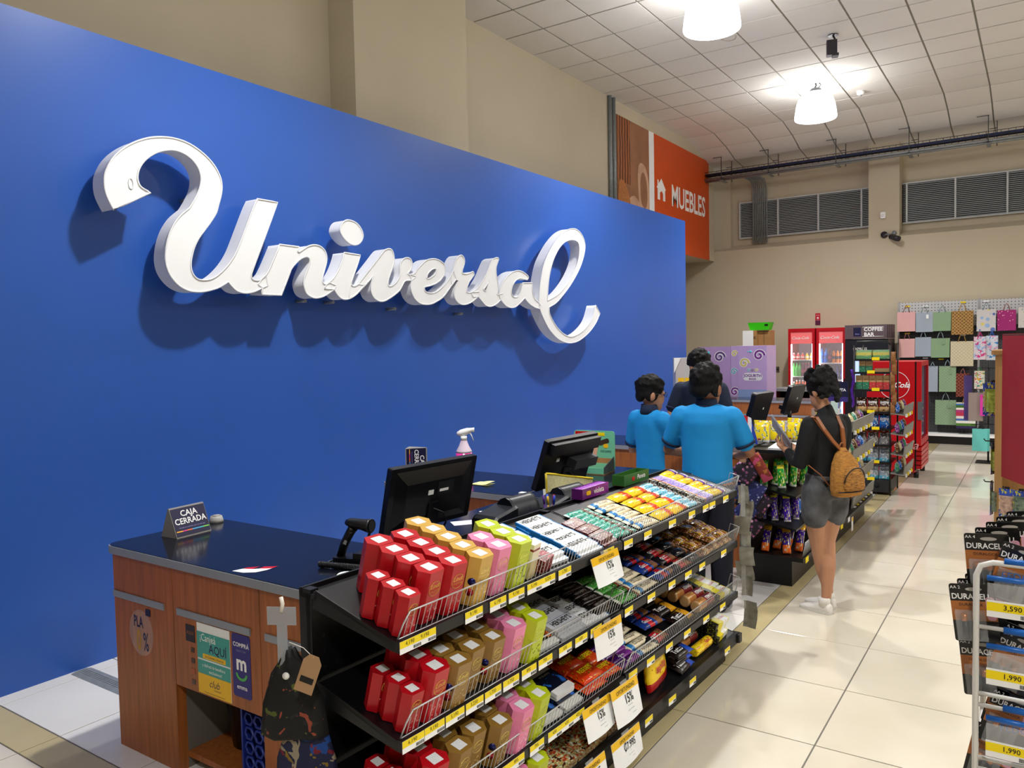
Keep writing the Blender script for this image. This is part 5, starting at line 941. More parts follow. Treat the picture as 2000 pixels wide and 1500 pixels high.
MB().tube([(-.03, -.03, 1.07), (0, -.04, 1.075), (.035, -.03, 1.07)], .01, 6).obj('drawstring', LEA, bp)
# the folded papers she holds
pm = MB(); [pm.box(-.10, .10, -.0008 + .004 * i, .0006 + .004 * i, -.13, .13) for i in range(3)]
pq = pm.obj('magazine', mat('pale_print_paper', '#b9bbbf', .5, var=.25, vs=30)); pq.matrix_world = wm.matrix_world.copy() @ Matrix.Translation((-.13, .30, 1.16)) @ Matrix.Rotation(-.75, 4, 'X') @ Matrix.Rotation(.9, 4, 'Z'); tag(pq, 'folded pale papers held in the hand of the woman', 'papers')
# --- the boys in blue polo shirts and the cashier -----------------------------------
POLO = mat('cyan_blue_polo', '#0f8bd2', .8, var=.07, vs=7, bump=.35, bs=14); TRIM = mat('navy_trim', '#0a1d3c', .8); PANTS = mat('navy_trousers', '#0c1124', .85, var=.1); NPOLO = mat('navy_polo', '#0b1a33', .8, var=.12, vs=8, bump=.3, bs=16)
def youth(h, polo, skin, arms, look=(0, 1, 0), bulk=1.0, pitch=-.1, seed=0, stripe=False, hs=1.0):
    """standing figure of height h facing +y; arms = [(elbow, wrist, hand dir)] for the two sides"""
    def f():
        p = {}; k = h / 1.66; b = MB(); HM = head(b, (0, .015, h - .132 * k * hs), k * hs, look, 0, pitch); W = bulk * k
        limb(b, [(0, -.01, h * .79), (0, .005, h * .86)], [.054 * k, .05 * k]); torso(b, (0, 0, h * .50), (0, -.01, h * .825), .15 * W, .135 * W, .16 * W, .185 * W)
        for s in (-1, 1):
            limb(b, [(s * .085 * W, 0, h * .52), (s * .09 * W, .01, h * .28), (s * .09 * W, -.01, h * .06)], [.09 * W, .06 * k, .042 * k])
            e, wv, hd = arms[0 if s < 0 else 1]; sh = Vector((s * .175 * W, -.01, h * .785)); limb(b, [sh, sh.lerp(Vector(e), .55), Vector(e), Vector(e).lerp(Vector(wv), .5), Vector(wv)], [.052 * k, .045 * k, .04 * k, .036 * k, .026 * k]); hand(b, wv, hd, (0, -.2, -1), k * .95, .5, .05, s * -1)
        p['body'] = (remesh(b, .010, 4), skin)
        t = MB(); torso(t, (0, 0, h * .515), (0, -.01, h * .84), .178 * W, .172 * W, .185 * W, .205 * W, .68, .66)
        for s in (-1, 1):
            e = Vector(arms[0 if s < 0 else 1][0]); sh = Vector((s * .17 * W, -.01, h * .79)); limb(t, [sh, sh.lerp(e, .45), sh.lerp(e, .72)], [.075 * k, .072 * k, .068 * k])
        p['polo_shirt'] = (remesh(t, .012, 5), polo)
        cm = MB(); cm.loft([[(.068 * k * r * math.cos(a), -.008 + .062 * k * r * math.sin(a), h * z) for a in [2 * PI * i / 16 for i in range(16)]] for z, r in ((.815, 1.25), (.835, 1.12), (.862, 1.0), (.862, .9), (.83, .95))]); p['collar'] = (cm.fix('collar'), TRIM)
        for s in (-1, 1):
            e = Vector(arms[0 if s < 0 else 1][0]); sh = Vector((s * .17 * W, -.01, h * .79)); q = MB(); q.tube([sh.lerp(e, .735), sh.lerp(e, .80)], [.0695 * k, .068 * k], 14); p['sleeve_band#%d' % s] = (q.fix('sleeve_band'), TRIM)
        if stripe: q = MB(); q.tube([(.075 * k * math.cos(a), -.008 + .07 * k * math.sin(a), h * .842) for a in [2 * PI * i / 20 for i in range(20)]], .0035, 5, closed=True); p['collar_stripe'] = (q.fix('collar_stripe'), WHITE)
        t2 = MB(); torso(t2, (0, 0, h * .46), (0, 0, h * .60), .168 * W, .165 * W, .16 * W, .15 * W, .7, .7)
        for s in (-1, 1): limb(t2, [(s * .088 * W, 0, h * .5), (s * .092 * W, .01, h * .28), (s * .095 * W, 0, h * .04)], [.1 * W, .082 * k, .068 * k])
        p['trousers'] = (remesh(t2, .014, 4), PANTS)
        for s in (-1, 1): q = MB(); shoe(q, (s * .095 * W, -.07, 0), (s * .11 * W, .18, 0), .045, .08); p['shoe#%d' % s] = (remesh(q, .01, 2), BLACKP)
        p['hair'] = (hair_cap(HM, 'short', seed), HAIR)
        return p
    return f
k2 = person('boy in a cyan polo shirt seen from behind, nearer the woman', (2.675, 1.5, 0), math.radians(10), youth(1.645, POLO, SKIND, [((-.27, .04, 1.06), (-.17, .27, 1.0), (.3, 1, 0)), ((.27, .04, 1.06), (.16, .27, 1.0), (-.3, 1, 0))], (.35, 1, 0), .97, -.15, 1, hs=1.27))
k1 = person('shorter boy in a cyan polo shirt with glasses beside the blue wall', (2.065, 1.95, 0), math.radians(-12), youth(1.545, POLO, SKIN, [((-.22, .06, .96), (-.06, .25, .98), (.4, 1, 0)), ((.2, .10, .98), (.12, .33, 1.0), (-.1, 1, .1))], (.75, 1, 0), .74, -.2, 2, hs=1.2))
k3 = person('cashier in a navy polo shirt standing behind the third counter', (1.915, 3.40, 0), math.radians(190), youth(1.72, NPOLO, SKIN, [((-.26, .06, 1.12), (-.16, .28, 1.03), (.3, 1, -.1)), ((.26, .06, 1.12), (.16, .28, 1.03), (-.3, 1, -.1))], (.25, 1, 0), 1.0, -.45, 3, True, 1.15))
flat('lanyard_card', PAPER, k3, (.03, .137, 1.36), (-1, 0, 0), (0, 0, 1), .03, .09)

# glasses worn by the shorter boy
GF = mat('glasses_frame', '#1a1718', .4)
hm = Matrix.Translation((0, .015, 1.545 - .132 * 1.2 * 1.545 / 1.66)) @ Matrix.Rotation(math.atan2(-.75, 1), 4, 'Z') @ Matrix.Rotation(-.2, 4, 'X') @ Matrix.Scale(1.2 * 1.545 / 1.66, 4)
gl = MB()
for x in (-.031, .031):
    gl.tube([(x + .024 * math.cos(a), .092, .022 + .018 * math.sin(a)) for a in [i * PI / 7 for i in range(14)]], .0022, 5, closed=True, M=hm)
    gl.tube([(x + math.copysign(.024, x), .09, .026), (math.copysign(.08, x), .05, .02), (math.copysign(.081, x), -.01, .012)], .002, 5, M=hm)
gl.tube([(-.008, .093, .026), (.008, .093, .026)], .002, 5, M=hm); gl.obj('glasses', GF, k1)
# ================================================================ third register
worktop('counter_worktop', 'black laminate worktop with silver edge on the third counter before the cashier', [(.964, 2.70, 2.50, 3.15)])
c3 = thing('checkout_counter', 'third wood laminate checkout counter between the boys and the cashier', 'counter', (0, 0, 0))
MB().box(1.0, 2.66, 2.52, 2.565, 0, .892).obj('front_panel', WOOD, c3); MB().box(1.0, 1.025, 2.565, 3.1, 0, .892).obj('side_panel', WOOD, c3); MB().box(2.63, 2.66, 2.565, 3.1, 0, .892).obj('side_panel', WOOD, c3); MB().box(1.025, 2.63, 3.08, 3.1, .1, .892).obj('back_panel', WOOD, c3)
for z in (.692, .45): MB().rbox(1.1, 2.6, 2.503, 2.52, z, z + .03, .004, axis='x').obj('drawer_pull', SILVER, c3)
# tall cardboard dispenser leaning on the blue wall
td = thing('cardboard_dispenser', 'tall white cardboard dispenser with price slips leaning by the blue wall', 'dispenser', (1.15, 4.9, 0), rotz=math.radians(40))
MB().box(-.1, .1, -.05, .05, 0, 1.62).obj('column', mat('pale_grey_card', '#b9b6b8', .6), td); MB().prism([(-.12, -.056, 1.45), (-.12, -.056, 1.62), (-.04, -.056, 1.62)], [(-.12, -.05, 1.45), (-.12, -.05, 1.62), (-.04, -.05, 1.62)]).prism([(.12, -.056, 1.45), (.12, -.056, 1.62), (.04, -.056, 1.62)], [(.12, -.05, 1.45), (.12, -.05, 1.62), (.04, -.05, 1.62)]).obj('corner_flap', PAPER, td)
for x in (-.04, .04): flat('price_slip', PAPER, td, (x, -.052, 1.28), FX, FZ, .07, .22); flat('yellow_head', GOLDY, td, (x, -.054, 1.37), FX, FZ, .07, .05); put_text(td, '15%', .04, INK, (x, -.056, 1.27), FX, FZ)
# ================================================================ second shelving unit by the woman
g2 = thing('snack_gondola', 'second black shelving unit with snack bags behind the woman', 'shelving', (0, 0, 0))
X0, X1, Y0, Y1 = 2.70, 3.03, 2.25, 5.05
MB().box(X0, X0 + .03, Y0, Y1, .02, 1.0).obj('back_panel', BLACK, g2); MB().box(X0, X1, Y0, Y1, 0, .185).obj('base', BLACK, g2); MB().box(X0 + .005, X1 + .08, Y0 - .004, Y1, .185, .215).obj('base_deck', BLACK, g2)
for y in (Y0, 3.6, Y1 - .03): MB().box(X0 - .03, X0 + .03, y, y + .03, 0, 1.05).obj('upright', BLACK, g2)
G2Z = [.44, .68, .98]
for z in G2Z[:2]: MB().prism([(X0 + .03, Y0, z + .05), (X1 + .03, Y0, z - .02), (X1 + .03, Y0, z - .035), (X0 + .03, Y0, z + .03)], [(X0 + .03, Y1, z + .05), (X1 + .03, Y1, z - .02), (X1 + .03, Y1, z - .035), (X0 + .03, Y1, z + .03)]).obj('shelf_tray', SHELFM, g2)
MB().box(X0 - .02, X1 + .04, Y0, Y1, .965, .99).obj('top_shelf', BLACK, g2)
# grey steel display trays with clip tags along the aisle side
TRAY = mat('grey_steel_tray', '#83847e', .5, metal=.3, var=.1)
def tray(parent, x, y0, y1, z, h=.1, tilt=.12):
    MB().prism([(x, y0, z), (x + .012, y0, z), (x + .012 + tilt * h, y0, z + h), (x + tilt * h, y0, z + h)], [(x, y1, z), (x + .012, y1, z), (x + .012 + tilt * h, y1, z + h), (x + tilt * h, y1, z + h)]).obj('tray_front', TRAY, parent)
    for k in range(int((y1 - y0) / .14)): MB().box(x + .013, x + .03, y0 + .06 + k * .14, y0 + .11 + k * .14, z - .03, z + .005).obj('clip_tag', YELLOW if k % 2 else PAPER, parent)
for z in (.215, .44, .66, .93): tray(g2, X1 + .03, 4.2, Y1 + .25, z)
for z in (.25,): fm = MB(); [fm.cyl((X1 + .07, Y0 + .02 + .03 * k, z - .03), (X1 + .09, Y0 + .02 + .03 * k, z + .08), .002, 4) for k in range(30)]; fm.tube([(X1 + .09, Y0 + .02, z + .08), (X1 + .09, Y0 + .92, z + .08)], .003, 5); fm.obj('wire_fence', CHROME, g2)
for k in range(6): MB().box(X1 + .082, X1 + .086, Y0 + .05 + .3 * k, Y0 + .13 + .3 * k, .17, .21).obj('price_tag', YELLOW if k % 2 == 0 else PAPER, g2)
# twisted snack bags inside
def long_bag(pr_m, w=.055, h=.2, t=.045): return proto('snack_bag', bagm(w, h, t), pr_m)
GRN = long_bag(printed('green_yellow_bag', 'Z', [(0, '#c9d0d4'), (.08, '#1f8a2c'), (.6, '#2aa03a'), (.72, '#d8d01c'), (.86, '#1f8a2c')], blot=['#e6e61c', '#e8f0ea'], blot_t=.6, blot_s=6, rough=.15)); PUR = long_bag(printed('purple_yellow_bag', 'Z', [(0, '#c9c9d4'), (.06, '#3a1f8c'), (.62, '#4a2aa0'), (.9, '#d8c81c')], blot=['#d8c81c', '#cfcfe0'], blot_t=.61, blot_s=6, rough=.15), .05, .19); ORG = long_bag(printed('purple_orange_bag', 'Z', [(0, '#e8641c'), (.3, '#3a1f8c'), (.8, '#d8a01c')], blot=['#e0c81c', '#cfcfe0'], blot_t=.6, blot_s=6, rough=.15), .06, .2)
for nm, pr, z, n, tl in (('green', GRN, .70, 6, -.15), ('purple', PUR, .455, 9, -.25), ('purple and orange', ORG, .217, 5, -.6)):
    for i in range(n):
        y = Y0 + .06 + (i % 3) * .11; x = X0 + .09 + .27 * (i + .5) / n
        put(pr, Matrix.Translation((x, y, z + .004)) @ Matrix.Rotation(.15 * math.sin(i * 2.3), 4, 'Z') @ Matrix.Rotation(tl * (.8 + .3 * math.sin(i)), 4, 'X') @ Matrix.Rotation(.12 * math.sin(i * 1.7), 4, 'Y'), '%s snack bag in the unit by the woman, %s from the pouches' % (nm, ORD[i]), 'snack bag', 'long snack bags in the second unit')
# mixed packs in the trays further along
MIX = [printed('mix_%d' % k, 'X', s, blot=b, blot_t=.57, blot_s=7, rough=.2) for k, (s, b) in enumerate((([(0, '#2a8a6a'), (.4, '#e8e8e2')], ['#1f5fae', '#c8c030']), ([(0, '#1f62c0'), (.5, '#5aa0e0')], ['#e8e8f0', '#1a3a7a']), ([(0, '#5a3a24'), (.5, '#c8a46a')], ['#3a2214', '#e8dcc0']), ([(0, '#d8cfa0'), (.5, '#b8a860')], ['#e8e2c0', '#6a5a2a']), ([(0, '#5a2a7a'), (.5, '#2a8a7a')], ['#d0407a', '#e6e6e6'])))]
MIXP = [proto('snack_bag', bagm(.12, .14, .06), m) for m in MIX]
for zi, z in enumerate((.22, .44, .66, .93)):
    for i in range(6):
        put(MIXP[(i * 2 + zi * 3) % 5], Matrix.Translation((X1 - .03, 4.28 + i * .165, z + .002)) @ Matrix.Rotation(PI / 2 + .1 * math.sin(i * 3 + zi), 4, 'Z') @ Matrix.Rotation(-.25, 4, 'X'), 'snack bag in the grey trays beyond the woman, %s tray up, %s along' % (ORD[zi], ORD[i]), 'snack bag', 'snack bags in the grey trays')
for zi, z in enumerate((.222, .445, .685)):
    for i in range(9):
        if zi == 0 and i < 3: continue
        put(MIXP[(i + zi) % 5], Matrix.Translation((X1 - .06, 2.72 + i * .16, z + .002)) @ Matrix.Rotation(PI / 2 + .08 * math.sin(i * 2 + zi), 4, 'Z') @ Matrix.Rotation(-.2, 4, 'X'), 'snack bag behind the legs of the woman, %s shelf up, %s along' % (ORD[zi], ORD[i]), 'snack bag', 'snack bags on the open shelves')
# top: papers, yellow crisps bags, flag, dispenser, monitors
ps = MB(); [ps.box(-.14, .14, -.19, .19, .003 * i, .003 * i + .002) for i in range(5)]
pso = ps.obj('paper_stack', PAPER, loc=(2.98, 2.46, .992), rot=(.0, .0, .1)); tag(pso, 'stack of white papers on top of the second shelving unit', 'papers')
CRISP = proto('crisps_bag', bagm(.12, .17, .08), printed('yellow_crisps_bag', 'Z', [(0, '#e8e8e4'), (.12, '#f0d81c'), (.55, '#f0d81c'), (.9, '#e8d01c')], blot=['#4a7a3a', '#e8e8ea', '#b83a24'], blot_t=.58, blot_s=5, rough=.18))
for i, (x, y) in enumerate(((2.74, 2.50), (2.80, 2.72), (2.90, 2.80), (2.99, 2.86), (3.06, 2.78), (2.86, 2.98))): put(CRISP, Matrix.Translation((x, y, .992 + (.02 if i == 0 else .0))) @ Matrix.Rotation(.4 * math.sin(i * 2), 4, 'Z') @ Matrix.Rotation(-.1, 4, 'X'), 'yellow crisps bag standing on the second unit, %s counted from the flag' % ORD[i], 'crisps bag', 'yellow crisps bags beside the papers')
FLAGM = printed('tricolour_flag', 'X', [(0, '#c8202c'), (.32, '#f0f0f2'), (.62, '#1c3fb0')], rough=.6)
fl = thing('table_flag', 'small red white and blue table flag hanging by the boy', 'flag', (2.69, 2.28, .99))
MB().cyl((0, 0, 0), (-.02, 0, .26), .003, 6).obj('pole', mat('gold_pole', '#c8a43a', .3, metal=.7), fl); MB().lathe([(0, 0), (.006, .004), (0, .014)], 8, c=(-.02, 0, .26)).obj('finial', mat('gold_pole', '#c8a43a', .3, metal=.7), fl)
rows = [[(-.018 + .065 * i / 4 + .045 * j / 5 - .004, .012 * math.sin(i + j), .25 - .20 * j / 5 - .02 * i / 4) for i in range(5)] for j in range(6)]
MB().grid(rows).grid([[(a, b + .0015, c) for a, b, c in r] for r in rows]).obj('cloth', FLAGM, fl)
ss = thing('soap_pump', 'white pump bottle behind the small flag', 'bottle', (2.62, 2.75, .93)); MB().lathe([(.03, 0), (.032, .09), (.012, .11), (.012, .125)], 14).obj('bottle', WHITE, ss); MB().tube([(0, 0, .12), (0, 0, .15), (.035, 0, .152)], .006, 6).obj('pump', WHITE, ss)
cj = thing('clear_jar', 'tall clear jar of small packets beside the head of the woman', 'jar', (3.02, 3.15, .992)); MB().rbox(-.055, .055, -.055, .055, 0, .24, .015).obj('jar', mat('clear_jar_plastic', '#aeb4b8', .1, alpha=.35), cj); flat('tag', YELLOW, cj, (.0, -.057, .2), FX, FZ, .025, .04); pk = MB(); [pk.lathe([(0, 0), (.02, .008), (0, .016)], 6, c=(random.uniform(-.03, .03), random.uniform(-.03, .03), .01 + .012 * k)) for k in range(10)]; q = pk.obj('packets', mat('mixed_packets', '#8a9a6a', .6, var=.5, vs=60), cj); q['kind'] = 'stuff'
def pos(lab, M, W=.36, H=.26):
    t = thing('register_monitor', lab, 'monitor', M=M); MB().rbox(-W / 2, W / 2, -.02, .02, .0, H, .02, axis='y').obj('back_shell', BLACKP, t); MB().box(-.05, .05, .02, .10, .02, .06).obj('arm', BLACKP, t); flat('sticker', PAPER, t, (.04, -.0205, H * .55), FX, FZ, .02, .02); return t
pos('black register monitor tilted above the yellow crisps bags', Matrix.Translation((2.43, 3.32, 1.04)) @ Matrix.Rotation(math.radians(82), 4, 'Z') @ Matrix.Rotation(.3, 4, 'X'), .36, .32)
pos('black register monitor standing behind the head of the woman', Matrix.Translation((2.42, 4.52, 1.06)) @ Matrix.Rotation(math.radians(82), 4, 'Z') @ Matrix.Rotation(.3, 4, 'X'), .36, .30)
rs = thing('register_stand', 'black stand holding the register monitors beside the second unit', 'stand', (2.40, 3.2, 0)); MB().box(-.06, .12, .05, 1.5, 0, .93).obj('cabinet', WOOD, rs); MB().box(-.1, .2, .03, 1.52, .93, .965).obj('top', SILVER, rs); MB().cyl((.03, .12, .965), (.03, .12, 1.1), .02, 8).cyl((.03, 1.30, .965), (.03, 1.30, 1.1), .02, 8).obj('post', BLACKP, rs)
sc2 = thing('handheld_scanner', 'black scanner head poking up beside the nearer register monitor', 'scanner', (2.52, 3.05, .966)); MB().lathe([(.035, 0), (.035, .03), (.02, .045), (.03, .07), (.03, .085), (0, .1)], 12).obj('body', BLACKP, sc2)
# patterned bags hanging at the near end of the second unit
def flowers(name, base, cols, s, r=.36):
    m = mat(name, base, .7); nt = m.node_tree; b = nt.nodes['Principled BSDF']; tc = nt.nodes.new('ShaderNodeTexCoord'); v = nt.nodes.new('ShaderNodeTexVoronoi'); v.inputs['Scale'].default_value = s; v.inputs['Randomness'].default_value = .7
    nt.links.new(tc.outputs['Object'], v.inputs['Vector']); sp = nt.nodes.new('ShaderNodeSeparateColor'); nt.links.new(v.outputs['Color'], sp.inputs[0])
    rp = nt.nodes.new('ShaderNodeValToRGB'); rp.color_ramp.interpolation = 'CONSTANT'
    while len(rp.color_ramp.elements) < len(cols): rp.color_ramp.elements.new(.5)
    for i, c in enumerate(cols): rp.color_ramp.elements[i].position = i / len(cols); rp.color_ramp.elements[i].color = lin(c)
    nt.links.new(sp.outputs[0], rp.inputs[0]); lt = nt.nodes.new('ShaderNodeMath'); lt.operation = 'LESS_THAN'; lt.inputs[1].default_value = r; nt.links.new(v.outputs['Distance'], lt.inputs[0])
    mx = nt.nodes.new('ShaderNodeMix'); mx.data_type = 'RGBA'; mx.inputs[6].default_value = lin(base); nt.links.new(lt.outputs[0], mx.inputs[0]); nt.links.new(rp.outputs[0], mx.inputs[7]); nt.links.new(mx.outputs[2], b.inputs['Base Color']); return m
P1 = flowers('black_pink_flower_fabric', '#221a2a', ['#c873ae', '#8a4a78', '#e0a6cc', '#5a4468'], 34); P2 = flowers('navy_white_pattern_fabric', '#232a66', ['#aab2dc', '#1a1f50', '#5a66a8'], 40, .33); P3 = floral('orange_flower_fabric', '#7a2a1a', ['#b8406a', '#a8642a'], 14, .6)
bx = Vector((2.72, 2.16, 0)); RP = Matrix.Rotation(math.radians(20), 4, 'Z')
def square_bag(lab, M, m, w, h):
    t = thing('pouch', lab, 'pouch', M=M, group='patterned pouches at the second unit'); MB().loft([[(x * w, y * .03 * (1 if abs(x) < .45 else .2), z * h) for x, y, z in ((-.5, -1, 0), (-.25, -1.2, 0), (.25, -1.2, 0), (.5, -1, 0), (.5, 1, 0), (0, 1, 0), (-.5, 1, 0))] if False else [(w * .5 * k * math.copysign(abs(math.cos(a)) ** .5, math.cos(a)), d * math.sin(a), z) for a in [2 * PI * i / 16 for i in range(16)]] for z, k, d in ((-h / 2, .98, .008), (-h * .42, 1, .02), (0, 1.0, .035), (h * .42, 1, .02), (h / 2, .98, .008))]).obj('pouch_body', m, t); return t
square_bag('black pouch with pink flowers hanging on its corner, uppermost of the pouches', Matrix.Translation(bx + Vector((.0, 0, .83))) @ RP @ Matrix.Rotation(.7, 4, 'Y'), P1, .17, .17); square_bag('navy pouch with a white motif hanging below the pink flower pouch', Matrix.Translation(bx + Vector((.01, .04, .68))) @ RP @ Matrix.Rotation(.5, 4, 'Y'), P2, .21, .19); square_bag('black pink flowered pouch behind the navy pouch', Matrix.Translation(bx + Vector((.04, .08, .60))) @ RP @ Matrix.Rotation(.6, 4, 'Y'), P1, .22, .19)
square_bag('small navy pouch with a white motif low in the bunch', Matrix.Translation(bx + Vector((-.01, .03, .53))) @ RP @ Matrix.Rotation(.8, 4, 'Y'), P2, .14, .14); square_bag('lowest black pouch with pink flowers in the bunch', Matrix.Translation(bx + Vector((.02, .05, .42))) @ RP @ Matrix.Rotation(.6, 4, 'Y'), P1, .15, .14); square_bag('orange pouch with a pink flower hanging beside the pouches', Matrix.Translation(bx + Vector((.11, .02, .87))) @ RP @ Matrix.Rotation(-.5, 4, 'Y'), P3, .08, .22)
kt2 = MB().box(-.022, .022, -.001, .001, -.05, .05).obj('kraft_tag', mat('kraft_card', '#a5825f', .8), loc=bx + Vector((-.0, -.05, .96))); tag(kt2, 'small tan card tag above the patterned pouches', 'tag')
hs2 = MB().box(-.012, .012, -.001, .001, -.2, .06).box(-.03, .03, -.001, .001, .03, .07).obj('hanging_strip', mat('frosted_plastic', '#aab0b8', .25, alpha=.55), loc=bx + Vector((.0, -.02, 1.0))); tag(hs2, 'clear strip carrying the patterned pouches at the second unit', 'strip')
sp_ = MB().box(-.03, .03, -.002, .002, -.06, .06).obj('shelf_flyer', PAPER, loc=(3.13, 3.9, .14), rot=(0, 0, PI / 2)); tag(sp_, 'white and yellow flyer hanging at the base of the second unit', 'sign'); MB().box(-.03, .03, -.004, -.002, .03, .06).obj('yellow_band', GOLDY, sp_)
# ================================================================ snack rack with product shelves
rk = thing('snack_rack', 'tall black wire snack rack with side trays beside the red cooler', 'rack', (0, 0, 0))
RX0, RX1, RY0, RY1 = 2.72, 3.10, 6.2, 6.75
for x in (RX0, RX1):
    for y in (RY0, RY1): MB().cyl((x, y, 0), (x, y, 1.72), .010, 8).obj('post', BLACK, rk)
MB().tube([(RX0, RY0, 1.72), (RX0 + .03, RY0, 1.76), (RX1 - .03, RY0, 1.76), (RX1, RY0, 1.72)], .01, 8).obj('top_bar', BLACK, rk); MB().box(RX0, RX1, RY0, RY1, .03, .17).obj('base_box', mat('dark_grey_steel', '#26272a', .5), rk); MB().lathe([(.03, 0), (.03, .004), (0, .004)], 14, M=frame((2.96, RY0 - .002, .11), FX, FZ)).obj('base_hole', DARK, rk)
RZ = [.17, .37, .565, .755, .945, 1.20, 1.40, 1.55]
for z in RZ[1:]: MB().box(RX0, RX1, RY0, RY1, z - .012, z - .002).box(RX0, RX1, RY0 - .012, RY0, z - .012, z + .012).obj('rack_shelf', BLACK, rk)
for k, z in enumerate(RZ): MB().box(2.86 + .05 * (k % 2), 2.94 + .05 * (k % 2), RY0 - .017, RY0 - .013, z - .005, z + .03).obj('price_tag', YELLOW, rk)
RB = [printed('brown_tutto_bag', 'Z', [(0, '#caa46a'), (.35, '#4a2a1c'), (.9, '#3a2014')], blot=['#e8dcc8', '#6a3a22'], blot_t=.62, blot_s=5, rough=.18), printed('grey_blue_bag', 'Z', [(0, '#4ab0cc'), (.25, '#9aa8b4'), (.9, '#8a98a4')], blot='#d8e0e6', blot_t=.6, blot_s=5, rough=.18), printed('blue_snack_bag', 'Z', [(0, '#1c4f9c'), (.3, '#2f7fd0'), (.9, '#4a2a1c')], blot=['#e8eef4', '#1c3a7a'], blot_t=.6, blot_s=5, rough=.18), printed('brown_grey_bag', 'Z', [(0, '#8a8a8c'), (.5, '#5a4a44'), (.85, '#b84a1c')], blot='#cfcac4', blot_t=.6, blot_s=5, rough=.18)]
DINK = mat('brown_black_ink', '#241812', .5)
RP_ = [proto('snack_bag', bagm(.125, .17, .07), m, [txt('tutto', .045, WINK if i in (0, 2) else DINK, frame((0, -.038, .115), (1, 0, 0), (0, 0, 1)), shear=.15, bold=.02)]) for i, m in enumerate(RB)]
for zi, pi in ((0, 1), (1, 1), (2, 3), (3, 2), (4, 0)):
    for i in range(3): put(RP_[pi if not (zi == 3 and i == 0) else 0], Matrix.Translation((RX0 + .065 + i * .125, RY0 + .06, RZ[zi] + .001)) @ Matrix.Rotation(-.15, 4, 'X'), 'snack bag on the tall rack, %s level up, %s from the coffee machine' % (ORD[zi], ORD[i]), 'snack bag', 'bags on the tall snack rack')
CBX = [proto('cookie_carton', slab(.068, .05, .17), printed('kraft_%s_carton' % n, 'Z', [(0, c), (.55, '#b08d5a')], blot='#e8dcc8', blot_t=.66), [txt('tutto', .022, DINK, frame((0, -.026, .125), (1, 0, 0), (0, 0, 1)))]) for n, c in (('green', '#2f7a5a'), ('red', '#c23a3a'))]
for i, c in enumerate((0, 0, 1, 1, 1)): put(CBX[c], Matrix.Translation((RX0 + .045 + i * .073, RY0 + .05, RZ[5] + .001)), '%s and kraft cookie carton on the tall rack, %s along the upper carton row' % (('green', 'red')[c], ORD[i]), 'carton', 'kraft cookie cartons')
for i in range(2): put(CBX[0], Matrix.Translation((RX0 + .08 + i * .073, RY0 + .05, RZ[6] + .001)) @ Matrix.Scale(.85, 4, (0, 0, 1)), 'green and kraft cookie carton above the red cartons, %s of two' % ORD[i], 'carton', 'kraft cookie cartons')
for i in range(2): put(proto('cookie_tray', slab(.17, .14, .11), printed('green_gold_tray', 'Z', [(0, '#5a9a6a'), (.45, '#c8c060'), (.8, '#7ab08a')], blot=['#8a6a2a', '#e0dc9a'], blot_t=.6)), Matrix.Translation((RX0 + .095 + i * .185, RY0 + .09, RZ[7] + .001)), 'green and gold cookie tray on top of the tall rack, %s' % ('nearer the coffee machine', 'nearer the red cooler')[i], 'tray', 'trays on the tall rack')
put(proto('cookie_tray', slab(.15, .1, .05), mat('kraft_tray_box', '#9a7f55', .7)), Matrix.Translation((RX1 - .09, RY0 + .06, RZ[6] + .001)), 'low kraft cookie tray beside the green cartons', 'tray', 'trays on the tall rack')
for k, z in enumerate((.25, .47, .70, .93)):
    tray(rk, RX1 + .14, RY0 - .05, RY1 + .1, z, .1)
    MB().prism([(RX1 + .01, RY0 - .05, z + .02), (RX1 + .15, RY0 - .05, z), (RX1 + .15, RY0 - .05, z - .01), (RX1 + .01, RY0 - .05, z + .01)], [(RX1 + .01, RY1 + .1, z + .02), (RX1 + .15, RY1 + .1, z), (RX1 + .15, RY1 + .1, z - .01), (RX1 + .01, RY1 + .1, z + .01)]).obj('tray_floor', TRAY, rk)
    for i in range(4): put(MIXP[(i + k * 2) % 5], Matrix.Translation((RX1 + .075, RY0 + .02 + i * .17, z + .022)) @ Matrix.Rotation(PI / 2, 4, 'Z') @ Matrix.Rotation(-.1, 4, 'X') @ Matrix.Scale(.85, 4), 'snack bag in the tall rack side trays, %s tray up, %s along' % (ORD[k], ORD[i]), 'snack bag', 'bags in the side trays')
brd = [[(RX1 + .03 + .02 * math.sin(i), RY0 - .03, 1.62 - .09 * i - .045 + .04 * math.cos(a)) for a in (0,)] for i in range(1)]
bs_ = thing('hanging_snack_strip', 'strip of brown snack bags hanging down the side of the tall rack', 'strip', (RX1 + .035, RY0 - .03, 1.62))
for i in range(6): q = add('snack_bag', bagm(.05, .14, .035).fix('snack_bag'), mat('brown_crumb_bag', '#8a5a2c', .5, var=.4, vs=40), bs_, M=Matrix.Translation((.01 * math.sin(i * 2), 0, -.12 - .115 * i)))
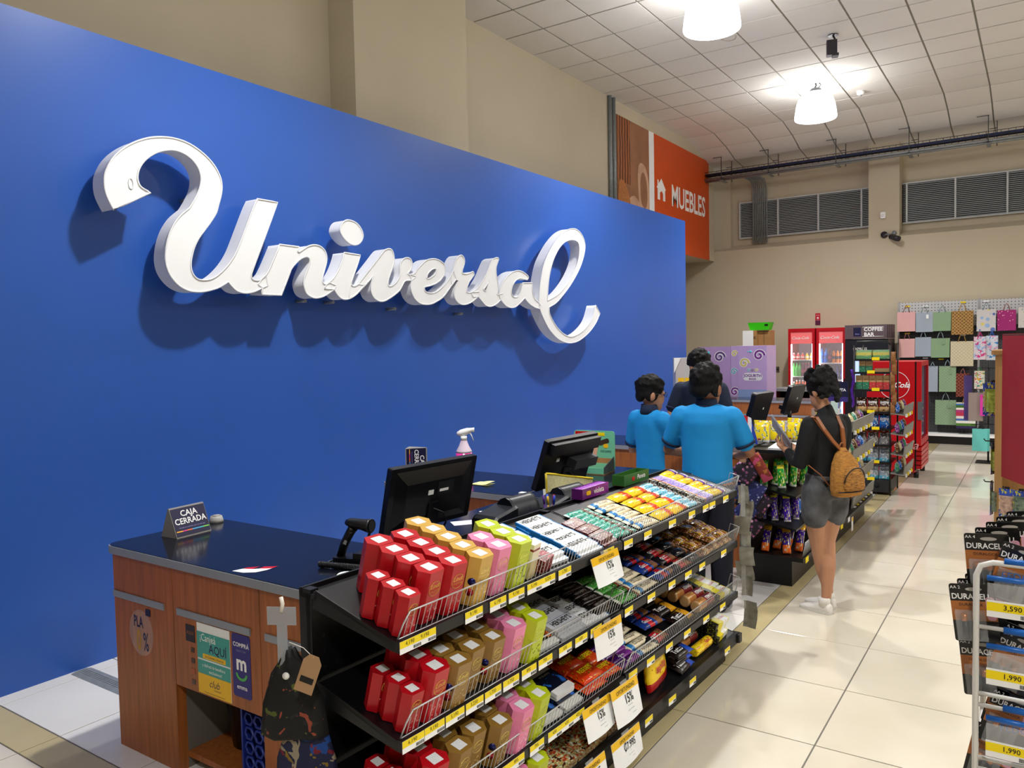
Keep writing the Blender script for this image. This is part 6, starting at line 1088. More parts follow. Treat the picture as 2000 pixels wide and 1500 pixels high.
# ================================================================ drink coolers
GLASS = mat('cooler_glass', '#ffffff', .03, alpha=.12, spec=.6); CIN = mat('cooler_interior', '#9fa8b4', .6); LED = mat('cooler_light', '#f4f8ff', .5, emit=22.0); CRED = mat('cooler_red', '#b80f18', .3, var=.03); LOGO = mat('logo_panel_red', '#d8202c', .4, emit=.5)
BTL = {}
def bottle(col, capc, h=.22, r=.032):
    k = (col, capc, h)
    if k not in BTL:
        mb = MB().lathe([(r * .9, 0), (r, .01), (r, h * .55), (r * .95, h * .6), (r * .4, h * .85), (r * .38, h * .9)], 10); me = mb.fix('bottle'); me.materials.append(mat('drink_' + col[1:], col, .15)); cp = MB().lathe([(r * .45, h * .9), (r * .45, h), (0, h)], 8).fix('cap'); cp.materials.append(mat('cap_' + capc[1:], capc, .4)); lb = MB().lathe([(r * 1.02, h * .28), (r * 1.02, h * .5)], 10, cap=False).fix('label'); lb.materials.append(mat('label_' + capc[1:], capc, .4)); BTL[k] = (me, cp, lb)
    return BTL[k]
def cooler(lab, x0, x1, yf, H, D, shelves, lights=True, logo='Coca-Cola'):
    t = thing('drinks_cooler', lab, 'cooler', (x0, yf, 0)); W = x1 - x0; e = .045
    MB().box(0, e, 0, D, .08, H).box(W - e, W, 0, D, .08, H).box(e, W - e, 0, D, H - .07, H).box(e, W - e, 0, D, .08, .3).box(e, W - e, D - .04, D, .3, H - .07).obj('cabinet', CRED, t)
    MB().box(e, W - e, D - .05, D - .045, .3, H - .07).obj('inner_back', CIN, t); MB().box(0, W, -.03, 0, .3, .34).box(0, W, -.03, 0, H - .06, H).box(0, e, -.03, 0, .34, H - .06).box(W - e, W, -.03, 0, .34, H - .06).obj('door_frame', CRED, t)
    MB().box(e, W - e, -.018, -.012, .34, H - .06).obj('door_glass', GLASS, t); MB().box(e, W - e, -.01, .0, H - .27, H - .065).obj('logo_panel', LOGO, t); put_text(t, logo, W * .15, WINK, (W * .45, -.0215, H - .17), FX, FZ, shear=.35, bold=.012)
    for x in (e + .008, W - e - .008): MB().box(x - .006, x + .006, .01, .02, .36, H - .28).obj('light_strip', LED, t)
    MB().box(e, W - e, .02, .03, H - .075, H - .07).obj('light_strip', LED, t); MB().box(W - e + .005 if lab.endswith('A') else W - e * .6, W - e * .2, -.045, -.03, .85, 1.1).obj('handle', BLACKP, t)
    for x in (.05, W - .05): MB().cyl((x, .06, 0), (x, .06, .08), .025, 8).cyl((x, D - .06, 0), (x, D - .06, .08), .025, 8).obj('foot', BLACKP, t)
    for z, row in shelves:
        MB().box(e, W - e, .02, D - .05, z - .012, z).obj('wire_shelf', WHITE, t)
        n = len(row)
        for i, (c, cc, hh) in enumerate(row):
            me, cp, lb = bottle(c, cc, hh); b = add('bottle', me, None); b.location = (x0 + e + .035 + (W - 2 * e - .07) * i / max(1, n - 1), yf + .06, z + .001); tag(b, 'drink bottle in the %s, %s shelf down, %s along' % (lab.split(' with')[0].replace('red glass door ', ''), ORD[len(shelves) - 1 - [s[0] for s in shelves].index(z)], ORD[i]), 'bottle', 'bottles in the tall coolers'); add('cap', cp, None, b); add('label', lb, None, b)
    return t
G_, M_, N_, O_, P_, B_, L_ = ('#3fae3a', '#2f9a2a', .24), ('#5a1a3a', '#8a1c44', .24), ('#1c1f4a', '#262a6a', .24), ('#e0641c', '#e8e8e8', .23), ('#4a2a8c', '#2a1f6a', .23), ('#1f62c8', '#14408c', .26), ('#7ab8e0', '#e8f0f8', .22)
A_ = ('#c8762a', '#2a2a3a', .24); K_ = ('#1f6a3a', '#e8e8e8', .2); R_ = ('#d8484a', '#f0e0d0', .12); Y_ = ('#e0c030', '#f0e8d0', .12); W_ = ('#3aa0e8', '#e8f4fa', .2)
cooler('red glass door cooler nearer the wall outlet with juice cartons', .71, 1.172, 11.05, 2.0, .6, [(.55, [P_, L_, P_, L_, O_, G_]), (.84, [K_, O_, O_, O_, O_, P_, P_]), (1.14, [G_, G_, G_, M_, M_, M_, N_]), (1.44, [R_, R_, R_, Y_, Y_])])
cooler('red glass door cooler nearer the coffee machine with blue bottles', 1.197, 1.683, 11.05, 2.0, .6, [(.5, [L_, B_, L_, B_, L_]), (.78, [L_, W_, W_, W_, K_, K_]), (1.08, [W_, W_, W_, N_, N_]), (1.38, [B_, B_, M_, A_, A_, A_])])
# coffee machine
cm_ = thing('coffee_machine', 'dark coffee bar vending machine with a striped sign box on top', 'coffee machine', (1.70, 10.9, 0))
MB().box(0, .68, 0, .7, .05, 1.79).obj('cabinet', mat('dark_machine', '#14161e', .4), cm_); STRP = mat('striped_brown_panel', '#5a4a52', .5); nt = STRP.node_tree
wv = nt.nodes.new('ShaderNodeTexWave'); wv.inputs['Scale'].default_value = 16; tcx = nt.nodes.new('ShaderNodeTexCoord'); rpx = nt.nodes.new('ShaderNodeValToRGB'); rpx.color_ramp.elements[0].color = lin('#3a2f36'); rpx.color_ramp.elements[1].color = lin('#6f5f66'); nt.links.new(tcx.outputs['Object'], wv.inputs['Vector']); nt.links.new(wv.outputs['Fac'], rpx.inputs[0]); nt.links.new(rpx.outputs[0], nt.nodes['Principled BSDF'].inputs['Base Color'])
MB().box(0, .66, -.02, .5, 1.795, 2.03).prism([(.66, -.02, 1.795), (.71, .2, 1.795), (.71, .5, 1.795), (.66, .5, 1.795)], [(.66, -.02, 2.03), (.71, .2, 2.03), (.71, .5, 2.03), (.66, .5, 2.03)]).obj('sign_box', STRP, cm_)
flat('navy_badge', NAVY, cm_, (.2, -.021, 1.91), FX, FZ, .12, .15); put_text(cm_, 'Britt', .035, mat('lilac_ink', '#9a8fd0', .5), (.2, -.024, 1.875), FX, FZ); put_text(cm_, 'COFFEE', .085, WINK, (.45, -.022, 1.95), FX, FZ, bold=.03); put_text(cm_, 'BAR', .085, WINK, (.385, -.022, 1.865), FX, FZ, bold=.03)
MB().tube([(.28, -.022, 1.99), (.61, -.022, 1.99), (.61, -.022, 1.83), (.28, -.022, 1.83)], .005, 4).obj('white_frame', WINK, cm_); put_text(cm_, 'EXPRESS', .06, WINK, (.24, -.003, 1.62), FX, FZ); put_text(cm_, 'GOURMET', .05, WINK, (.27, -.003, 1.55), FX, FZ)
flat('blue_screen', mat('machine_screen_glow', '#aec4f0', .4, emit=.8), cm_, (.2, -.003, 1.25), FX, FZ, .09, .4); flat('white_panel', WHITE, cm_, (.5, -.003, 1.48), FX, FZ, .12, .06)
# side cooler next to the rack, door towards the aisle
sc_ = thing('side_cooler', 'red Coca-Cola cooler seen from its side at the end of the aisle', 'cooler', (2.62, 7.55, 0))
SW, SD, SH = .64, .75, 1.49
MB().rbox(0, SW - .07, 0, SD, .07, SH, .015).obj('cabinet', CRED, sc_); MB().box(SW - .07, SW - .055, 0, SD, .1, SH).obj('seal', BLACKP, sc_)
MB().box(SW - .055, SW, 0, SD, .42, .5).box(SW - .055, SW, 0, SD, SH - .06, SH).box(SW - .055, SW, 0, .06, .5, SH - .06).box(SW - .055, SW, SD - .06, SD, .5, SH - .06).obj('door_frame', CRED, sc_); MB().box(SW - .03, SW - .024, .06, SD - .06, .5, SH - .06).obj('door_glass', mat('dark_cooler_glass', '#3a4a6a', .05, alpha=.55), sc_)
for k in range(5): MB().box(SW - .055, SW + .006, 0, SD, .12 + k * .058, .12 + k * .058 + .046).obj('grille_slat', CRED, sc_)
MB().box(SW - .04, SW + .01, -.012, .0, .75, .98).obj('handle', mat('grey_handle', '#5a5c60', .5), sc_); MB().box(.12, .3, -.003, 0, .12, .5).obj('dark_plate', mat('dark_red_plate', '#3a0f12', .6), sc_)  # flat dark red plate low on the cooler's near side
for x in (.06, SW - .06):
    for y in (.06, SD - .06): MB().cyl((x, y, 0), (x, y, .07), .03, 10).obj('foot', BLACKP, sc_)
MB().tube([(.33 + .175 * math.cos(a), -.003, 1.19 + .175 * math.sin(a)) for a in [i * PI / 16 for i in range(32)]], .004, 5, closed=True).obj('logo_ring', WINK, sc_); put_text(sc_, 'Coca-Cola', .10, WINK, (.29, -.003, 1.19), FX, FZ, shear=.35, bold=.02); put_text(sc_, 'Coca-Cola', .16, mat('pale_red_ink', '#d89a9a', .5), (.26, -.004, .42), FX, FZ, shear=.35); MB().rbox(.305, .345, -.002, 0, 1.06, 1.34, .012, axis='y').obj('bottle_print', mat('dark_bottle_ink', '#4a0a10', .5), sc_)
for i in range(8): me, cp, lb = bottle('#1f62c8', '#14408c', .26); b = add('bottle', me, None); b.location = (2.62 + SW - .035 - .05, 7.55 + .1 + .075 * i, .98 - (.3 if i % 2 else 0) + .001); tag(b, 'blue drink bottle inside the side cooler, %s from the handle' % ORD[i], 'bottle', 'bottles in the side cooler'); add('cap', cp, None, b)
# ================================================================ kiosk, boxes and small wall things
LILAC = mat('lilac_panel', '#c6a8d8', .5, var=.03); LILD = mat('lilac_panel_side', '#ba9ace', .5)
kx = thing('frozen_yogurt_kiosk', 'lilac frozen yogurt kiosk with swirl prints behind the cashier', 'kiosk', (.57, 8.62, 0))
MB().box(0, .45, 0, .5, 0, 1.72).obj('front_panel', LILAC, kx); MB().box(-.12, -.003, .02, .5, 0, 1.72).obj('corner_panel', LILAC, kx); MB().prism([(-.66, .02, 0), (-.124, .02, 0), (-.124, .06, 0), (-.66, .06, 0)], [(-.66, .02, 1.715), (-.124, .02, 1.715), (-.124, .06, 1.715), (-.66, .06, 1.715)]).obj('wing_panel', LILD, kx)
def swirl(x, z, r, m, y=-.001, turns=1.25):
    pts = [(x + r * (1 - t * .8) * math.cos(t * turns * 2 * PI), y - .0015, z + r * (1 - t * .8) * math.sin(t * turns * 2 * PI)) for t in [i / 26 for i in range(27)]]
    MB().ribbon(pts, r * .62, (0, -1, 0)).obj('swirl_outline', WINK, kx); MB().ribbon([(a, b - .0012, c) for a, b, c in pts], r * .34, (0, -1, 0), .0012).obj('swirl_print', m, kx)
SP, SY, ST = mat('swirl_purple', '#7a2a8c', .5), mat('swirl_yellow', '#d8c86a', .5), mat('swirl_teal', '#4ab0c0', .5)
swirl(.33, 1.57, .085, SP); swirl(.1, 1.45, .075, SY); swirl(-.3, 1.55, .085, mat('swirl_dark_purple', '#5a3a7a', .5), .019); swirl(-.06, 1.6, .05, SY, .019); swirl(-.07, 1.32, .05, ST, .019); swirl(-.06, 1.0, .07, SP, .019)
for x, z, r in ((.2, 1.63, .02), (.16, 1.63, .012), (.18, 1.67, .008), (-.48, 1.62, .022)): MB().lathe([(r, 0), (r, .002), (0, .002)], 12, M=frame((x, -.001 if x > 0 else .019, z), FX, FZ)).obj('dot_print', ST, kx)
for x0, yy in ((.23, -.003), (-.42, .017)):
    MB().rbox(x0 - .15, x0 + .15, yy - .001, yy, 1.18, 1.30, .05, axis='y').obj('logo_plate', WINK, kx); put_text(kx, 'JOGURTH', .062, SP, (x0, yy - .003, 1.255), FX, FZ, bold=.03); put_text(kx, 'MANIA', .036, SP, (x0, yy - .003, 1.205), FX, FZ, bold=.03)
    for j in range(3): swirl(x0 - .06 + .06 * j, 1.34, .028, (ST, SP, SY)[j], yy, 1.3)
flat('lower_field', mat('pale_blue_print', '#8fa6d4', .5), kx, (.225, -.0015, .93), FX, FZ, .44, .22)
fan = thing('table_fan', 'grey table fan with a round wire guard before the lilac kiosk', 'fan', (.16, 8.3, ZT + .0005)); MB().tube([(.17 * math.cos(a), 0, .22 + .17 * math.sin(a)) for a in [i * PI / 14 for i in range(28)]], .007, 6, closed=True).obj('guard_ring', mat('fan_grey', '#55555f', .5), fan)
for k in range(14): a = k * PI / 7; MB().tube([(.03 * math.cos(a), -.03, .22 + .03 * math.sin(a)), (.1 * math.cos(a), -.03, .22 + .1 * math.sin(a)), (.17 * math.cos(a), 0, .22 + .17 * math.sin(a))], .002, 4).obj('guard_wire', mat('fan_grey', '#55555f', .5), fan)
for k in range(3): a = k * 2 * PI / 3; MB().tube([(0, .01, .22), (.07 * math.cos(a), .02, .22 + .07 * math.sin(a)), (.13 * math.cos(a + .4), .0, .22 + .13 * math.sin(a + .4))], [.02, .05, .03], 6, flat=.1).obj('blade', mat('fan_blade', '#3f3f4a', .5), fan)
MB().lathe([(.03, 0), (.04, .05), (0, .05)], 12, M=frame((0, -.03, .22), FX, FZ)).obj('hub', mat('fan_grey', '#55555f', .5), fan); MB().cyl((0, .02, 0), (0, .02, .2), .012, 8).lathe([(.09, 0), (.09, .012), (0, .015)], 16, c=(0, .02, 0)).obj('stand', mat('fan_grey', '#55555f', .5), fan)
worktop('counter_worktop', 'pale edged worktop of the fourth counter under the lilac kiosk', [(.02, 1.95, 7.95, 8.55)]); c4 = thing('checkout_counter', 'fourth wood laminate counter behind the register monitors', 'counter', (0, 0, 0)); MB().box(.05, 1.9, 7.98, 8.5, 0, .892).obj('body', WOOD, c4); MB().rbox(.2, 1.8, 7.964, 7.98, .69, .72, .004, axis='x').obj('drawer_pull', SILVER, c4)
sh4 = thing('cubby_shelf', 'low grey topped shelf unit with cubbies against the back wall', 'shelf', (.66, 10.2, 0)); MB().box(0, .8, 0, .45, .92, .97).obj('top', SILVER, sh4); MB().box(0, .02, 0, .45, 0, .92).box(.78, .8, 0, .45, 0, .92).box(.4, .42, 0, .45, 0, .92).obj('divider', WOOD, sh4); MB().box(.02, .78, .43, .45, 0, .92).obj('back', DARK, sh4); MB().box(.02, .78, 0, .43, .72, .74).obj('shelf_board', WOOD, sh4)
gj = thing('sugar_jar', 'small grey jar on the fourth counter by the kiosk', 'jar', (.95, 8.2, ZT + .0005)); MB().lathe([(.045, 0), (.05, .05), (.04, .09), (.03, .1), (0, .1)], 14).obj('jar', mat('smoky_jar', '#7a7f86', .2, alpha=.8), gj)
ch_ = thing('tall_carton', 'tall brown cardboard carton standing behind the lilac kiosk', 'carton', (.33, 10.5, 0)); MB().box(0, .2, 0, .3, 0, 1.98).obj('carton', CARD, ch_); MB().box(.09, .11, -.002, 0, 0, 1.98).obj('tape', mat('brown_tape', '#8a6a42', .4), ch_)
wb_ = thing('white_box', 'white sided cardboard box stacked behind the lilac kiosk', 'box', (.08, 10.45, 1.0)); MB().box(0, .19, -.05, .2, 0, .98).obj('white_face', PAPER, wb_); MB().box(.19, .245, -.05, .2, 0, .98).obj('brown_face', CARD, wb_); put_text(wb_, 'K', .08, DINK, (.218, -.052, .85), FX, FZ)
wb2 = thing('carton', 'brown cardboard carton carrying the white sided box', 'carton', (.08, 10.4, 0)); MB().box(0, .245, 0, .25, 0, .999).obj('carton', CARD, wb2); MB().box(.11, .13, -.002, 0, 0, .999).obj('tape', mat('brown_tape', '#8a6a42', .4), wb2)
LG = mat('lime_plastic', '#3fd41c', .35); gb_ = thing('lime_basin', 'bright green plastic basin on top of the cardboard boxes', 'basin', (.36, 10.55, 1.985)); MB().loft([[(x * k, y * k, z) for x, y in ((-.16, -.1), (.16, -.1), (.16, .1), (-.16, .1))] for z, k in ((0, 1), (.12, 1.2), (.135, 1.24), (.135, 1.16), (.02, .95))], smooth=False).obj('tub', LG, gb_); flat('sticker', INK, gb_, (.13, -.1215, .09), FX, (0, -.2, 1), .06, .03)
ot = thing('power_outlet', 'grey double wall outlet between the kiosk and the cooler', 'outlet', (.312, 11.712, 1.243)); flat('plate', mat('outlet_grey', '#57514b', .5), ot, (0, 0, 0), FX, FZ, .105, .105, .008, .006)
for x in (-.022, .022): MB().lathe([(.016, 0), (.016, .003), (0, .003)], 10, M=frame((x, -.006, 0), FX, FZ)).obj('socket', DARK, ot)
rs_ = thing('safety_sign', 'small red and maroon notice on the wall above the coolers', 'sign', (1.068, 11.712, 2.175)); flat('plate', printed('red_maroon_sign', 'Y', [(0, '#5a1f3f'), (.4, '#c02036')]), rs_, (0, 0, 0), FX, FZ, .09, .22, .004, .003); MB().lathe([(.018, 0), (.018, .001), (0, .001)], 12, M=frame((0, -.0035, .02), FX, FZ)).obj('pictogram', WINK, rs_); put_text(rs_, 'USO DE', .018, WINK, (0, -.0042, .07), FX, FZ); put_text(rs_, 'AGUA', .016, WINK, (0, -.0042, -.02), FX, FZ)
pv = thing('preventa_sign', 'dark blue PREVENTA sign on a stand beside the head of the woman', 'sign', (2.66, 5.55, 0)); MB().cyl((0, 0, 0), (0, 0, 1.1), .012, 8).lathe([(.1, 0), (.1, .01), (0, .02)], 14).obj('stand', BLACKP, pv); flat('board', printed('navy_violet_board', 'Y', [(0, '#3a2a7a'), (.25, '#14163a')]), pv, (0, -.014, 1.22), FX, FZ, .24, .22, .01, .01); put_text(pv, 'PREVENTA', .042, WINK, (0, -.026, 1.24), FX, FZ, bold=.03); put_text(pv, 'BEST', .02, WINK, (0, -.026, 1.29), FX, FZ)
tl = thing('purple_tinsel', 'purple tinsel garland hanging beside the snack rack', 'garland', (2.705, 6.19, 0)); MB().tube([(.01 * math.sin(i), 0, 1.0 + .04 * i) for i in range(12)], [.012 + .008 * (i % 2) for i in range(12)], 6).obj('garland', mat('purple_foil', '#5a2a9c', .3, metal=.4), tl)
lf = thing('leaflet_holder', 'white leaflet holder with a blue card below the PREVENTA sign', 'leaflet holder', (2.63, 5.3, .98)); MB().box(-.1, .1, 0, .06, 0, .07).obj('tray', WHITE, lf); flat('blue_card', mat('blue_card', '#1f7fa8', .5), lf, (-.04, -.002, .06), FX, FZ, .09, .07); flat('mint_card', mat('pale_mint_card', '#cfe6da', .5), lf, (.06, -.002, .09), FX, FZ, .07, .13)
ls_ = thing('leaflet_stand', 'low wooden stand carrying the leaflet holder', 'stand', (2.63, 5.33, 0)); MB().box(-.11, .11, -.05, .05, .94, .979).box(-.09, .09, -.035, .035, 0, .94).obj('column', WOOD, ls_)
# ================================================================ gift bag wall
PEG = dot_mat('pegboard_white', '#c2c4c6', '#5a5c60', .05, .009, .6); PEGD = dot_mat('pegboard_dark', '#3a3a3d', '#17181a', .05, .009, .6)
gw = thing('pegboard_display', 'perforated metal wall display behind the gift bags', 'display', (2.45, 11.60, 0))
MB().box(0, 3.2, 0, .03, 1.98, 2.40).obj('upper_pegboard', PEG, gw); MB().box(0, 3.2, 0.001, .03, .15, 1.98).obj('lower_pegboard', PEGD, gw); MB().box(-.05, 3.2, -.24, .03, 0, .13).obj('plinth', BLACK, gw); MB().box(-.05, 3.2, -.25, 0.0, .13, .17).obj('plinth_top', WHITE, gw)
for x in (-.02, 1.18, 2.38): MB().box(x, x + .03, -.012, .03, .13, 2.42).obj('slotted_upright', mat('upright_grey', '#a0a2a6', .5), gw)
def gift(lab, x0, z1, x1, z0, m, rope, y=11.50, d=.09, ribbon=False):
    w, h = x1 - x0, z1 - z0; t = thing('gift_bag', lab, 'gift bag', (x0 + w / 2, y, z0), rotz=random.uniform(-.08, .08), group='paper gift bags')
    MB().prism([(-w / 2, -d / 2, 0), (w / 2, -d / 2, 0), (w / 2, d / 2, 0), (-w / 2, d / 2, 0)], [(-w / 2, -d * .28, h), (w / 2, -d * .28, h), (w / 2, d * .28, h), (-w / 2, d * .28, h)]).obj('paper_bag', m, t)
    MB().tube([(-w * .18, -d * .25, h * .96), (-w * .1, -d * .15, h + w * .25), (0, 0, h + w * .42), (w * .1, -d * .15, h + w * .25), (w * .18, -d * .25, h * .96)], .007, 5).obj('handle', rope, t)
    if ribbon: flat('gift_tag', PAPER if ribbon == 1 else m, t, (w * .18, -d * .45, h * .78), FX, FZ, w * .15, h * .2)
    MB().cyl((0, d * .28, h + w * .4), (0, 11.60 - y, h + w * .42), .004, 6).obj('hook', STEEL, t)
def lattice(name, base, line, s=34.0, wdt=.12):
    m = mat(name, base, .6); nt = m.node_tree; b = nt.nodes['Principled BSDF']; tc = nt.nodes.new('ShaderNodeTexCoord'); v = nt.nodes.new('ShaderNodeTexVoronoi'); v.feature = 'DISTANCE_TO_EDGE'; v.inputs['Scale'].default_value = s; v.inputs['Randomness'].default_value = .25
    mp = nt.nodes.new('ShaderNodeMapping'); mp.inputs['Rotation'].default_value = (0, .785, 0); mp.inputs['Scale'].default_value = (1, .02, 1); nt.links.new(tc.outputs['Object'], mp.inputs[0]); nt.links.new(mp.outputs[0], v.inputs['Vector'])
    lt = nt.nodes.new('ShaderNodeMath'); lt.operation = 'LESS_THAN'; lt.inputs[1].default_value = wdt; nt.links.new(v.outputs['Distance'], lt.inputs[0]); mx = nt.nodes.new('ShaderNodeMix'); mx.data_type = 'RGBA'; mx.inputs[6].default_value = lin(base); mx.inputs[7].default_value = lin(line); nt.links.new(lt.outputs[0], mx.inputs[0]); nt.links.new(mx.outputs[2], b.inputs['Base Color']); return m
PK, BL, GR = mat('blush_paper', '#d8a6a4', .6, var=.03), mat('mist_blue_paper', '#9aa6b4', .6, var=.03), mat('sage_paper', '#83a17c', .6, var=.03)
SG = lattice('sage_lattice', '#7f9c78', '#93ad8c', 30, .1); GDL = lattice('gold_lattice_paper', '#7a5424', '#c09a54', 26, .1); CRL = lattice('cream_lattice', '#cfc6a8', '#b5ab8a', 26, .09); RDL = lattice('maroon_lattice', '#5c1418', '#a0603a', 26, .08)
DOT = flowers('dotted_paper', '#c9c6c6', ['#5a6fb0', '#8fb0d8', '#d8c870', '#a8b4c8'], 11, .38); MAG = flowers('magenta_star_paper', '#9c1f6c', ['#f0c0d0'], 26, .2); WHT = floral('white_party_paper', '#c9c6c0', ['#5a86b0', '#8a9a5a'], 16, .66)
RPK, RBL, RGD = mat('rose_rope', '#8a5a5c', .8), mat('grey_blue_rope', '#8496a0', .8), mat('gold_rope', '#a8823a', .7)
for lab, a, b_, c, d_, m, r, tg in (('blush pink gift bag, top row', 2.436, 2.24, 2.716, 1.904, PK, RPK, 0), ('misty blue gift bag with a white tag, top row', 2.723, 2.219, 2.981, 1.888, BL, RBL, 1), ('plain sage green gift bag, top row', 2.987, 2.217, 3.254, 1.898, GR, RBL, 0), ('brown gift bag with a gold lattice', 3.26, 2.223, 3.574, 1.829, GDL, RGD, 0), ('white gift bag with big blue dots', 3.622, 2.233, 3.891, 1.871, DOT, RBL, 0), ('magenta gift bag with small stars', 3.909, 2.212, 4.165, 1.88, MAG, RPK, 0), ('white party gift bag at the edge of the picture', 4.196, 2.249, 4.45, 1.918, WHT, RGD, 0),
        ('blush pink gift bag, second row', 2.462, 1.778, 2.71, 1.456, PK, RPK, 0), ('misty blue gift bag, second row', 2.716, 1.799, 2.959, 1.471, BL, RBL, 0), ('sage green gift bag with a tag, second row', 2.958, 1.776, 3.234, 1.451, GR, RBL, 2), ('cream lattice gift bag with a gold handle', 3.248, 1.718, 3.577, 1.304, CRL, RGD, 0), ('sage lattice gift bag with a hanging ribbon, third row', 3.078, 1.305, 3.328, .874, SG, RBL, 2), ('maroon lattice gift bag', 3.333, 1.184, 3.522, .792, RDL, RPK, 0), ('large sage lattice gift bag, lowest row', 3.024, .73, 3.331, .314, SG, RBL, 2), ('narrow pale blue gift bag beside the cooler door', 2.90, 1.305, 3.06, .871, BL, RBL, 0)): gift(lab + ' on the pegboard', a, b_, c, d_, m, r, ribbon=tg)
for k, (x, z) in enumerate(((2.58, 2.34), (2.86, 2.33), (3.42, 2.37), (3.75, 2.37), (2.58, 1.87), (2.86, 1.44), (3.1, 1.42), (3.42, 1.82))): MB().box(x - 2.45 - .04, x - 2.45 + .04, -.02, -.018, z - .012, z + .012).obj('price_flag', YELLOW if k % 2 == 0 else PAPER, gw)
# striped folded bags and a floor stand of hanging bags
STR = printed('striped_paper', 'Z', [(0, '#2a2050'), (.1, '#4a7a2a'), (.2, '#e8e8e0'), (.3, '#3a6ab0'), (.38, '#e6e0d8'), (.48, '#c03050'), (.62, '#b03878'), (.72, '#e8e4d8'), (.8, '#3a6a2a'), (.9, '#3a70c0'), (.96, '#e8e0d0')])
gift('rainbow striped gift bag low on the pegboard', 3.34, .70, 3.62, .27, STR, RGD, 11.42)
wsn = thing('bag_stand', 'black wire floor stand hung with bright paper bags', 'stand', (3.80, 9.3, 0)); MB().cyl((.1, .1, 0), (.1, .1, 1.85), .012, 8).obj('pole', BLACK, wsn); MB().box(-.05, .25, -.05, .25, 0, .012).obj('foot', BLACK, wsn)
for z in (.55, 1.05, 1.35, 1.86): MB().cyl((.1, .1, z), (-.1, -.1, z), .005, 6).cyl((.1, .1, z), (.25, -.12, z), .005, 6).obj('arm', BLACK, wsn)
def hang(lab, x0, z1, x1, z0, m, rope, y, n=1, d=.02):
    for i in range(n):
        t = thing('paper_bag', (lab if n == 1 else lab + ', %s from the front' % ORD[i]), 'paper bag', ((x0 + x1) / 2 + .012 * i, y + .022 * i, z0), rotz=.1 * i, group='bags on the floor stand'); w, h = x1 - x0, z1 - z0
        MB().prism([(-w / 2, -d / 2, 0), (w / 2, -d / 2, 0), (w / 2, d / 2, 0), (-w / 2, d / 2, 0)], [(-w / 2, -d * .4, h), (w / 2, -d * .4, h), (w / 2, d * .4, h), (-w / 2, d * .4, h)]).obj('bag', m, t); MB().tube([(-w * .2, 0, h * .97), (0, 0, h + .06), (w * .2, 0, h * .97)], .005, 5).obj('handle', rope, t)
BR = mat('black_rope', '#101010', .8); hang('turquoise paper bag hanging lowest on the floor stand', 3.715, .494, 3.90, .183, mat('turquoise_paper', '#66c8c4', .55), BR, 9.20, 3)
hang('hot pink paper bag on the floor stand', 3.806, .977, 3.95, .68, mat('hot_pink_paper', '#d83aa8', .55), BR, 9.22, 2); hang('white bag with pink splashes near the top of the stand', 3.725, 1.79, 3.864, 1.468, floral('pink_splash_paper', '#d8ccd4', ['#c83a84', '#8ab8e0'], 18, .58), mat('pink_rope', '#c02a7a', .8), 9.2, 2); hang('pale blue splashed bag near the top of the stand', 3.87, 1.80, 4.0, 1.46, floral('blue_splash_paper', '#ccd6e0', ['#3a84c8', '#d8a0c0'], 18, .6), mat('blue_rope', '#2a6ac0', .8), 9.25, 2)
hang('white bag with tropical leaves on the stand', 3.735, 1.31, 3.848, 1.06, floral('tropical_paper', '#d0d4cc', ['#2a8a6a', '#d8b02a', '#c83a5a'], 20, .6), mat('green_rope', '#2a7a4a', .8), 9.2, 2); hang('taupe paper bag with a purple edge on the stand', 3.66, 1.0, 3.84, .60, mat('taupe_paper', '#9a8c86', .6), BR, 9.28); hang('purple paper bag behind the taupe bag', 3.60, 1.24, 3.70, .60, mat('purple_paper', '#4a3a7a', .6), BR, 9.34)
# ================================================================ overhead: sign, conduits, cable tray, cameras
mu = thing('department_sign', 'orange MUEBLES banner with an armchair picture high on the wall', 'sign', (-.895, 7.43, 3.392)); SX, SZ = (0, 1, 0), (0, 0, 1)
OR_ = mat('orange_banner', '#cf4f16', .5, var=.03); MB().box(0, .012, 1.37, 3.97, 0, 1.9).obj('orange_field', OR_, mu)
DRP = mat('drape_print', '#7a3c1e', .55); nt = DRP.node_tree; wv = nt.nodes.new('ShaderNodeTexWave'); wv.bands_direction = 'Y'; wv.inputs['Scale'].default_value = 3.5; wv.inputs['Distortion'].default_value = 2.5; tcx = nt.nodes.new('ShaderNodeTexCoord'); rpx = nt.nodes.new('ShaderNodeValToRGB'); rpx.color_ramp.elements[0].color = lin('#4a2012'); rpx.color_ramp.elements[1].color = lin('#b06a38'); nt.links.new(tcx.outputs['Object'], wv.inputs['Vector']); nt.links.new(wv.outputs['Fac'], rpx.inputs[0]); nt.links.new(rpx.outputs[0], nt.nodes['Principled BSDF'].inputs['Base Color'])
MB().box(0, .012, 0, 1.37, 0, 1.9).obj('photo_field', mat('photo_brown', '#9a6a4c', .55, var=.15, vs=3), mu); MB().box(.012, .0135, .01, .45, .9, 1.9).obj('printed_drape', DRP, mu); MB().box(.012, .0135, 1.17, 1.37, 0, 1.9).obj('white_margin', PAPER, mu)
BK = mat('printed_armchair', '#c9a084', .55, var=.12, vs=4); BK2 = mat('printed_armchair_shade', '#96684c', .55, var=.12, vs=4); KN = mat('printed_knit', '#b5723c', .6, var=.25, vs=40)
MX = Matrix(((0, 0, 1, .0145), (1, 0, 0, 0), (0, 1, 0, 0), (0, 0, 0, 1)))
def shape(name, pts, m, off=0.0):
    me = poly_mesh([smooth_loop([(a, b, False) for a, b in pts], 3)]); me.transform(MX); o = add(name, me, m, mu); o.location.x = off; return o
